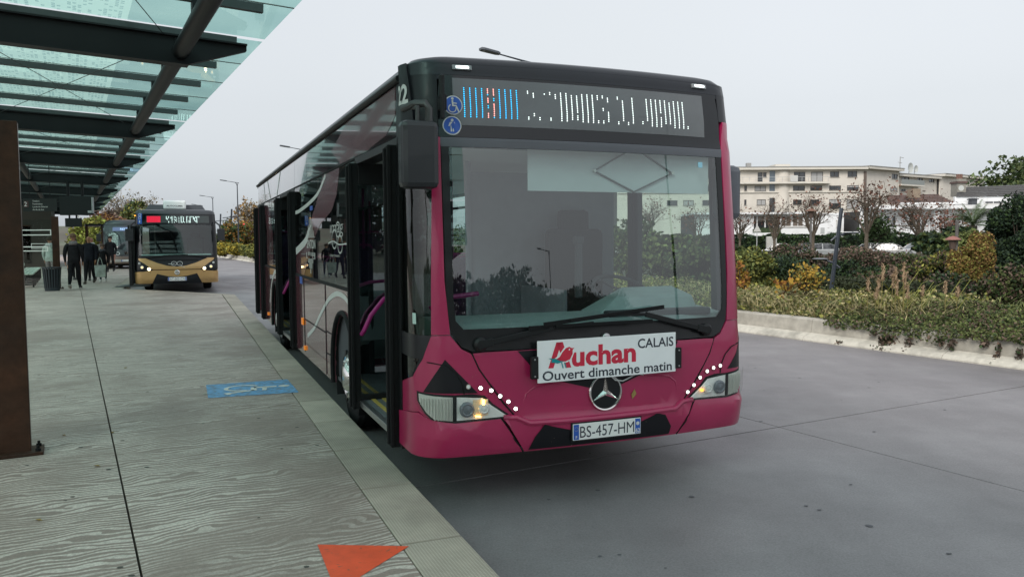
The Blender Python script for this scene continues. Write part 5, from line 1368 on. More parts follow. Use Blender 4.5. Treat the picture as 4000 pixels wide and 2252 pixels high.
def steel_post(loc, label, panel=False):
    T = tag(empty('steel_post', loc, ANG_AX), label, 'post')
    m = MB(); H = 2.44 if not panel else 2.46
    m.box((0, 0, H / 2), (.215, .10, H)); m.build('post_shaft', corten, T, bevel=.004)
    m = MB(); m.box((.01, 0, .0125), (.36, .26, .025)); b = m.build('base_plate', corten, T, bevel=.003)
    for x in (-.135, .155):
        for y in (-.085, .085):
            m = MB(); m.lathe([(.018, .025), (.018, .045), (.010, .047), (.010, .065), (.0001, .066)], c=(x, y, 0), n=8); m.build('anchor_bolt', rubber, b)
    if panel:
        m = MB(); m.box((-.55, .02, 1.43), (.86, .045, 2.04)); m.build('side_panel', M('panel_brown_dark', (.030, .018, .013), .5, var=.1, vs=2), T, bevel=.003)
        m = MB(); m.box((.1085, .0, H / 2), (.003, .085, H - .02)); m.build('edge_highlight', M('brown_highlight', (.11, .07, .055), .4), T)  # paler brown strip paints the highlight along the post's right edge
    return T


# ------------------------------------------------------------------ people
def person_mesh(P):
    """P: dict of joints; one continuous skinned body"""
    vs = []; es = []; rad = []; idx = {}
    def add(name, co, r, parent=None):
        idx[name] = len(vs); vs.append(co); rad.append(r if isinstance(r, tuple) else (r, r))
        if parent: es.append((idx[parent], idx[name]))
    for row in P: add(*row)
    me = bpy.data.meshes.new('person_body'); me.from_pydata(vs, es, []); me.update()
    o = bpy.data.objects.new('person', me); COL.objects.link(o)
    sk = o.modifiers.new('skin', 'SKIN'); sk.use_smooth_shade = True; sk.branch_smoothing = .4
    if not me.skin_vertices: 
        me.attributes  # layer made by the modifier
    for i, sv in enumerate(me.skin_vertices[0].data): sv.radius = rad[i]; sv.use_root = (i == 0)
    ss = o.modifiers.new('sub', 'SUBSURF'); ss.levels = 2; ss.render_levels = 2
    return o


PEOPLE = []
def person(loc, heading, height, label, jacket, trousers, skin=(.38, .2, .14), hair=(.03, .02, .015), shoes=(.02, .02, .02), walk=.5, arm=(0, 0), group=None, bulk=1., hood=None, soles=None, hair_style='short', cuff=None):
    """figure standing at loc facing heading (rad, 0 = toward -Y of the figure); walk = stride amplitude"""
    T = tag(empty('person', loc, heading), label, 'person', group)
    h = height / 1.78; b = bulk
    S_ = lambda x, y, z: (x * h, y * h, z * h)
    w = walk
    # forward is -y
    hipz = .93 - abs(w) * .03
    lk = {}
    rows = [('pelvis', S_(0, 0, hipz + .02), (.135 * b * h, .11 * b * h)), ('belly', S_(0, .0, 1.08), (.185 * b * h, .145 * b * h), 'pelvis'), ('chest', S_(0, .01, 1.27), (.185 * b * h, .125 * b * h), 'belly'),
            ('collar', S_(0, .015, 1.42), (.11 * b * h, .085 * h), 'chest'), ('neck', S_(0, .01, 1.50), .056 * h, 'collar'), ('jaw', S_(0, -.01, 1.575), (.066 * h, .075 * h), 'neck'), ('skull', S_(0, .0, 1.665), (.078 * h, .092 * h), 'jaw'), ('crown', S_(0, .005, 1.72), (.05 * h, .06 * h), 'skull')]
    for sg, nm, ph in ((-1, 'l', 1), (1, 'r', -1)):
        f = w * ph
        kx = sg * .105; ky = -.16 * f - (.06 if f < 0 else 0); fy = -.36 * f
        kz = .50; az = .09 + (.09 if f < 0 and abs(f) > .2 else 0)
        rows += [('hip' + nm, S_(sg * .095, .0, hipz - .06), .10 * b * h, 'pelvis'), ('thigh' + nm, S_(sg * .105, ky * .5, .72), .088 * b * h, 'hip' + nm), ('knee' + nm, S_(kx, ky, kz), .066 * b * h, 'thigh' + nm),
                 ('calf' + nm, S_(sg * .10, (ky + fy) / 2 + .015, .32), .062 * b * h, 'knee' + nm), ('ankle' + nm, S_(sg * .10, fy, az), .045 * h, 'calf' + nm), ('toe' + nm, S_(sg * .115, fy - .15, az - .045 if f >= 0 or abs(f) < .2 else az - .08), (.04 * h, .03 * h), 'ankle' + nm)]
        s = arm[0 if sg < 0 else 1]
        rows += [('shoulder' + nm, S_(sg * .185 * (b * .5 + .5), .015, 1.39), .075 * b * h, 'collar'), ('elbow' + nm, S_(sg * .232 * (b * .5 + .5), .05 - s * .12, 1.11), .052 * b * h, 'shoulder' + nm), ('wrist' + nm, S_(sg * .218 * (b * .5 + .5), .0 - s * .34, .88 + abs(s) * .05), .034 * h, 'elbow' + nm),
                 ('palm' + nm, S_(sg * .212 * (b * .5 + .5), -.02 - s * .38, .80 + abs(s) * .07), (.036 * h, .02 * h), 'wrist' + nm), ('fingers' + nm, S_(sg * .208 * (b * .5 + .5), -.04 - s * .40, .73 + abs(s) * .08), (.028 * h, .016 * h), 'palm' + nm)]
    o = person_mesh(rows); o.parent = T; o.name = 'body'
    PEOPLE.append((o, h, dict(jacket=jacket, trousers=trousers, skin=skin, shoes=shoes, hair=hair, hipz=hipz)))
    # hair cap, nose, ears, eyes
    hm = MB()
    if hair_style != 'bald':
        rr = .098 * h if hair_style == 'short' else .108 * h
        prof = [(0.0001, .115 * h), (.05 * h, .105 * h), (.085 * h, .07 * h), (rr, .02 * h), (rr * .98, -.03 * h)]
        m = MB(); m.lathe(list(reversed(prof)), c=(0, .018 * h, 1.68 * h), n=14)
        if hair_style == 'long': m.tube([(0, .09 * h, 1.7 * h), (0, .12 * h, 1.6 * h), (0, .11 * h, 1.45 * h)], [.07 * h, .06 * h, .03 * h], 8)
        m.build('hair', M('hair_%02d_%02d' % (int(hair[0] * 100), int(hair[1] * 100)), hair, .8, var=.3, vs=40), T, smooth=True)
    fm = MB(); fm.tube([(0, -.085 * h, 1.665 * h), (0, -.115 * h, 1.625 * h)], [.010 * h, .016 * h], 6)
    sk = M('skin_%02d' % int(skin[0] * 100), skin, .6); fm.build('nose', sk, T, smooth=True)
    for sg in (-1, 1):
        m = MB(); m.lathe([(.0001, -.012 * h), (.02 * h, -.006 * h), (.022 * h, .006 * h), (.0001, .012 * h)], c=(sg * .085 * h, .005 * h, 1.64 * h), axis='X', n=8); m.build('ear', sk, T, smooth=True)
        m = MB(); m.lathe([(.0001, -.006 * h), (.011 * h, 0), (.0001, .006 * h)], c=(sg * .032 * h, -.088 * h, 1.668 * h), axis='Y', n=8); m.build('eye', M('eye_dark', (.02, .015, .012), .3), T)
    m = MB(); m.box((0, -.090 * h, 1.582 * h), (.045 * h, .008 * h, .008 * h)); m.build('mouth', M('mouth', (.2, .06, .05), .6), T)
    # shoes
    for sg, ph in ((-1, 1), (1, -1)):
        f = w * ph; fy = -.36 * f; up = .09 if f < 0 and abs(f) > .2 else 0
        m = MB(); c = Vector(S_(sg * .108, fy - .06, .045 + up))
        Mx = Matrix.Rotation(R_(28) if up else 0, 3, 'X')
        pts = [(-.045, .10), (.045, .10), (.052, -.06), (.035, -.15), (0, -.175), (-.035, -.15), (-.052, -.06)]
        m.prism([(x * h, y * h) for x, y in pts], -.043 * h, -.02 * h, f=lambda x, y, z: c + Mx @ Vector((x, y, z)), mi=1)
        m.prism([(x * h * .95, y * h * .95) for x, y in pts], -.02 * h, .04 * h, f=lambda x, y, z: c + Mx @ Vector((x * (1 - max(0, z) * 4), y * (1 - max(0, z) * 3), z * (1 + y * 2))), mi=0)
        m.build('shoe', [M('shoe_%02d' % int(shoes[0] * 100), shoes, .6), M('sole_%02d' % int((soles or shoes)[0] * 100), soles or shoes, .6)], T, bevel=.01 * h)
    if hood:
        m = MB(); m.lathe([(.06 * h, 1.44 * h), (.125 * h, 1.42 * h), (.14 * h, 1.47 * h), (.11 * h, 1.53 * h), (.085 * h, 1.54 * h)], c=(0, .035 * h, 0), n=16); m.build('collar', M('collar_%02d_%02d' % (int(hood[0] * 100), int(hood[2] * 100)), hood, .9), T, smooth=True)
    return T


def finish_people():
    dg = bpy.context.evaluated_depsgraph_get(); dg.update()
    for o, h, c in PEOPLE:
        me = bpy.data.meshes.new_from_object(o.evaluated_get(dg)); o.modifiers.clear()
        old = o.data; o.data = me
        me.materials.clear()
        def mt(k, base, rough): return M('%s_%03d_%03d_%03d' % (k, *(int(x * 1000) for x in base)), base, rough, var=.25, vs=9, bump=.3, bs=12, spec=.15)
        for k, r in (('skin', .6), ('jacket', .8), ('trousers', .85), ('shoes', .6)): me.materials.append(mt(k, c[k], r))
        mi = []
        for p in me.polygons:
            z = p.center.z / h; x = abs(p.center.x) / h
            if z > 1.495: k = 0
            elif x > .17 and z < .90: k = 0 if z < .865 else 1
            elif z > c['hipz'] - .10 and not (x > .17 and z < .86): k = 1
            elif z > .12: k = 2
            else: k = 3
            if x > .17 and z >= .865 and z < 1.5: k = 1
            mi.append(k)
        me.polygons.foreach_set('material_index', mi); me.polygons.foreach_set('use_smooth', [True] * len(me.polygons)); me.update()


def people():
    Z = .18
    def at(px, Y):
        p = spot(px, 1100, Y); return (p.x, p.y, Z)
    blk = (.012, .012, .014)
    tow = math.atan2(14.8, -27.1)      # facing helper
    face_cam = R_(-29 + 0) + R_(0)
    ax = ANG_AX
    # heading: 0 => faces -Y (towards the viewer roughly); walking toward viewer along platform = ax
    person(at(292, 26.8), ax + R_(170), 1.86, 'man in black jacket with grey collar seen from behind beside the second brown post', blk, blk, skin=(.36, .19, .13), hair=(.12, .06, .035), hood=(.16, .14, .14), soles=(.55, .55, .5), walk=.75, bulk=1.16, arm=(.2, -.2))
    b = person(at(352, 30.3), ax - R_(12), 1.84, 'bald bearded man in black tracksuit walking with a pale shopping bag', (.013, .014, .02), blk, skin=(.36, .19, .11), hair_style='bald', walk=.7, bulk=1.12, arm=(-.3, .25), shoes=(.06, .05, .04))
    m = MB(); h = 1.84 / 1.78
    m.tube([(.02, -.10 * h, 1.55 * h), (.0, -.105 * h, 1.585 * h)], [.05, .045], 8)
    person(at(362, 32.6), ax, 1.80, 'older bald man in dark coat half hidden behind the man with the bag', blk, blk, skin=(.45, .2, .15), hair_style='bald', hood=(.5, .5, .5), walk=.3, bulk=1.0)
    person(at(404, 31.6), ax - R_(6), 1.50, 'girl in black jacket and dark jeans walking towards the viewer', blk, (.03, .04, .055), skin=(.42, .25, .18), hair=(.08, .045, .03), shoes=(.5, .5, .48), walk=.35, bulk=.9, hair_style='long', hood=(.05, .05, .06))
    person(at(436, 42.), ax - R_(20), 1.88, 'man in black parka and dark trousers standing by the dark bus', blk, (.018, .016, .016), skin=(.42, .22, .17), walk=.45, bulk=1.18, arm=(.1, .1))
    person(at(296, 33.5), ax + R_(30), 1.74, 'person with dark hair and a white scarf behind the man with the grey collar', (.03, .02, .02), blk, hair=(.02, .014, .012), hood=(.6, .6, .6), walk=.2, hair_style='long')
    person(at(200, 31.5), ax + R_(150), 1.78, 'person in pale green hoodie and grey trousers behind the shelter glass', (.48, .52, .48), (.26, .22, .22), hair=(.05, .03, .02), hood=(.50, .54, .50), walk=.2, bulk=1.1)
    person(at(362, 60.), ax, 1.72, 'distant person in blue jacket far down the platform', (.02, .05, .12), blk, hair=(.12, .08, .05), walk=.3)
    person(at(396, 56.), ax, 1.70, 'distant person in pale coat near the dark bus', (.5, .48, .44), (.2, .15, .12), hair=(.2, .13, .07), walk=.2, hair_style='long')
    finish_people()
    # jacket emblem and shopping bag
    p = Vector(at(393, 30.1)); 
    B = tag(empty('shopping_bag', (p.x, p.y, .42), ANG_AX), 'large pale grey reusable shopping bag carried between the bald man and the girl', 'bag')
    m = MB(); pl = [(-.17, -.09, .02), (.17, -.09, 0), (.18, .09, 0), (-.16, .09, .02), (-.19, -.05, .46), (.20, -.06, .47), (.20, .06, .47), (-.19, .05, .46)]
    m.add(pl, [(3, 2, 1, 0), (0, 1, 5, 4), (1, 2, 6, 5), (2, 3, 7, 6), (3, 0, 4, 7)]); m.build('bag_body', M('bag_pale', (.34, .37, .34), .8, var=.35, vs=6, bump=.6, bs=9), B, bevel=.02)
    for y in (-.055, .055):
        m = MB(); m.tube([(-.09, y, .46), (-.05, y * .6, .66), (0, 0, .76), (.05, y * .6, .66), (.09, y, .46)], .012, 6); m.build('bag_handle', M('bag_pale', (.34, .37, .34), .8), B, smooth=True)


# ------------------------------------------------------------------ platform furniture
def furniture():
    p = an(6.94, -.42, .18)
    steel_post(p, 'tall brown steel post with a dark side panel at the left foreground', True)
    p = spot(225, 1127, 27.03); steel_post((p.x, p.y, .18), 'brown steel post behind the dark green litter bin')
    # litter bin
    p = spot(205, 1130, 25.9); T = tag(empty('litter_bin', (p.x, p.y, .18), ANG_AX), 'dark slatted metal litter bin at the foot of the second brown post', 'litter bin')
    bm = M('bin_blue_black', (.018, .028, .034), .45, var=.15)
    m = MB(); m.lathe([(.20, .02), (.235, .70), (.0001, .70)], n=20); m.build('bin_liner', rubber, T, smooth=True)
    m = MB(); m.lathe([(.215, .0), (.225, .10), (.205, .10)], n=24); m.build('bin_base', bm, T, smooth=True)
    m = MB(); m.lathe([(.25, .74), (.285, .74), (.285, .77), (.25, .77), (.25, .74)], n=24); m.build('bin_rim', bm, T, smooth=True)
    for k in range(20):
        a = 2 * math.pi * k / 20; m = MB(); r0, r1 = .222, .272
        m.bar((r0 * math.cos(a), r0 * math.sin(a), .08), (r1 * math.cos(a), r1 * math.sin(a), .75), .045, .012, up=(math.cos(a), math.sin(a), 0)); m.build('slat', bm, T)
    # shelter end screen: clear glass with white outlined rectangles
    c = spot(150, 1000, 27.4); T = tag(empty('glass_screen', (c.x, c.y, .18), ANG_AX - R_(29)), 'clear shelter glass screen with white outlined rectangles beside the second brown post', 'glass screen')
    m = MB(); m.add([(-1.2, 0, .12), (.68, 0, .12), (.68, 0, 2.35), (-1.2, 0, 2.35)], [(0, 1, 2, 3)]); m.build('pane', glass('screen_glass', (.80, .90, .87), 1.55), T)
    def frame(x0, x1, z0, z1, w=.035):
        m = MB()
        for (a, b_, c_, d) in ((x0, z0, x1, z0 + w), (x0, z1 - w, x1, z1), (x1 - w, z0 + w, x1, z1 - w), (x0, z0 + w, x0 + w, z1 - w)):
            m.add([(a, -.006, b_), (c_, -.006, b_), (c_, -.006, d), (a, -.006, d)], [(0, 1, 2, 3)])
        m.build('outline_sticker', M('sticker_white', (.7, .72, .68), .5), T)
    def zz(py): return EYE + (941 - py) / FPX * 27.4 - .18
    def xx(px): return (px - 150) / FPX * 27.4
    frame(xx(80), xx(204), zz(915), zz(892)); frame(xx(80), xx(189), zz(977), zz(957)); frame(xx(124), xx(195), zz(966), zz(946), .018)
    # stop sign with lettering above
    c = spot(155, 800, 24.); T = tag(empty('stop_sign', (c.x, c.y, c.z), ANG_AX - R_(29)), 'dark stop sign numbered 2 listing stops above the shelter glass', 'sign')
    k = 24. / FPX
    m = MB(); m.box((0, .02, 0), (130 * k, .03, 50 * k)); m.build('sign_board', M('sign_dark', (.012, .016, .016), .85), T)
    m = MB(); m.box((-52 * k, .0, 3 * k), (18 * k, .012, 24 * k)); m.build('number_panel', M('sign_plum', (.05, .02, .02), .5), T)
    text_obj('sign_lettering', '2', lambda x, y: Vector((x - 54 * k, -.012, y - 5 * k)), white_film, T, cap=18 * k)
    for i, s in enumerate(('Théâtre', 'Fontinettes', 'Lycée du Detroit', 'Arrêt du bus')):
        text_obj('sign_lettering', s, lambda x, y: Vector((x - 28 * k, .001, y + (12 - 11 * i) * k)), white_film, T, cap=6.2 * k, align='LEFT')
    for x in (-40, 40): m = MB(); m.tube([(x * k, .02, 25 * k), (x * k, .02, 25 * k + 1.0)], .012, 6); m.build('hanger', steel_dark, T)
    # hanging displays
    def hang(px0, px1, py0, py1, Y, label):
        c = spot((px0 + px1) / 2, (py0 + py1) / 2, Y); k = Y / FPX; w = (px1 - px0) * k; hh = (py1 - py0) * k
        T = tag(empty('hanging_display', c, ANG_AX - R_(29)), label, 'display')
        m = MB(); m.box((0, 0, 0), (w, .16, hh)); m.build('display_case', M('display_case', (.008, .011, .012), .85), T, bevel=.01)
        for x in (-w * .25, w * .2): m = MB(); m.tube([(x, 0, hh / 2), (x, 0, 3.95 - c.z)], .05, 8); m.build('hanger', steel_dark, T)
        return T, w, hh, k
    T, w, hh, k = hang(237, 360, 768, 840, 29., 'large black hanging passenger display seen from the back under the canopy')
    m = MB(); m.box((w / 2 + .02, 0, .02), (.03, .12, hh * .85)); m.box((w / 2 - .05, -.09, -hh / 2 + .12), (.14, .01, .08)); m.build('pale_edge', M('pale_edge', (.4, .42, .42), .5), T)
    hang(257, 318, 852, 886, 46., 'smaller black hanging display farther along beneath the canopy')
    # benches
    first = None
    for i in range(4):
        p = an(33.4 + 2.1 * i, -1.45, .18)
        lab = ['white slatted bench nearest the glass screen', 'second white slatted bench behind the glass screen', 'third white slatted bench behind the glass screen', 'farthest white slatted bench under the canopy'][i]
        if first is None:
            T = first = tag(empty('bench', p, ANG_AX), lab, 'bench', 'white slatted benches in a row under the canopy')
            for j in range(4): m = MB(); m.box((-.21 + .14 * j, 0, .46), (.12, 1.7, .05)); m.build('seat_slat', M('bench_white', (.55, .57, .50), .6, var=.1), T, bevel=.006)
            for j in range(2): m = MB(); m.box((-.34 - .03 * j, 0, .62 + .15 * j), (.04, 1.7, .12)); m.build('back_slat', M('bench_white', (.55, .57, .50), .6), T, bevel=.006)
            for y in (-.7, .7):
                m = MB(); m.bar((-.28, y, 0), (-.28, y, .44), .05, .05, up=(0, 1, 0)); m.bar((.26, y, 0), (.26, y, .44), .05, .05, up=(0, 1, 0)); m.bar((-.3, y, .42), (.28, y, .42), .05, .05); m.bar((-.3, y, .1), (.28, y, .1), .05, .05); m.bar((-.3, y, .44), (-.38, y, .85), .04, .04); m.build('bench_frame', steel_dark, T)
        else:
            T = copy_tree(first); T.location = p; T['label'] = lab
    # dark station building closing the view
    c = an(66, -8); T = tag(empty('station_building', (c.x, c.y, .1), ANG_AX), 'dark brown low station building at the far end of the platform', 'building')
    m = MB(); m.box((0, 0, 2.6), (14, 14, 5.2)); m.build('wall', M('wall_brown_dark', (.035, .026, .020), .7, var=.2, vs=1), T)
    m = MB(); m.box((0, 0, 5.35), (14.6, 14.6, .3)); m.build('roof', steel_dark, T)
    for k in range(7):
        m = MB(); m.box((-5.6 + 1.8 * k, -7.02, 1.5), (1.2, .05, 2.3)); f = m.build('window', glass_dark, T)
        m = MB(); m.box((-5.6 + 1.8 * k, -7.06, 2.7), (1.3, .06, .08)); m.build('window_head', corten, f)
    # far shelter
    c = spot(378, 900, 62.); T = tag(empty('bus_shelter', (c.x, c.y, .18), ANG_AX), 'small dark flat-roofed shelter far along the platform', 'shelter')
    m = MB(); m.box((0, 0, 2.85), (1.6, 5, .14)); m.build('shelter_roof', steel_dark, T)
    for (x, y) in ((-.7, -2.3), (-.7, 0), (-.7, 2.3), (.3, -2.3)):
        m = MB(); m.box((x, y, 1.4), (.14, .14, 2.8)); m.build('leg', corten, T)
    # small concrete ramp slab beside gold bus and white line
    m = MB(); q = [an(29.2, 1.0, .1845), an(29.35, 1.45, .1845), an(33.5, 1.1, .1845), an(33.4, .9, .1845)]
    # low ramp of the gold bus door
    p = spot(525, 1090, 27.6)
    T = tag(empty('boarding_ramp', (p.x - .1, p.y + .2, .19), .385), 'dark folding boarding ramp laid on the platform at the gold bus door', 'ramp')
    m = MB(); m.add([(-.62, .0, .0), (.5, -.05, .16), (.5, .95, .16), (-.62, .95, .0), (-.62, 0, -.008), (.5, -.05, -.008), (.5, .95, -.008), (-.62, .95, -.008)], [(0, 1, 2, 3), (0, 4, 5, 1), (1, 5, 6, 2), (2, 6, 7, 3), (3, 7, 4, 0)]); m.build('ramp_plate', M('ramp_grey', (.09, .10, .10), .6), T)


def street_lamp(p, label, h=8.0, rz=None, arm=1.75, group='tall grey single-arm street lamps beside the bus road'):
    T = tag(empty('street_lamp', p, rz if rz is not None else ANG_AX), label, 'street lamp', group)
    m = MB(); m.tube([(0, 0, 0), (0, 0, 1.2), (0, 0, h - .35)], [.085, .08, .05], 12); m.tube([(0, 0, h - .36), (-.10, 0, h - .12), (-.22, 0, h - .02)], [.045, .035, .03], 8); m.tube([(0, 0, h - .36), (.07, 0, h - .13), (.16, 0, h - .06)], [.04, .03, .02], 8); m.build('pole', pole_grey, T, smooth=True)
    m = MB(); m.tube([(.18, 0, h - .06), (-.22, 0, h - .02), (-arm * .62, 0, h + .10)], [.025, .03, .022], 8); m.build('arm', pole_grey, T, smooth=True)
    m = MB(); m.prism([(-arm * .6, -.06), (-arm * .66, -.13), (-arm * .95, -.15), (-arm, -.11), (-arm, .11), (-arm * .95, .15), (-arm * .66, .13), (-arm * .6, .06)], h + .07, h + .15, f=lambda x, y, z: Vector((x, y, z - (x + arm * .6) * .12))); hd = m.build('lamp_head', M('lamp_head_grey', (.09, .10, .115), .45), T, bevel=.015)
    m = MB(); m.box((-arm * .83, 0, h + .085 + arm * .03), (.36, .18, .01)); m.build('lamp_lens', M('lamp_lens_grey', (.35, .36, .36), .25), hd)
    return T


def lamps():
    P0 = [(23.0, 'street lamp whose head rises just above the roof of the crimson bus'), (55.8, 'street lamp whose head shows beside the roof line of the crimson bus'), (89.8, 'street lamp standing in the yellow hedge between the two buses'), (121., 'street lamp above the roof of the gold bus'), (150, 'street lamp farthest down the bus road'), (-10.0, 'street lamp right of the viewer outside the picture'), (-43., 'street lamp behind the viewer'), (-76., 'street lamp far behind the viewer')]
    nn_ = {23.0: 13.35, 55.8: 14.5, 89.8: 15.9, 121.: 18, 150: 20.5}
    for a, lab in P0: p = an(a, nn_.get(a, 14.0), .3); street_lamp(p, lab, h=7.3 if a == 23.0 else 7.75)


# ------------------------------------------------------------------ planting bed wall
def wall_line(a):
    """n of the wall foot at station a"""
    return 10.92 + max(0, a - 12) * .022 + max(0, a - 40) * .03


def retaining_wall():
    T = tag(empty('retaining_wall'), 'low pale concrete wall with a sloped foot edging the planting bed', 'wall')
    mat = M('wall_concrete', (.43, .41, .355), .8, col2=(.28, .265, .225), c2s=1.2, c2t=.58, c2w=.18, var=.16, vs=7, bump=.25, bs=60)
    mat2 = M('apron_concrete', (.54, .52, .45), .8, col2=(.30, .29, .25), c2s=2.2, c2t=.6, c2w=.12, var=.12, vs=12, bump=.2, bs=50)
    st = [-8, -5.5, -3, -.5, 2, 4.5, 7, 9.5, 12, 14.5, 18, 22, 26, 32, 38, 46, 56, 66, 76, 88, 100]
    for a0, a1 in zip(st[:-1], st[1:]):
        n0, n1 = wall_line(a0), wall_line(a1)
        def seg(prof, name, mt, gap=.004):
            m = MB(); L0 = [an(a0 + gap, n0 + dn, z) for dn, z in prof]; L1 = [an(a1 - gap, n1 + dn, z) for dn, z in prof]; k = len(prof)
            m.add(L0 + L1, [(i, i + 1, i + 1 + k, i + k) for i in range(k - 1)] + [tuple(range(k - 1, -1, -1)), tuple(range(k, 2 * k))]); return m.build(name, mt, T)
        seg([(0, -.04), (0, .02), (.05, .075), (.20, .125), (.201, -.04)], 'wall_apron', mat2)
        seg([(.20, -.04), (.215, .128), (.245, .335), (.28, .36), (.45, .36), (.45, -.04)], 'wall_block', mat)
    # soil bed behind
    m = MB(); pts = [(-8, .45), (100, .45)]
    vs = []; 
    sts = [-8, 12, 40, 60, 80, 100]
    for a in sts: n = wall_line(a); vs += [an(a, n + .44, .30), an(a, n + 3.0, .26), an(a, n + 6, .02), an(a, n + 120, .0)]
    fs = []
    for i in range(len(sts) - 1):
        for j in range(3): q = i * 4 + j; fs.append((q, q + 1, q + 5, q + 4))
    m.add(vs, fs); tag(m.build('planting_bed', M('bed_soil', (.05, .045, .03), .95, col2=(.06, .075, .03), c2s=1.5, var=.3, vs=6)), kind='structure')


# ------------------------------------------------------------------ foliage
def leaf_mesh(name, centers, size, mats, flat=0., aspect=1.6, up=0.):
    """one quad leaf per centre (numpy), random orientation"""
    c = np.asarray(centers); n = len(c)
    d = rng.normal(size=(n, 3)); d[:, 2] += up; d[:, 2] *= (1 - flat); d /= np.linalg.norm(d, axis=1)[:, None] + 1e-9
    e = rng.normal(size=(n, 3)); e -= d * (e * d).sum(1)[:, None]; e /= np.linalg.norm(e, axis=1)[:, None] + 1e-9
    s = size * rng.uniform(.6, 1.4, n)[:, None]
    a = d * s * aspect / 2; b = e * s / 2
    V = np.stack([c - a, c + b, c + a, c - b], 1).reshape(-1, 3)
    F = np.arange(4 * n).reshape(n, 4)
    me = bpy.data.meshes.new(name); me.vertices.add(4 * n); me.vertices.foreach_set('co', V.ravel())
    me.loops.add(4 * n); me.loops.foreach_set('vertex_index', F.ravel().astype(np.int32))
    me.polygons.add(n); me.polygons.foreach_set('loop_start', (np.arange(n) * 4).astype(np.int32))
    mats = mats if isinstance(mats, (list, tuple)) else [mats]
    if len(mats) > 1: me.polygons.foreach_set('material_index', rng.integers(0, len(mats), n).astype(np.int32))
    me.update(); me.validate(); 
    for m in mats: me.materials.append(m)
    return me


def blob_points(n, c, r, shell=.55, lump=.35, seed=0, clumps=26):
    """points through lumpy ellipsoid built of smaller clumps"""
    g = np.random.default_rng(seed + 101)
    k = clumps; u = g.normal(size=(k, 3)); u /= np.linalg.norm(u, axis=1)[:, None]; rr = g.uniform(.35, 1., k) ** .5
    cc = u * rr[:, None] * (1 - lump * .6); cs = g.uniform(.22, .42, k)
    i = g.integers(0, k, n); p = g.normal(size=(n, 3)); p /= np.linalg.norm(p, axis=1)[:, None]; p *= (g.uniform(shell, 1.05, n) * cs[i])[:, None]
    return np.asarray(c) + (cc[i] + p) * np.asarray(r)


def leafmat(name, c, isl=.45, rough=.7, var=.25, vs=1.5): return M(name, c, rough, var=var, vs=vs, island=isl, spec=.25)


def shrub(name, label, px, py_base, Y, w, h, mats, n=2600, size=.10, cat='shrub', group=None, zb=.1, seed=0, stems=True, depth=None, core=True):
    c = spot(px, py_base, Y); c.z = zb
    T = tag(empty(name, c), label, cat, group)
    ctr = (0, 0, h * .52); r = (w / 2, (depth or w) / 2, h * .52)
    pts = blob_points(n, ctr, r, seed=seed, clumps=30)
    pts = pts[pts[:, 2] > .02]
    me = leaf_mesh('foliage', pts, size, mats); o = bpy.data.objects.new('foliage', me); COL.objects.link(o); o.parent = T
    if stems:
        g = random.Random(seed); m = MB()
        for k in range(9):
            a = g.uniform(0, 6.28); rr = g.uniform(.2, .75)
            e = Vector((math.cos(a) * rr * w / 2, math.sin(a) * rr * w / 2, h * g.uniform(.6, .95)))
            m.tube([(e.x * .1, e.y * .1, 0), (e.x * .5, e.y * .5, e.z * .5), tuple(e)], [.03, .02, .008], 5)
        m.build('stem', M('bark', (.06, .045, .035), .9, var=.3, vs=6), T)
    return T


def branch_tree(seed, H, spread, trunk_r, levels=4, base=.28, upright=.5, nb=(6, 4, 3, 3), shrink=.62, r_sh=.55):
    """skeleton of a bare tree; returns trunk segments, branch segments, tips"""
    g = random.Random(seed); trunk = MB(); br = MB(); tips = []
    def grow(p, d, L, r, lv):
        n = 3; pts = [p]; q = p.copy(); dd = d.copy(); rs = [r]
        for i in range(n):
            dd = (dd + Vector((g.uniform(-.14, .14), g.uniform(-.14, .14), g.uniform(-.02, .12)))).normalized(); q = q + dd * (L / n); pts.append(q.copy()); rs.append(r * (1 - .45 * (i + 1) / n))
        br.tube(pts, rs, 6 if lv < 2 else 4, cap=False)
        if lv >= levels: tips.append((pts[-1], dd)); tips.append((pts[-2], dd)); return
        k = nb[min(lv, len(nb) - 1)]
        for i in range(k):
            t = (i + 1) / k if lv else 1
            t = g.uniform(.35, 1.0); j = min(n - 1, int(t * n)); pp = pts[j].lerp(pts[j + 1], t * n - j)
            a = g.uniform(0, 6.283); x = dd.orthogonal().normalized(); x = Matrix.Rotation(a, 3, dd) @ x
            nd = (dd * (1 - spread * .5) + x * spread * g.uniform(.6, 1.1) + Vector((0, 0, upright * .35))).normalized()
            grow(pp, nd, L * shrink * g.uniform(.8, 1.15), max(.006, rs[j] * r_sh), lv + 1)
    th = H * base
    trunk.tube([(0, 0, 0), (g.uniform(-.04, .04), 0, th * .5), (0, g.uniform(-.04, .04), th)], [trunk_r * 1.2, trunk_r, trunk_r * .85], 8)
    for i in range(nb[0]):
        a = 6.283 * i / nb[0] + g.uniform(-.3, .3); s = g.uniform(.25, .6) * spread
        grow(Vector((0, 0, th * g.uniform(.85, 1.0))), Vector((math.cos(a) * s, math.sin(a) * s, 1)).normalized(), (H - th) * g.uniform(.42, .55), trunk_r * .6, 1)
    grow(Vector((0, 0, th)), Vector((0, 0, 1)), (H - th) * .5, trunk_r * .6, 1)
    return trunk, br, tips


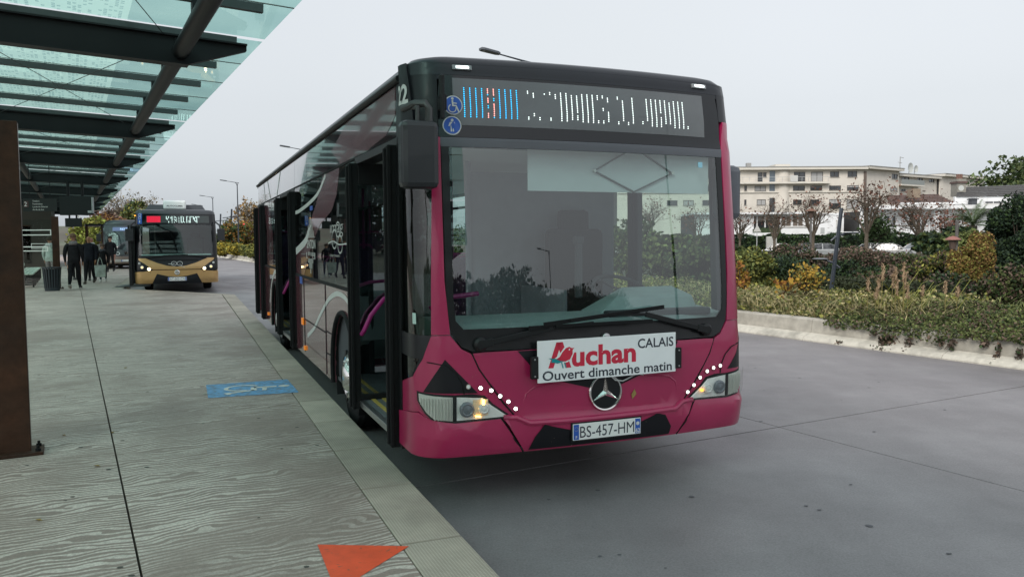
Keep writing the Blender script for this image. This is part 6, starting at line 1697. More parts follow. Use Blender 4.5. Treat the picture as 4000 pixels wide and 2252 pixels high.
def bare_tree(label, px, Y, zb, H, seed, leaves=0, leafm=None, group=None, spread=.9, name='bare_tree', tr=.14, levels=4, leafsize=.16, fresh=0, nb=(6, 4, 3, 3), base=.28, leafr=.35):
    c = spot(px, 950, Y); c.z = zb
    T = tag(empty(name, c), label, 'tree', group)
    trunk, br, tips = branch_tree(seed, H, spread, tr, levels=levels, nb=nb, base=base)
    bk = M('bark_tree', (.10, .08, .06), .9, var=.3, vs=4)
    trunk.build('trunk', bk, T, smooth=True); cr = br.build('crown', bk, T, smooth=True)
    if leaves and tips:
        g = np.random.default_rng(seed); tp = np.array([tuple(t[0]) for t in tips]); i = g.integers(0, len(tp), leaves)
        pts = tp[i] + g.normal(size=(leaves, 3)) * leafr
        me = leaf_mesh('leaves', pts, leafsize, leafm); o = bpy.data.objects.new('leaves', me); COL.objects.link(o); o.parent = cr
    return T


def hedge(name, label, P0, P1, w, z0, h, mat, n, size, cat='hedge', rag=.05, top_var=.0):
    """clipped hedge: box of foliage between two ground points"""
    P0 = Vector(P0); P1 = Vector(P1); d = (P1 - P0); L = d.length; rz = math.atan2(d.y, d.x)
    T = tag(empty(name, (P0.x, P0.y, z0), rz), label, cat)
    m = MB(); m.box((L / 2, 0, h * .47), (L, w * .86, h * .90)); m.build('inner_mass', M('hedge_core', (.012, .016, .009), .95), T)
    x = rng.uniform(0, L, n); face = rng.random(n)
    y = np.where(face < .55, -w / 2 + rng.normal(0, rag, n), rng.uniform(-w / 2, w / 2, n)); z = np.where(face < .55, rng.uniform(0, h, n), h + rng.normal(0, rag, n))
    if top_var: z = z + np.where(face < .55, 0, 1) * top_var * np.sin(x * 1.3) * np.sin(x * .37 + 1)
    me = leaf_mesh('foliage', np.stack([x, y, z], 1), size, mat); o = bpy.data.objects.new('foliage', me); COL.objects.link(o); o.parent = T
    return T


def vegetation():
    gd = leafmat('leaf_dark_green', (.030, .055, .018)); gm = leafmat('leaf_green', (.078, .100, .032)); gl = leafmat('leaf_light_green', (.13, .155, .05))
    gy = leafmat('leaf_yellow_green', (.19, .19, .045)); ye = leafmat('leaf_golden', (.36, .23, .04)); orr = leafmat('leaf_orange', (.26, .115, .03)); br_ = leafmat('leaf_reddish_brown', (.125, .088, .066)); bd = leafmat('leaf_dark_brown', (.08, .06, .048))
    con = leafmat('needle_dark', (.018, .034, .020)); st = leafmat('straw', (.30, .26, .13)); hed = leafmat('leaf_hedge', (.035, .045, .022))
    bg = leafmat('leaf_blue_green', (.035, .06, .04))
    # --- cotoneaster ground cover over the wall top: many small leaves
    def cover(name, label, a0, a1, nlo, nhi, base, hfun, n, size, mats, over=0.):
        a = rng.uniform(a0, a1, n); t = rng.random(n)
        wl = np.array([wall_line(x) for x in a]); nn2 = wl + nlo + (nhi - nlo) * t
        hh = np.array([hfun(x, y) for x, y in zip(a, nn2 - wl)])
        z = base + hh * (rng.random(n) ** .45)
        if over:
            k = rng.random(n) < over; nn2 = np.where(k, wl + .22 + rng.normal(0, .045, n) - .02, nn2)
            dr = np.array([max(0.02, .13 + .17 * noise.noise(Vector((x * 1.7, 3.1, 0)))) for x in a]); z = np.where(k, .40 - rng.random(n) * dr, z)
        X = -.4833 * a + .8755 * nn2; Y = .8755 * a + .4833 * nn2
        me = leaf_mesh(name, np.stack([X, Y, z], 1), size, mats, flat=.35)
        o = bpy.data.objects.new(name, me); COL.objects.link(o); return tag(o, label, 'ground cover', kind='stuff')
    def hf(a, d):
        b = .30 + .42 * noise.noise(Vector((a * .55, d * .8, 0))) + .16 * noise.noise(Vector((a * 2.3, d * 2.1, 4)))
        e = min(1, (d - .15) / .9); return max(.04, (b + .12) * (.25 + .75 * max(0, e))) * (.5 if a < 8 else .42)
    cover('ground_cover', 'dense green cotoneaster spilling over the right end of the low wall', -8, 9.2, .22, 3.4, .33, hf, 130000, .030, [gm, gd, gm, gl, br_], over=.06)
    def hf2(a, d): return .12 + .30 * abs(noise.noise(Vector((a * .8, d, 9)))) + (.1 if d > 1 else 0)
    cover('ground_cover', 'mixed low green plants behind the far part of the low wall', 9.0, 40, .35, 5, .28, hf2, 50000, .045, [gl, gy, gm, st])
    # under layer of soil-dark mass so the bed does not look hollow
    # trailing shoots down the wall
    g = random.Random(3)
    for k, (px, py0, py1, wd) in enumerate(((3470, 1310, 1372, 34), (3555, 1300, 1378, 22), (3725, 1325, 1360, 18), (3905, 1340, 1425, 12), (3850, 1335, 1350, 16), (3680, 1318, 1345, 12), (3420, 1290, 1305, 14), (3990, 1360, 1395, 12), (3310, 1330, 1345, 26))):
        d = _f0 + _r * ((px - 2000) / FPX) - _u * ((py0 - 1126) / FPX)
        # intersect with the wall face plane n = 11.13
        t = 11.12 / (d.x * N2.x + d.y * N2.y); P0 = Vector((0, 0, EYE)) + d * t
        T = tag(empty('trailing_plant', (P0.x, P0.y, 0)), ['bushy brownish plant growing at the foot of the low wall', 'bare trailing shoot curving down the low wall to the road', 'short leafy shoot hanging over the wall right of the bare shoot', 'long thin shoot hanging down the wall near the right edge', 'small tuft hanging over the wall beside the long thin shoot', 'tiny leafy shoot hanging over the middle of the right wall', 'small shoot on the wall left of the bushy plant', 'shoot hanging over the wall at the right picture edge', 'flat weed tuft growing on the sloped wall foot'][k], 'plant')
        hgt = (py1 - py0) / FPX * (P0 - Vector((0, 0, EYE))).length; z1 = max(.02, P0.z - hgt); w = wd / FPX * 12
        m = MB(); 
        for q in range(3 if k else 8):
            x0 = g.uniform(-w, w) * .5; x1 = x0 + g.uniform(-w, w)
            pts = [A2 * (-x0) + Vector((0, 0, P0.z)), A2 * (-(x0 + x1) / 2) - N2 * .04 + Vector((0, 0, (P0.z + z1) / 2)), A2 * (-x1) - N2 * (.10 if z1 < .15 else .03) + Vector((0, 0, z1))]
            m.tube(pts, [.008, .006, .003], 4)
        m.build('stem', M('bark', (.06, .045, .035), .9), T)
        n = {0: 420, 8: 160}.get(k, 48)
        zz = rng.uniform(z1, P0.z, n); xx = rng.normal(0, w * .45, n); yy = -np.abs(rng.normal(0, .05, n)) - (.14 - np.clip(zz, 0, .14)) * .9
        X = A2.x * xx + N2.x * yy; Y = A2.y * xx + N2.y * yy
        me = leaf_mesh('foliage', np.stack([X, Y, zz], 1), .035, [gd, bd, br_]); o = bpy.data.objects.new('foliage', me); COL.objects.link(o); o.parent = T
    # grass tufts
    def blades(n, a0, a1, d0, d1, z0, h0, h1, w, mat, name, label, lean=.35):
        V = []; F = []
        g = random.Random(n)
        for k in range(n):
            a = g.uniform(a0, a1); p = an(a, wall_line(a) + g.uniform(d0, d1), z0); h = g.uniform(h0, h1); t = g.uniform(0, 6.28); l = h * g.uniform(.2, 1.) * lean
            dx, dy = math.cos(t), math.sin(t); o = len(V)
            for i, (f, ww) in enumerate(((0, 1), (.45, .8), (.8, .5), (1, 0))):
                q = p + Vector((dx * l * f * f * 2, dy * l * f * f * 2, h * (f - .25 * f ** 3 * lean * 2)))
                V += [(q.x - dy * w * ww, q.y + dx * w * ww, q.z), (q.x + dy * w * ww, q.y - dx * w * ww, q.z)]
            for i in range(3): F.append((o + 2 * i, o + 2 * i + 1, o + 2 * i + 3, o + 2 * i + 2))
        me = bpy.data.meshes.new(name); me.from_pydata(V, [], F); me.update(); me.materials.append(mat); ob = bpy.data.objects.new(name, me); COL.objects.link(ob); tag(ob, label, 'grass', kind='stuff')
    blades(1500, 8, 15, .5, 3.2, .28, .25, .65, .009, st, 'dry_grass', 'dry straw coloured grass behind the wall beside the bus', .8)
    blades(1400, -4, 9, 2.3, 3.8, .35, .2, .55, .010, gl, 'green_grass', 'long green grass blades rising behind the cotoneaster', .7)
    blades(1500, 9, 30, .5, 4, .28, .15, .4, .010, gl, 'green_grass', 'short green grass behind the far part of the wall', .6)
    # --- reeds with plumes
    rm = M('reed_plume', (.33, .235, .145), .9, var=.25, vs=20); rs = M('reed_stem', (.20, .17, .06), .8); rl = leafmat('reed_leaf', (.20, .21, .05))
    g = random.Random(8)
    for k, (px, ptop, s) in enumerate(((3442, 1028, 1.0), (3497, 1040, .8), (3483, 1068, .8), (3528, 1025, 1.1), (3431, 1085, .8), (3515, 1090, .9), (3388, 1080, .8), (3420, 1120, .7), (3528, 1060, 1.0), (3598, 1115, .6), (3692, 1098, .7), (3735, 1120, .6), (3545, 1110, .8))):
        Y = 13.6; c = spot(px, 1190, Y); top = spot(px + g.uniform(-3, 3), ptop, Y)
        T = tag(empty('reed', (c.x, c.y, .35)), 'tall dry reed with a brown plume rising behind the cotoneaster', 'reed', 'reeds with brown plumes behind the wall')
        H = top.z - .35; lx = top.x - c.x + g.uniform(-.04, .04)
        m = MB(); m.tube([(0, 0, 0), (lx * .4, 0, H * .5), (lx, 0, H * .8)], [.008, .007, .005], 5); m.build('stalk', rs, T)
        m = MB(); pl = .30 * s; m.tube([(lx, 0, H - pl), (lx, 0, H - pl * .7), (lx + .01, 0, H - pl * .3), (lx + .015, 0, H)], [.005, .016, .011, .002], 7); m.build('plume', rm, T, smooth=True)
        pts = np.stack([lx + rng.normal(0, .016, 90), rng.normal(0, .016, 90), H - pl * rng.uniform(0, 1, 90)], 1)
        me = leaf_mesh('plume_fluff', pts, .018, rm, up=1.5, aspect=2.5); o = bpy.data.objects.new('plume_fluff', me); COL.objects.link(o); o.parent = T
        m = MB()
        for q in range(4):
            z = H * g.uniform(.1, .6); sx = g.choice((-1, 1)); L = g.uniform(.25, .5); w = .012
            m.add([(0, -w, z), (0, w, z), (sx * L * .5, w * .8, z + L * .75), (sx * L * .5, -w * .8, z + L * .75), (sx * L, 0, z + L * g.uniform(.6, 1.1))], [(0, 1, 2, 3), (3, 2, 4)])
        m.build('reed_leaf', rl, T)
    # --- shrubs along the garden behind the bed  (distance, place, size)
    shrub('shrub', 'yellow-green shrub just right of the crimson bus', 2930, 1150, 23, 1.9, 1.42, [gl, gm, gy], 9000, .062, seed=1)
    shrub('shrub', 'orange-leaved bush peeping out beside the bus flank', 2892, 1150, 19.5, .5, 1.1, [orr, ye], 420, .06, seed=2)
    shrub('shrub', 'dark brown rounded shrub left of the garden lamp', 3085, 1150, 25, 2.2, 1.5, [bd, br_, gd], 13000, .055, seed=3)
    shrub('shrub', 'blue-green low shrub at the foot of the dark brown shrub', 3070, 1150, 23.4, 1.9, 1.1, [bg, gd], 6000, .055, seed=4)
    shrub('shrub', 'large reddish brown mound shrub right of the garden lamp', 3365, 1150, 26, 3.5, 1.3, [br_, bd, br_, gd], 20000, .055, seed=5)
    shrub('shrub', 'very dark evergreen shrub under the reddish brown mound', 3330, 1150, 24, 2.6, .95, [con, gd], 8000, .055, seed=6)
    shrub('shrub', 'green-brown shrub between the brown mound and the tall orange shrub', 3560, 1150, 25, 2.6, 1.15, [gd, br_, gm], 12000, .055, seed=7)
    shrub('shrub', 'dull olive shrub left of the tall orange shrub', 3680, 1160, 23, 1.6, 1.22, [gy, br_, gd], 9000, .055, seed=8)
    shrub('shrub', 'tall golden brown autumn shrub near the right picture edge', 3805, 1160, 21.5, 1.25, 1.68, [leafmat('leaf_ochre', (.20, .135, .04)), gy, leafmat('leaf_umber', (.15, .085, .03))], 14000, .045, seed=9)
    shrub('shrub', 'brownish shrub low behind the reeds', 3470, 1160, 21.5, 1.8, .8, [br_, gd], 2600, .08, seed=14)
    shrub('shrub', 'dark shrub low in front of the conifer', 3790, 1180, 18.2, 2.6, .85, [gd, con, bd], 8000, .05, seed=15)
    shrub('shrub', 'brown green shrub at the lower right behind the grasses', 3975, 1180, 16.8, 1.6, 1.0, [gm, gd, br_], 6000, .05, seed=16)
    shrub('conifer', 'large dark green conifer at the right picture edge', 3990, 1150, 24, 2.5, 2.85, [con, con, gd], 42000, .055, cat='tree', seed=10)
    shrub('shrub', 'dark green bush between the palm and the parked white car', 3700, 1000, 60, 5.0, 2.3, [gd, con, gm], 5200, .26, seed=11)
    shrub('shrub', 'bright green bush below the palm', 3770, 1000, 55, 2.4, 2.1, [gl, gm], 2200, .2, seed=12)
    shrub('conifer', 'dark green conifer standing outside the right picture edge', 4330, 1150, 26, 3.4, 3.6, [con, gd], 9000, .09, cat='tree', seed=17)
    shrub('shrub', 'wide brown green shrub outside the right picture edge', 4420, 1180, 19, 3.4, 1.3, [gm, gd, br_], 6000, .07, seed=18)
    # golden sapling with big leaves
    T = tag(empty('sapling', spot(3150, 1190, 17.) - Vector((0, 0, 0))), 'golden yellow leaved sapling left of the garden lamp', 'sapling'); T.location.z = .3
    tr, br, tips = branch_tree(21, .95, .7, .012, levels=3, nb=(6, 4, 3), base=.12); br.build('crown', M('bark', (.06, .045, .035), .9), T)
    tp = np.array([tuple(t[0]) for t in tips]); tp[:, :2] *= 1.0
    pts = tp[rng.integers(0, len(tp), 560)] + rng.normal(0, .10, (560, 3)); pts[:, 2] = np.clip(pts[:, 2], .05, 1.0)
    me = leaf_mesh('leaves', pts, .05, [ye, ye, gy]); o = bpy.data.objects.new('leaves', me); COL.objects.link(o); o.parent = T
    T = tag(empty('sapling', spot(3070, 1190, 16.6)), 'small orange leaved sapling left of the golden sapling', 'sapling'); T.location.z = .3
    tr, br, tips = branch_tree(22, .9, .9, .008, levels=2, nb=(5, 4), base=.1); br.build('crown', M('bark', (.06, .045, .035), .9), T)
    tp = np.array([tuple(t[0]) for t in tips]); pts = tp[rng.integers(0, len(tp), 70)] + rng.normal(0, .07, (70, 3)); me = leaf_mesh('leaves', pts, .07, [ye, orr]); o = bpy.data.objects.new('leaves', me); COL.objects.link(o); o.parent = T
    # low clipped hedges along the garden path
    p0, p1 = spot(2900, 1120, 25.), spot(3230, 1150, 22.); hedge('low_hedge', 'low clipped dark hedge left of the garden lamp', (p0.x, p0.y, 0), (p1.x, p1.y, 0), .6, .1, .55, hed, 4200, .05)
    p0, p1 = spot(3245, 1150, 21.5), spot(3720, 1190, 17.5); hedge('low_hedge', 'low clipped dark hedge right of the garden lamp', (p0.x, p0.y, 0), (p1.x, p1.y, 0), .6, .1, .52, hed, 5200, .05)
    m = MB(); q = [spot(2950, 1168, 19.5), spot(3500, 1200, 15.8), spot(3560, 1186, 17.2), spot(2950, 1150, 21.)]; m.add([(p.x, p.y, .30) for p in q], [(0, 1, 2, 3)]); tag(m.build('garden_path', M('path_grey', (.16, .15, .135), .9, var=.2, vs=3)), kind='structure')
    # far hedge behind the cars
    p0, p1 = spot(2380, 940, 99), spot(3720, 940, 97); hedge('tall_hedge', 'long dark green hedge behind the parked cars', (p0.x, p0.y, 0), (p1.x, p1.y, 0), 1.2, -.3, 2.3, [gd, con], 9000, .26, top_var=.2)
    # mass of garden shrubs seen through and left of the bus
    for k, (px, Y, w, h, mt) in enumerate(((2780, 26, 2.6, 1.5, [gm, gd]), (2600, 30, 3.4, 1.9, [gm, gl, gd]), (2450, 33, 3.4, 2.5, [gd, gm]), (2200, 38, 4.5, 2.6, [gm, gy]), (1900, 46, 6, 2.6, [gd, gm]))):
        shrub('shrub', ['green shrub seen through the driver side window', 'pale green shrub seen through the bus windows', 'dark green shrub hidden behind the middle of the bus', 'green shrub hidden behind the bus cabin', 'wide green shrub hidden behind the bus'][k], px, 1130, Y, w, h, mt, 3200, .12, seed=30 + k)
    # --- palm
    c = spot(3800, 900, 62); T = tag(empty('palm_tree', (c.x, c.y, 0)), 'palm tree with arching grey-green fronds in front of the white house', 'tree')
    m = MB(); m.tube([(0, 0, 0), (0, 0, 2.6)], .3, 10); m.build('trunk', M('bark', (.06, .045, .035), .9), T)
    pg = leafmat('palm_green', (.075, .11, .05)); 
    for k in range(30):
        a = 6.283 * k / 30 + rng.uniform(-.1, .1); el = rng.uniform(.2, 1.45); L = rng.uniform(1.7, 2.5)
        m = MB(); prev = None; pts = []
        for i in range(9):
            t = i / 8; r_ = L * t * math.cos(el) + .25 * t * t; z = 2.6 + L * t * math.sin(el) - 1.1 * t * t * (1.2 - el * .6)
            pts.append(Vector((math.cos(a) * r_, math.sin(a) * r_, z)))
        m.tube(pts, [.025] * 4 + [.015] * 5, 4)
        for i in range(2, 9):
            for sg in (-1, 1):
                for q in (0, .33, .66):
                    p = pts[i].lerp(pts[i - 1], q); d = (pts[i] - pts[i - 1]).normalized(); s_ = d.cross(Vector((0, 0, 1))).normalized() * sg; l = .55 * math.sin(math.pi * min(1, (i - q) / 8.6)) + .08
                    e = p + s_ * l * .75 + d * l * .6 - Vector((0, 0, l * .25)); m.add([p, p + d * .05, e], [(0, 1, 2)])
        m.build('frond', pg, T)
    # --- trees on the street behind
    tl = [leafmat('tree_leaf_brown', (.16, .085, .06)), leafmat('tree_leaf_rust', (.13, .06, .045))]
    G = 'nearly bare street trees in front of the white houses'
    bare_tree('nearly bare street tree closest to the bus with few leaves', 3025, 80, -.3, 6.9, 41, 110, tl, G, tr=.15)
    bare_tree('nearly bare street tree in front of the white veranda house', 3175, 78, -.3, 7.6, 42, 170, tl, G, tr=.17)
    bare_tree('tallest nearly bare street tree with russet leaves before the building corner', 3385, 76, -.3, 9.0, 43, 420, tl, G, tr=.2, spread=1.05)
    bare_tree('wide-crowned nearly bare street tree beside the white car', 3590, 74, -.3, 7.4, 44, 380, tl, G, tr=.2, spread=1.2)
    bare_tree('bare street tree partly behind the bus mirror', 2890, 84, -.3, 6.6, 45, 90, tl, G, tr=.13)
    bare_tree('bare street tree seen through the driver side window', 2720, 84, -.3, 6.6, 46, 200, tl, G, tr=.13)
    bare_tree('bare street tree seen through the windscreen', 2540, 80, -.3, 7.2, 47, 90, tl, G, tr=.13)
    bare_tree('small brown-leaved tree before the white house terrace', 3700, 70, -.3, 5.0, 48, 500, tl, None, tr=.12, name='small_tree')
    bare_tree('small dark evergreen tree at the foot of the tallest street tree', 3420, 82, -.3, 4.4, 49, 1600, [gd], None, tr=.12, name='small_tree', leafsize=.2)
    shrub('broadleaf_tree', 'large green broadleaf tree at the upper right edge', 4010, 900, 118, 15, 14.5, [leafmat('leaf_grey_green', (.10, .135, .06)), gm, gd], 9000, .42, cat='tree', zb=0, seed=12)
    # --- garden lamps
    T = tag(empty('garden_lamp', spot(3240, 1195, 18.)), 'leaning dark blue garden lamp post with two saucer heads', 'lamp'); T.location.z = .25
    b = T.location.copy(); top = spot(3287, 812, 18.) - b
    m = MB(); m.tube([(0, 0, 0), tuple(top * .5), tuple(top)], [.05, .047, .042], 12); m.build('pole', M('lamp_blue', (.028, .036, .050), .3, coat=.6), T, smooth=True)
    def q(px, py): return spot(px, py, 18.) - b
    for (h0, h1, ar) in (((3172, 1011), (3235, 1012), [(3215, 1014), (3250, 1025), (3280, 1046)]), ((3295, 910), (3358, 909), [(3325, 912), (3275, 917), (3245, 940)])):
        p0, p1 = q(*h0), q(*h1); c = (p0 + p1) / 2; r = (p1 - p0).length / 2 * 1.0
        m = MB(); m.lathe([(r * .3, -.028), (r, -.004), (r, .012), (r * .5, .022), (.0001, .024)], c=c, n=24); m.build('lamp_head', M('lamp_blue', (.028, .036, .050), .3, coat=.6), T, smooth=True)
        m = MB(); m.tube([tuple(q(*a)) for a in ar], [.018, .028, .022], 8); m.build('arm', M('lamp_blue', (.028, .036, .050), .3, coat=.6), T, smooth=True)
    for (px, Y, pt, nm, lab, col) in ((3165, 45, 822, 'garden_lamp', 'slim grey garden post with a rust coloured cap above the dark shrub', (.17, .09, .06)), (3735, 32, 862, 'garden_lamp', 'grey garden post with a faded red saucer lamp beside the golden shrub', (.27, .12, .10))):
        b = spot(px, 1000, Y); b.z = 0; T = tag(empty(nm, b), lab, 'lamp'); H = spot(px, pt, Y).z
        m = MB(); m.tube([(0, 0, 0), (0, 0, H)], .065, 8); m.build('pole', M('old_pole', (.10, .095, .09), .7), T, smooth=True)
        z = H - (.0 if Y == 45 else .72); x = 0 if Y == 45 else -.15
        m = MB(); m.lathe([(.30 if Y != 45 else .35, z - .04), (.28, z), (.14, z + .08), (.0001, z + .12)], c=(x, 0, 0), n=16); m.build('lamp_head', M('cap_%d' % Y, col, .7), T, smooth=True)
        m = MB(); m.lathe([(.10, z - .42), (.17, z - .05)], c=(x, 0, 0), n=10); m.build('lamp_glass', M('lantern_glass', (.10, .07, .06), .4), T)


# ------------------------------------------------------------------ buildings on the right
def slab_windows(T, wins, fy, gl_mat, frame_mat, depth=.12):
    for (x0, x1, z0, z1, kind) in wins:
        m = MB(); w = .09
        for (a, b_, c, d) in ((x0, x1, z0, z0 + w), (x0, x1, z1 - w, z1), (x0, x0 + w, z0 + w, z1 - w), (x1 - w, x1, z0 + w, z1 - w)):
            m.box(((a + b_) / 2, fy - .02, (c + d) / 2), (b_ - a, .10, d - c))
        if x1 - x0 > 1.4: m.box(((x0 + x1) / 2, fy - .02, (z0 + z1) / 2), (w * .8, .09, z1 - z0 - 2 * w))
        o = m.build('window', frame_mat, T)
        m = MB()
        if kind == 'shut':
            m.box(((x0 + x1) / 2, fy + .02, (z0 + z1) / 2), (x1 - x0 - 2 * w, .06, z1 - z0 - 2 * w)); m.build('shutter', M('shutter_pale', (.36, .36, .36), .6, var=.08, vs=3), o)
        elif kind == 'half':
            zm = (z0 + z1) / 2 + .1
            m.box(((x0 + x1) / 2, fy + .02, (zm + z1) / 2), (x1 - x0 - 2 * w, .06, z1 - zm - w)); m.build('shutter', M('shutter_pale', (.36, .36, .36), .6), o)
            m = MB(); m.box(((x0 + x1) / 2, fy + .03, (zm + z0) / 2), (x1 - x0 - 2 * w, .05, zm - z0 - w)); m.build('pane', gl_mat, o)
        else:
            m.box(((x0 + x1) / 2, fy + .03, (z0 + z1) / 2), (x1 - x0 - 2 * w, .05, z1 - z0 - 2 * w)); m.build('pane', gl_mat, o)
        m = MB(); m.box(((x0 + x1) / 2, fy - .08, z0 - .05), (x1 - x0 + .2, .22, .08)); m.build('sill', M('sill_stone', (.42, .40, .36), .8), o)


def wall_with_holes(name, x0, x1, z0, z1, wins, y, mat, parent, th=.25):
    """facade built as strips around its openings"""
    m = MB()
    xs = sorted({x0, x1, *[w[0] for w in wins], *[w[1] for w in wins]}); xs = [x for x in xs if x0 <= x <= x1]
    for a, b in zip(xs[:-1], xs[1:]):
        if b - a < 1e-4: continue
        mid = (a + b) / 2; holes = sorted([(w[2], w[3]) for w in wins if w[0] < mid < w[1]]); z = z0
        for h0, h1 in holes:
            if h0 > z: m.box((mid, y + th / 2, (z + h0) / 2), (b - a, th, h0 - z))
            z = max(z, h1)
        if z < z1: m.box((mid, y + th / 2, (z + z1) / 2), (b - a, th, z1 - z))
    return m.build(name, mat, parent)


def buildings():
    cream = M('render_cream', (.64, .60, .54), .85, var=.06, vs=.6, col2=(.57, .53, .475), c2s=.35, c2t=.6, c2w=.15)
    cream2 = M('render_cream_pale', (.62, .59, .53), .85, var=.06, vs=.8)
    white = M('render_white', (.76, .77, .78), .8, var=.05, vs=.8, col2=(.55, .55, .54), c2s=.6, c2t=.62, c2w=.1)
    gl = M('window_glass_dark', (.035, .038, .042), .08, coat=1., var=.5, vs=.4)
    fr = M('window_frame_dark', (.07, .06, .055), .6); frw = M('window_frame_white', (.6, .6, .6), .5)
    railm = M('balcony_rail', (.42, .43, .43), .5); metal = M('roof_flashing', (.30, .30, .29), .6)
    # apartment block, front wing
    D = 160.
    k = D / FPX
    ox = (2880 - 2000) * k
    X = lambda rx: (rx / 3.625) * k                 # facade x from surveyed elevation
    Z = lambda ry: EYE + (928 - (600 + ry / 3.625)) * k
    T = tag(empty('apartment_building', (ox, D, 0)), 'cream four-storey apartment building with balconies behind the white houses', 'building')
    wins = []
    def W(x0, x1, y0, y1, kd='glass'): wins.append((X(x0), X(x1), Z(y1), Z(y0), kd))
    W(275, 345, 270, 405); W(350, 400, 272, 340); W(785, 945, 268, 405); W(1025, 1195, 268, 408, 'shut'); W(1293, 1420, 265, 345); W(1540, 1675, 262, 345)
    W(235, 395, 460, 535, 'shut'); W(775, 942, 460, 530); W(1018, 1185, 460, 530); W(1285, 1450, 462, 528); W(1535, 1700, 460, 532, 'half')
    W(268, 395, 650, 730, 'shut'); W(778, 902, 655, 730); W(1020, 1150, 655, 735); W(1287, 1455, 652, 790, 'half'); W(1535, 1690, 655, 790, 'shut')
    W(90, 125, 455, 530); W(90, 122, 650, 730); W(1520, 1690, 850, 990, 'shut'); W(1290, 1440, 850, 985, 'half')
    for r_ in (-500, -1000):      # the part of the wing behind the bus
        for (a, b, kd) in ((0, 150, 'glass'), (230, 380, 'shut')):
            for (c, d) in ((268, 345), (460, 530), (655, 730)): W(r_ + a, r_ + b, c, d, kd)
    wins.sort()
    xl, xr = X(-1700), X(1770)
    stair = (X(445), X(522)); 
    wh = [w for w in wins] + [(X(445), X(522), Z(832), Z(628)), (X(442), X(522), Z(535), Z(250))]
    wall_with_holes('wall', xl, xr, -1., Z(205), wh, 0, cream, T, .3)
    m = MB(); m.box(((xl + xr) / 2, 6, 7), (xr - xl, 11.4, 14.6)); m.build('building_core', M('core_dark', (.05, .05, .05), .9), T)
    slab_windows(T, wins, .08, gl, fr)
    m = MB(); m.box(((X(442) + X(522)) / 2, .15, (Z(535) + Z(250)) / 2), (X(522) - X(442), .1, Z(250) - Z(535))); m.build('stair_glazing', M('blue_glazing', (.10, .13, .16), .15, coat=1.), T)
    m = MB(); m.box(((X(445) + X(522)) / 2, .15, (Z(832) + Z(628)) / 2), (X(522) - X(445), .1, Z(628) - Z(832))); m.build('stair_door', gl, T)
    m = MB(); m.box(((xl + xr) / 2, 5.6, Z(222)), (xr - xl + .8, 13.4, Z(205) - Z(240))); m.build('parapet', cream2, T)
    m = MB(); m.box(((xl + xr) / 2, 5.6, Z(203) + .03), (xr - xl + 1.0, 13.6, .12)); m.build('roof_edge', metal, T)
    m = MB(); m.box((X(640), 3, Z(180)), (X(745) - X(535), 5, Z(155) - Z(205))); m.build('lift_housing', cream2, T); m = MB(); m.box((X(185), 2, Z(185)), (.9, .9, 1.6)); m.build('chimney', metal, T)
    # rounded stair tower
    m = MB(); c = (X(522) + X(760)) / 2; r = (X(760) - X(522)) / 2; m.lathe([(r, -1), (r, Z(250))], c=(c, 1.2, 0), n=28); m.build('tower', cream, T, smooth=True)
    # balcony slab and rails
    for (x0, x1, y0, nm) in ((-1700, 1270, 412, 1), (-1700, 1700, 540, 2)):
        m = MB(); m.box(((X(x0) + X(x1)) / 2, -.55 if nm == 1 else -.1, Z(y0 + 10)), (X(x1) - X(x0), 1.3 if nm == 1 else .3, .38 if nm == 1 else .18)); b = m.build('balcony_slab', cream2, T)
        if nm == 1:
            m = MB(); m.box(((X(x0) + X(x1)) / 2, -1.15, Z(345)), (X(x1) - X(x0), .06, .07)); m.box(((X(x0) + X(x1)) / 2, -1.15, Z(378)), (X(x1) - X(x0), .03, .03))
            x = X(x0)
            while x < X(x1): m.box((x, -1.15, (Z(345) + Z(412)) / 2), (.05, .05, Z(345) - Z(412))); x += 1.3
            m.build('railing', railm, b)
            m = MB(); m.box(((X(705) + X(810)) / 2, -1.2, (Z(322) + Z(412)) / 2), (X(810) - X(705), .1, Z(322) - Z(412))); m.build('balcony_panel', M('panel_white', (.55, .55, .53), .6), b)
    m = MB(); m.box((X(1785), -.05, (Z(265) + 0) / 2), (.5, .3, Z(265))); m.build('downpipe', M('pipe_brown', (.13, .10, .085), .6), T)
    for x in (640,): pass
    m = MB(); m.box((X(645), .02 - r * .0 - .2, Z(262)), (X(720) - X(568), .5, .7)); 
    # second wing set at an angle, three bays
    pL = Vector((ox + X(1775), D, 0)); pR = spot(3843, 900, 188); d = Vector((pR.x - pL.x, pR.y - pL.y, 0)); L = d.length; rz = math.atan2(d.y, d.x)
    T2 = tag(empty('apartment_building', pL, rz), 'angled cream wing of the apartment building with satellite dishes on its roof', 'building')
    def prj(px, py):   # surveyed point on the wing facade
        dr = _f0 + _r * ((px - 2000) / FPX) - _u * ((py - 1126) / FPX); n = Vector((-d.y, d.x, 0)).normalized(); t = (pL - Vector((0, 0, EYE))).dot(n) / dr.dot(n); P = Vector((0, 0, EYE)) + dr * t; return ((P - pL).dot(d.normalized()), P.z)
    w2 = []
    f = lambda rx, ry: prj(3400 + rx / 3.625, 600 + ry / 3.625)
    for (x0, y0, x1, y1, kd) in ((305, 285, 385, 362, 'glass'), (722, 318, 795, 392, 'glass'), (890, 325, 965, 402, 'glass'), (1250, 340, 1325, 412, 'glass'), (280, 480, 382, 530, 'shut'), (500, 305, 608, 380, 'glass'), (490, 495, 555, 530, 'glass')):
        a, b = f(x0, y0), f(x1, y1); w2.append((a[0], b[0], b[1], a[1], kd))
    top = f(0, 205)[1]; tR = f(1585, 290)[1]
    x1_, x2_ = f(415, 0)[0], f(1010, 0)[0]
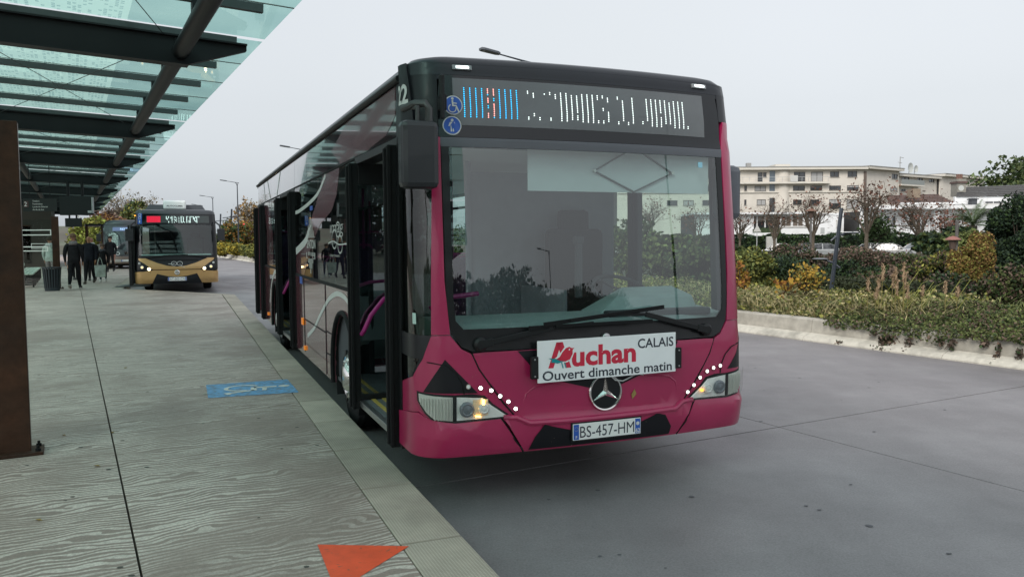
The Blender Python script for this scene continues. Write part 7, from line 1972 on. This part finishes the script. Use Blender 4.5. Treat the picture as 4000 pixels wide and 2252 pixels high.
    for (a, b, off, tp) in ((0, x1_, 0, top), (x1_, x2_, .9, top - .9), (x2_, L, .15, top - .3)):
        ws = [w for w in w2 if w[0] >= a - .2 and w[1] <= b + .3]
        wall_with_holes('wall', a, b, -1, tp, ws, off, cream, T2, .3); slab_windows(T2, ws, off + .08, gl, fr)
        m = MB(); m.box(((a + b) / 2, 6 + off, tp / 2), (b - a, 11, tp - .5)); m.build('building_core', M('core_dark', (.05, .05, .05), .9), T2)
        m = MB(); m.box(((a + b) / 2, 5.2 + off, tp + .02), (b - a + .1, 12.6, .5)); m.build('parapet', cream2, T2); m = MB(); m.box(((a + b) / 2, 5.2 + off, tp + .33), (b - a + .2, 12.8, .1)); m.build('roof_edge', metal, T2)
    for zz in (f(550, 450)[1],):
        a, b = f(415, 0)[0], f(740, 0)[0]; m = MB(); m.box(((a + b) / 2, .2, zz), (b - a, 1.6, .3)); bl = m.build('balcony_slab', cream2, T2); m = MB(); m.box(((a + b) / 2, -.55, zz + .65), (b - a, .05, 1.0)); m.build('railing', M('rail_glass', (.25, .27, .26), .3), bl)
    for (px, r, lab) in ((681, 1.1, 0), (758, .8, 1)):
        a = f(px, 215); m = MB(); m.lathe([(.0001, 0), (r * .5, -.06), (r, -.3), (r * .98, -.28), (r * .5, -.03)], c=(a[0], 2., top + .45 + r * .5), axis='Y', n=20); m.build('satellite_dish', M('dish', (.5, .52, .5), .6), T2, smooth=True)
        m = MB(); m.tube([(a[0], 2.1, top - .6), (a[0], 2.1, top + .6)], .06, 6); m.build('dish_mast', metal, T2)
    a = f(548, 215); m = MB(); m.tube([(a[0], 2, top - .5), (a[0], 2, top + 3.2)], .08, 6); m.tube([(a[0], 2, top + 3.1), (a[0] + 1.3, 2, top + 3.0)], .06, 5); m.tube([(a[0] - .8, 2, top + 2.0), (a[0] + .8, 2, top + 1.9)], .05, 5); m.build('roof_aerial', metal, T2)
    # white veranda house (left) -------------------------------------------
    D3 = 106.; k3 = D3 / FPX; o3 = (2880 - 2000) * k3
    X3 = lambda rx: rx / 3.625 * k3; Z3 = lambda ry: EYE + (928 - (600 + ry / 3.625)) * k3
    H = tag(empty('white_house', (o3, D3, 0)), 'white single-storey house with a glazed veranda left of the building corner', 'house')
    w3 = [(X3(610), X3(760), Z3(1035), Z3(880), 'glass'), (X3(775), X3(930), Z3(1035), Z3(880), 'glass'), (X3(950), X3(1015), Z3(1040), Z3(880), 'glass')]
    big = (X3(230), X3(600), Z3(1120), Z3(880))
    wall_with_holes('wall', X3(-600), X3(1500), -1, Z3(845), w3 + [big], 0, white, H, .3)
    slab_windows(H, w3, .08, M('curtained_glass', (.14, .11, .09), .3, coat=.6), frw)
    m = MB(); m.box(((X3(-600) + X3(1500)) / 2, 5, Z3(845) / 2), (X3(1500) - X3(-600), 8, Z3(845) - .3)); m.build('building_core', M('core_dark', (.05, .05, .05), .9), H)
    m = MB(); m.box(((X3(-600) + X3(1130)) / 2, 3.5, Z3(845)), (X3(1130) - X3(-600) + .5, 8.6, .25)); m.build('roof', white, H)
    m = MB(); m.add([(X3(1080), -.1, Z3(845)), (X3(1500), -.1, Z3(885)), (X3(1500), 8, Z3(885)), (X3(1080), 8, Z3(845))], [(0, 1, 2, 3)]); m.build('sloped_roof', white, H)
    for j, x in enumerate((285, 400, 518)):
        m = MB(); m.box((X3(x + 50), .5, (Z3(1120) + Z3(945)) / 2), (X3(100), .1, Z3(945) - Z3(1120))); o = m.build('veranda_window', gl, H); m = MB(); m.box((X3(x), .4, (Z3(1120) + Z3(885)) / 2), (.18, .2, Z3(885) - Z3(1120))); m.build('frame', frw, o)
    m = MB(); m.box((X3(415), .45, (Z3(885) + Z3(945)) / 2), (X3(370), .1, Z3(885) - Z3(945))); m.build('fascia', M('fascia_taupe', (.22, .20, .18), .8), H)
    m = MB(); m.box((X3(400), -.6, Z3(1140)), (X3(400), 1.4, .4)); m.build('terrace', white, H)
    m = MB()
    for j in range(14): m.box((X3(235 + j * 26), -.2, Z3(1105) + .12), (.4, .4, .5 + .2 * (j % 3)), rz=j)
    m.build('planter_greens', M('planter_green', (.03, .05, .02), .9), H)
    m = MB(); m.box((X3(1200), -.03, (Z3(1050) + Z3(1130)) / 2), (X3(55), .06, Z3(1050) - Z3(1130))); m.build('vent_grille', railm, H)
    m = MB(); m.box((X3(1425), -.03, (Z3(945) + Z3(1070)) / 2), (X3(75), .06, Z3(945) - Z3(1070))); m.build('door', M('door_offwhite', (.55, .55, .53), .7), H)
    # white house with dark roof (right) ------------------------------------
    D4 = 104.; k4 = D4 / FPX; o4 = (3400 - 2000) * k4
    X4 = X3; Z4 = lambda ry: EYE + (924 - (600 + ry / 3.625)) * k4; X4 = lambda rx: rx / 3.625 * k4
    H = tag(empty('white_house', (o4, D4, 0)), 'white house with a dark tiled roof and a wide white balcony fascia behind the palm', 'house')
    w4 = [(X4(290), X4(352), Z4(1050), Z4(870), 'glass'), (X4(210), X4(270), Z4(1000), Z4(870), 'glass'), (X4(550), X4(640), Z4(1050), Z4(860), 'glass')]
    wall_with_holes('wall', X4(-150), X4(1900), -1, Z4(790), w4, .0, white, H, .3); slab_windows(H, w4, .08, gl, frw)
    m = MB(); m.box(((X4(-150) + X4(1900)) / 2, 5, Z4(790) / 2), (X4(1900) - X4(-150), 8, Z4(790) - .3)); m.build('building_core', M('core_dark', (.05, .05, .05), .9), H)
    m = MB(); m.box((X4(875), -1.0, (Z4(738) + Z4(790)) / 2), (X4(2050), 3., Z4(738) - Z4(790))); m.build('fascia', white, H)
    m = MB(); m.box((X4(830), -1.6, (Z4(1150) + Z4(790)) / 2), (X4(55), .5, Z4(790) - Z4(1150))); m.build('pillar', white, H)
    m = MB(); m.box((X4(500), -1.6, Z4(1120)), (X4(2300), 1.6, Z4(1100) - Z4(1150))); m.build('terrace', white, H)
    m = MB(); y = -2.3
    for (a, b) in ((330, 800), (860, 1045)):
        m.box((X4((a + b) / 2), y, Z4(990)), (X4(b - a), .05, .06)); m.box((X4((a + b) / 2), y, Z4(1095)), (X4(b - a), .05, .06)); x = X4(a)
        while x <= X4(b): m.box((x, y, (Z4(990) + Z4(1095)) / 2), (.03, .03, Z4(990) - Z4(1095))); x += .32
    m.build('railing', M('rail_dark', (.06, .06, .06), .6), H)
    tiles = M('roof_tiles_brown', (.105, .075, .068), .85, var=.2, vs=2, col2=(.13, .085, .075), c2s=.8)
    slate = M('roof_tiles_grey', (.085, .083, .083), .8, var=.2, vs=3)
    def roofpoly(name, pts, mat, rows):
        (ax, az), (bx, bz), (cx, cz), (dx, dz) = pts     # eave-left, eave-right, ridge-right, ridge-left
        par = None
        E_ = empty(name); E_.parent = H
        for r_ in range(rows):
            t0, t1 = r_ / rows, (r_ + 1) / rows
            L0 = (ax + (dx - ax) * t0, az + (dz - az) * t0); R0 = (bx + (cx - bx) * t0, bz + (cz - bz) * t0); L1 = (ax + (dx - ax) * t1, az + (dz - az) * t1); R1 = (bx + (cx - bx) * t1, bz + (cz - bz) * t1)
            y0, y1 = t0 * 5, t1 * 5
            m = MB(); m.add([(X4(L0[0]), y0 - .1, Z4(L0[1]) + .12), (X4(R0[0]), y0 - .1, Z4(R0[1]) + .12), (X4(R1[0]), y1, Z4(R1[1])), (X4(L1[0]), y1, Z4(L1[1])), (X4(L0[0]), y0 - .1, Z4(L0[1])), (X4(R0[0]), y0 - .1, Z4(R0[1]))], [(0, 1, 2, 3), (4, 5, 1, 0)]); m.build('tile_row', mat, E_)
    roofpoly('brown_roof', [(230, 705), (1195, 712), (1195, 545), (450, 560)], tiles, 7)
    roofpoly('grey_roof', [(1190, 615), (2400, 600), (2500, 415), (1500, 450)], slate, 6)
    m = MB(); m.box((X4(1600), .3, (Z4(612) + Z4(740)) / 2), (X4(840), .4, Z4(612) - Z4(740))); m.build('upper_wall', white, H)
    w5 = [(X4(1245), X4(1455), Z4(722), Z4(685), 'glass'), (X4(1590), X4(1840), Z4(718), Z4(675), 'glass')]; slab_windows(H, w5, .0, gl, frw)
    m = MB(); m.box((X4(870), -.2, Z4(705)), (X4(700) * 1.36, .3, .25)); m.build('gutter', white, H)
    m = MB(); m.box((X4(1400), 3.0, (Z4(400) + Z4(540)) / 2), (X4(125), 1.6, Z4(400) - Z4(540) + 1.)); ch = m.build('chimney', M('chimney_grey', (.26, .25, .22), .85, var=.15), H)
    m = MB(); m.box((X4(1400), 3.0, Z4(395)), (X4(150), 1.9, .25)); m.build('chimney_cap', tiles, ch)
    for x in (1385, 1410, 1435): m = MB(); m.lathe([(.22, 0), (.18, 1.1)], c=(X4(x), 3.0, Z4(392)), n=8); m.build('chimney_pot', M('terracotta', (.16, .09, .07), .8), ch)
    m = MB(); m.box((X4(612), .4, (Z4(500) + Z4(625)) / 2), (X4(110), 1.6, Z4(500) - Z4(625))); m.build('chimney', M('chimney_tan', (.24, .19, .14), .85, var=.15), H)
    m = MB(); m.lathe([(.0001, 0), (.36, -.12), (.36, -.11)], c=(X4(1325), 1.2, Z4(485)), axis='Y', n=18); m.build('satellite_dish', M('dish', (.5, .52, .5), .6), H, smooth=True)
    m = MB(); m.box((X4(1370), -.9, Z4(690)), (X4(75), .8, .9)); m.box((X4(1370), -.9, Z4(655)), (X4(110), 1.0, .12)); m.build('roof_cowl', int_dark, H)
    # white slatted gate
    c = spot(3650, 945, 92); T = tag(empty('slatted_gate', (c.x, c.y, -.35)), 'white horizontal slatted gate behind the parked white cars', 'gate')
    for j in range(7): m = MB(); m.box((0, 0, .45 + .28 * j), (2.8 * 1.05, .05, .19)); m.build('slat', white, T)
    for x in (-1.5, 0, 1.5): m = MB(); m.box((x, .06, 1.25), (.14, .1, 2.4)); m.build('gate_post', white, T)
    # street sign by the cars
    for (px, Y, py, kind, lab) in ((2957, 90, 905, 'tri', 'small triangular road sign on a post beside the nearly bare trees'), (3013, 92, 945, 'box', 'pale grey utility cabinet beside the parked cars')):
        c = spot(px, py, Y)
        if kind == 'tri':
            T = tag(empty('road_sign', (c.x, c.y, -.3)), lab, 'sign'); m = MB(); m.tube([(0, 0, 0), (0, 0, c.z + .5)], .05, 6); m.build('post', railm, T); m = MB(); m.prism([(-.45, -.3), (.45, -.3), (0, .5)], -.03, 0, f=lambda x, y, z: Vector((x, -.06 + z, c.z + .6 + y))); m.build('sign_plate', M('sign_pale', (.5, .5, .48), .6), T)
        else:
            T = tag(empty('utility_cabinet', (c.x, c.y, -.3)), lab, 'cabinet'); m = MB(); m.box((0, 0, 1.1), (1.1, .5, 2.2)); m.build('cabinet_body', M('cabinet', (.5, .5, .47), .7), T, bevel=.03); m = MB(); m.box((0, -.26, 1.1), (1.0, .03, 2.0)); m.build('cabinet_door', M('cabinet2', (.44, .44, .42), .7), T, bevel=.02)
    # parking strip
    m = MB(); q = [spot(2300, 990, 80), spot(3900, 990, 80), spot(3900, 990, 101), spot(2300, 990, 101)]; m.add([(p.x, p.y, -.02) for p in q], [(0, 1, 2, 3)]); tag(m.build('side_street', M('asphalt_side', (.07, .07, .075), .9)), kind='structure')


def car(loc, rz, label, col, L=4.3, H=1.46, Wd=1.76, seed=0):
    T = tag(empty('parked_car', loc, rz), label, 'car', 'cars parked along the side street')
    body = M('car_%02d%02d%02d' % tuple(int(c * 99) for c in col), col, .3, metal=.2, coat=.8, coatr=.05)
    lo = [(-.5, .32), (-.495, .62), (-.46, .72), (-.26, .86), (.30, .88), (.44, .84), (.49, .70), (.5, .34), (.40, .20), (-.40, .20)]
    m = MB(); prof = [(x * L, z * H / 1.46) for x, z in lo]
    m.prism(prof, -Wd / 2, Wd / 2, f=lambda x, y, z: Vector((x, z, y))); m.build('body', body, T, bevel=.08)
    cab = [(-.27, .86), (-.13, 1.34), (.0, 1.45), (.22, 1.43), (.36, 1.20), (.43, .86)]; c = [(x * L, z * H / 1.46) for x, z in cab]
    m = MB(); n = len(c); vs = []
    for s_, w in ((-1, 1), (1, 1)):
        for x, z in c: tw = Wd / 2 * (.96 - .20 * max(0, (z - .86) / .6)); vs.append((x, s_ * tw, z))
    m.add(vs, [tuple(range(n - 1, -1, -1)), tuple(range(n, 2 * n))] + [(i, (i + 1) % n, (i + 1) % n + n, i + n) for i in range(n)]); m.build('cabin_glass', M('car_glass', (.03, .035, .04), .08, coat=1.), T, bevel=.03)
    m = MB(); 
    m.prism([(x, z) for x, z in [c[1], c[2], c[3], c[4], (c[4][0], c[4][1] + .03), (c[3][0], c[3][1] + .035), (c[2][0], c[2][1] + .035), (c[1][0], c[1][1] + .03)]], -Wd * .39, Wd * .39, f=lambda x, y, z: Vector((x, z, y)))
    for s_ in (-1, 1):
        for i, j in ((0, 1), (4, 5)):
            a, b = Vector((c[i][0], s_ * Wd * .475, c[i][1])), Vector((c[j][0], s_ * Wd * .39, c[j][1]));
            if i == 4: a, b = Vector((c[4][0], s_ * Wd * .41, c[4][1])), Vector((c[5][0], s_ * Wd * .48, c[5][1]))
            m.bar(a, b, .07, .07)
        m.bar((L * .06, s_ * Wd * .385, 1.42 * H / 1.46), (L * .06, s_ * Wd * .478, .87), .07, .04)
    m.build('roof', body, T, bevel=.01)
    for x in (-.31 * L, .31 * L):
        for s_ in (-1, 1):
            w = empty('wheel', (x, s_ * (Wd / 2 - .09), .31)); w.parent = T; m = MB(); m.lathe([(.31, -.09), (.31, .09)], axis='Y', n=18); m.build('tyre', rubber, w, smooth=True); m = MB(); m.lathe([(.2, -.1), (.2, .1)], axis='Y', n=12); m.build('rim', alu, w)
    for s_ in (-1, 1):
        m = MB(); m.box((-L * .485, s_ * .6, .66), (.08, .32, .13)); m.build('headlight', M('car_lamp', (.5, .5, .5), .2), T, bevel=.02); m = MB(); m.box((L * .485, s_ * .66, .76), (.06, .22, .2)); m.build('tail_light', M('tail_red', (.25, .01, .01), .3), T, bevel=.02)
    return T


def cars():
    for (px, Y, rz, lab, col) in ((3585, 86, .05, 'silver white estate car parked before the slatted gate', (.45, .46, .47)), (3655, 90, .1, 'white hatchback parked half behind the silver white estate car', (.62, .62, .63)),
                                  (3200, 84, -.25, 'silver car parked right of the thin grey post', (.42, .44, .45)), (3037, 86, -.3, 'silver car half hidden left of the dark brown shrub', (.40, .42, .43)), (3150, 90, -.1, 'dark blue grey car parked behind the thin grey post', (.05, .06, .075)),
                                  (3390, 82, -.4, 'silver car partly hidden behind the brown mound shrub', (.42, .44, .45)), (3450, 80, -.45, 'low pale car bonnet showing right of the half hidden silver car', (.5, .5, .5)), (2440, 86, .0, 'white car seen through the windscreen beyond the shrubs', (.6, .6, .6))):
        c = spot(px, 950, Y); car((c.x, c.y, -.32), rz, lab, col)


# ------------------------------------------------------------------ far left and behind the viewer
def far_left():
    ye = leafmat('leaf_golden_far', (.30, .23, .03)); gy = leafmat('leaf_yellow_green', (.19, .19, .045)); gm = leafmat('leaf_green', (.070, .115, .030)); orr = leafmat('leaf_orange_far', (.24, .13, .03)); gd = leafmat('leaf_dark_green', (.030, .055, .018))
    br_ = leafmat('leaf_reddish_brown', (.085, .052, .038))
    # island planting between the road and the car park
    for k, (px, Y, w, h, mt, lab) in enumerate(((880, 78, 3.2, 1.45, [ye, gy], 'golden low shrub left of the tall street lamp'), (948, 76, 3.0, 1.4, [gy, ye], 'yellow-green low shrub right of the tall street lamp'), (985, 72, 2.6, 1.3, [gm, gy], 'green low shrub beside the rear of the crimson bus'),
                                                (905, 84, 3.6, 1.0, [br_, ye], 'brownish low shrub in front of the golden shrub'), (1040, 66, 4, 1.3, [gm, gy], 'green low shrub hidden behind the crimson bus rear'), (1150, 58, 5, 1.3, [gm], 'green shrub hidden behind the crimson bus'))):
        shrub('shrub', lab, px, 1000, Y, w, h, mt, 2400, .14, seed=60 + k, zb=.25)
    for k, (px, Y, w, h, mt, lab) in enumerate(((905, 98, 4.2, 4.3, [orr, gd, gm], 'orange and green bush behind the yellow hedge by the lamp'), (975, 100, 4.2, 4.2, [orr, gy, br_], 'rust coloured bush left of the crimson bus rear'), (866, 105, 3, 3.2, [gm, gd], 'green bush beside the gold bus mirror'), (990, 120, 6, 6.5, [orr, gy], 'tall sparse orange tree left of the crimson bus rear'))):
        shrub('tree' if h > 5 else 'shrub', lab, px, 980, Y, w, h, mt, 1500 if k < 3 else 800, .24, cat='tree' if h > 5 else 'shrub', seed=70 + k, zb=0)
    tl = [leafmat('tree_leaf_pale', (.22, .19, .13)), orr]
    bare_tree('bare tree with pale last leaves left of the crimson bus roof', 985, 115, 0, 8.6, 81, 900, tl, None, tr=.16, leafsize=.25)
    bare_tree('big bare tree rising behind the canopy edge', 490, 118, 0, 10.2, 82, 500, [leafmat('tree_leaf_pale', (.22, .19, .13))], None, tr=.3, spread=.9, levels=5, leafsize=.2)
    bare_tree('bare tree with many fine twigs above the gold bus', 575, 112, 0, 9.0, 83, 700, [leafmat('tree_leaf_pale', (.22, .19, .13))], None, tr=.2, spread=1.1, levels=5, leafsize=.2)
    bare_tree('small brown bare tree beside the canopy tip', 425, 120, 0, 7.6, 84, 1500, [br_, leafmat('tree_leaf_brown', (.16, .085, .06))], None, tr=.2, leafsize=.3)
    shrub('broadleaf_tree', 'round green tree behind the gold bus roof', 532, 950, 105, 4.6, 7.2, [gm, gd, gy], 3200, .28, cat='tree', zb=0, seed=90)
    shrub('shrub', 'wide russet thicket behind the dark bus roof', 440, 950, 100, 8, 5.0, [br_, leafmat('tree_leaf_brown', (.16, .085, .06)), orr], 3800, .3, zb=0, seed=91)
    shrub('shrub', 'bright yellow green bushes at the end of the platform', 360, 950, 86, 5.2, 4.4, [leafmat('leaf_bright_green', (.17, .22, .04)), gy], 3600, .2, zb=0, seed=92)
    shrub('shrub', 'yellow bush above the small far shelter', 400, 950, 92, 3.2, 4.6, [gy, leafmat('leaf_bright_green', (.17, .22, .04))], 2000, .2, zb=0, seed=93)
    # distant hill and houses
    m = MB(); vs = []; n_ = 24
    for i in range(n_ + 1):
        x = -330 + 560 * i / n_; h = 7 + 3 * math.sin(i * .7) + 2 * math.sin(i * 1.9)
        vs += [(x, 380, -1), (x, 430, h), (x, 560, h + 2)]
    fs = []
    for i in range(n_):
        for j in range(2): q = i * 3 + j; fs.append((q, q + 3, q + 4, q + 1))
    m.add(vs, fs); tag(m.build('hill', M('hill_green', (.10, .12, .085), .95, var=.3, vs=.04, col2=(.12, .11, .09), c2s=.03), smooth=True), kind='structure')
    # traffic lights
    for k, (px, py, Y, lab) in enumerate(((953, 890, 112, 'traffic light showing red beside the rust coloured bush'), (948, 922, 120, 'lower red traffic light seen behind the yellow hedge'))):
        c = spot(px, py, Y); T = tag(empty('traffic_light', (c.x, c.y, 0)), lab, 'traffic light')
        m = MB(); m.tube([(0, 0, 0), (0, 0, c.z)], .08, 6); m.build('pole', steel_dark, T); m = MB(); m.box((0, 0, c.z), (.5, .3, 1.3)); m.build('signal_box', steel_dark, T, bevel=.03)
        m = MB(); m.lathe([(.24, -.16), (.2, -.2), (.0001, -.21)], c=(0, 0, c.z + .35), axis='Y', n=12); m.build('red_lamp', M('signal_red', (.6, .02, .02), .4, emis=(1, .05, .08), es=2.5), T)
    # masts and little signs beyond
    for k, (px, y0, y1, Y, lab) in enumerate(((905, 816, 960, 110, 'thin leaning mast with a cross arm behind the tall street lamp'), (862, 835, 960, 130, 'thin mast beside the gold bus mirror'))):
        a, b = spot(px - 6, y1, Y), spot(px, y0, Y); T = tag(empty('mast', (a.x, a.y, 0)), lab, 'mast'); o = Vector((a.x, a.y, 0))
        m = MB(); m.tube([(0, 0, 0), tuple(b - o)], .12, 6); c = (b - o) * .82; m.tube([tuple(c + Vector((-1.2, 0, -.1))), tuple(c + Vector((1.0, 0, .1)))], .06, 5); m.build('pole', pole_grey, T)
    c = spot(868, 903, 118); T = tag(empty('road_sign', (c.x, c.y, 0)), 'small white direction sign beside the gold bus mirror', 'sign'); m = MB(); m.tube([(0, 0, 0), (0, 0, c.z)], .06, 5); m.build('post', pole_grey, T)
    for dz in (0, -.5): m = MB(); m.box((0, -.05, c.z + dz), (.9, .05, .35)); m.build('sign_plate', white_film, T)
    for k, (px, Y, col, lab) in enumerate(((985, 150, (.55, .55, .55), 'tiny white car far away left of the crimson bus'), (940, 155, (.3, .12, .1), 'tiny reddish car far away behind the tall street lamp'))):
        c = spot(px, 950, Y); car((c.x, c.y, 0), .2, lab, col)


def behind():
    gd = leafmat('leaf_dark_green', (.030, .055, .018)); bk = leafmat('leaf_dark_brown', (.05, .036, .028))
    # line of dark bare trees that shows up only as reflections
    n = 90000
    a = rng.uniform(-130, 130, n); h = np.array([10.5 + 3.5 * noise.noise(Vector((x * .06, 0, 0))) + 2. * noise.noise(Vector((x * .3, 5, 0))) for x in a]); z = h * rng.random(n) ** .8
    me = leaf_mesh('treeline', np.stack([a, -66 + rng.normal(0, 2.5, n) - np.abs(a) * .15, z], 1), .42, [gd, bk, bk]); o = bpy.data.objects.new('treeline', me); COL.objects.link(o); tag(o, 'dark line of trees beyond the bus road behind the viewer', 'treeline', kind='stuff')


# ------------------------------------------------------------------ build everything
ground_and_road()
platform()
retaining_wall()
canopy()
crimson_bus()
gold_bus()
dark_bus()
furniture()
lamps()
buildings()
cars()
vegetation()
far_left()
behind()
people()
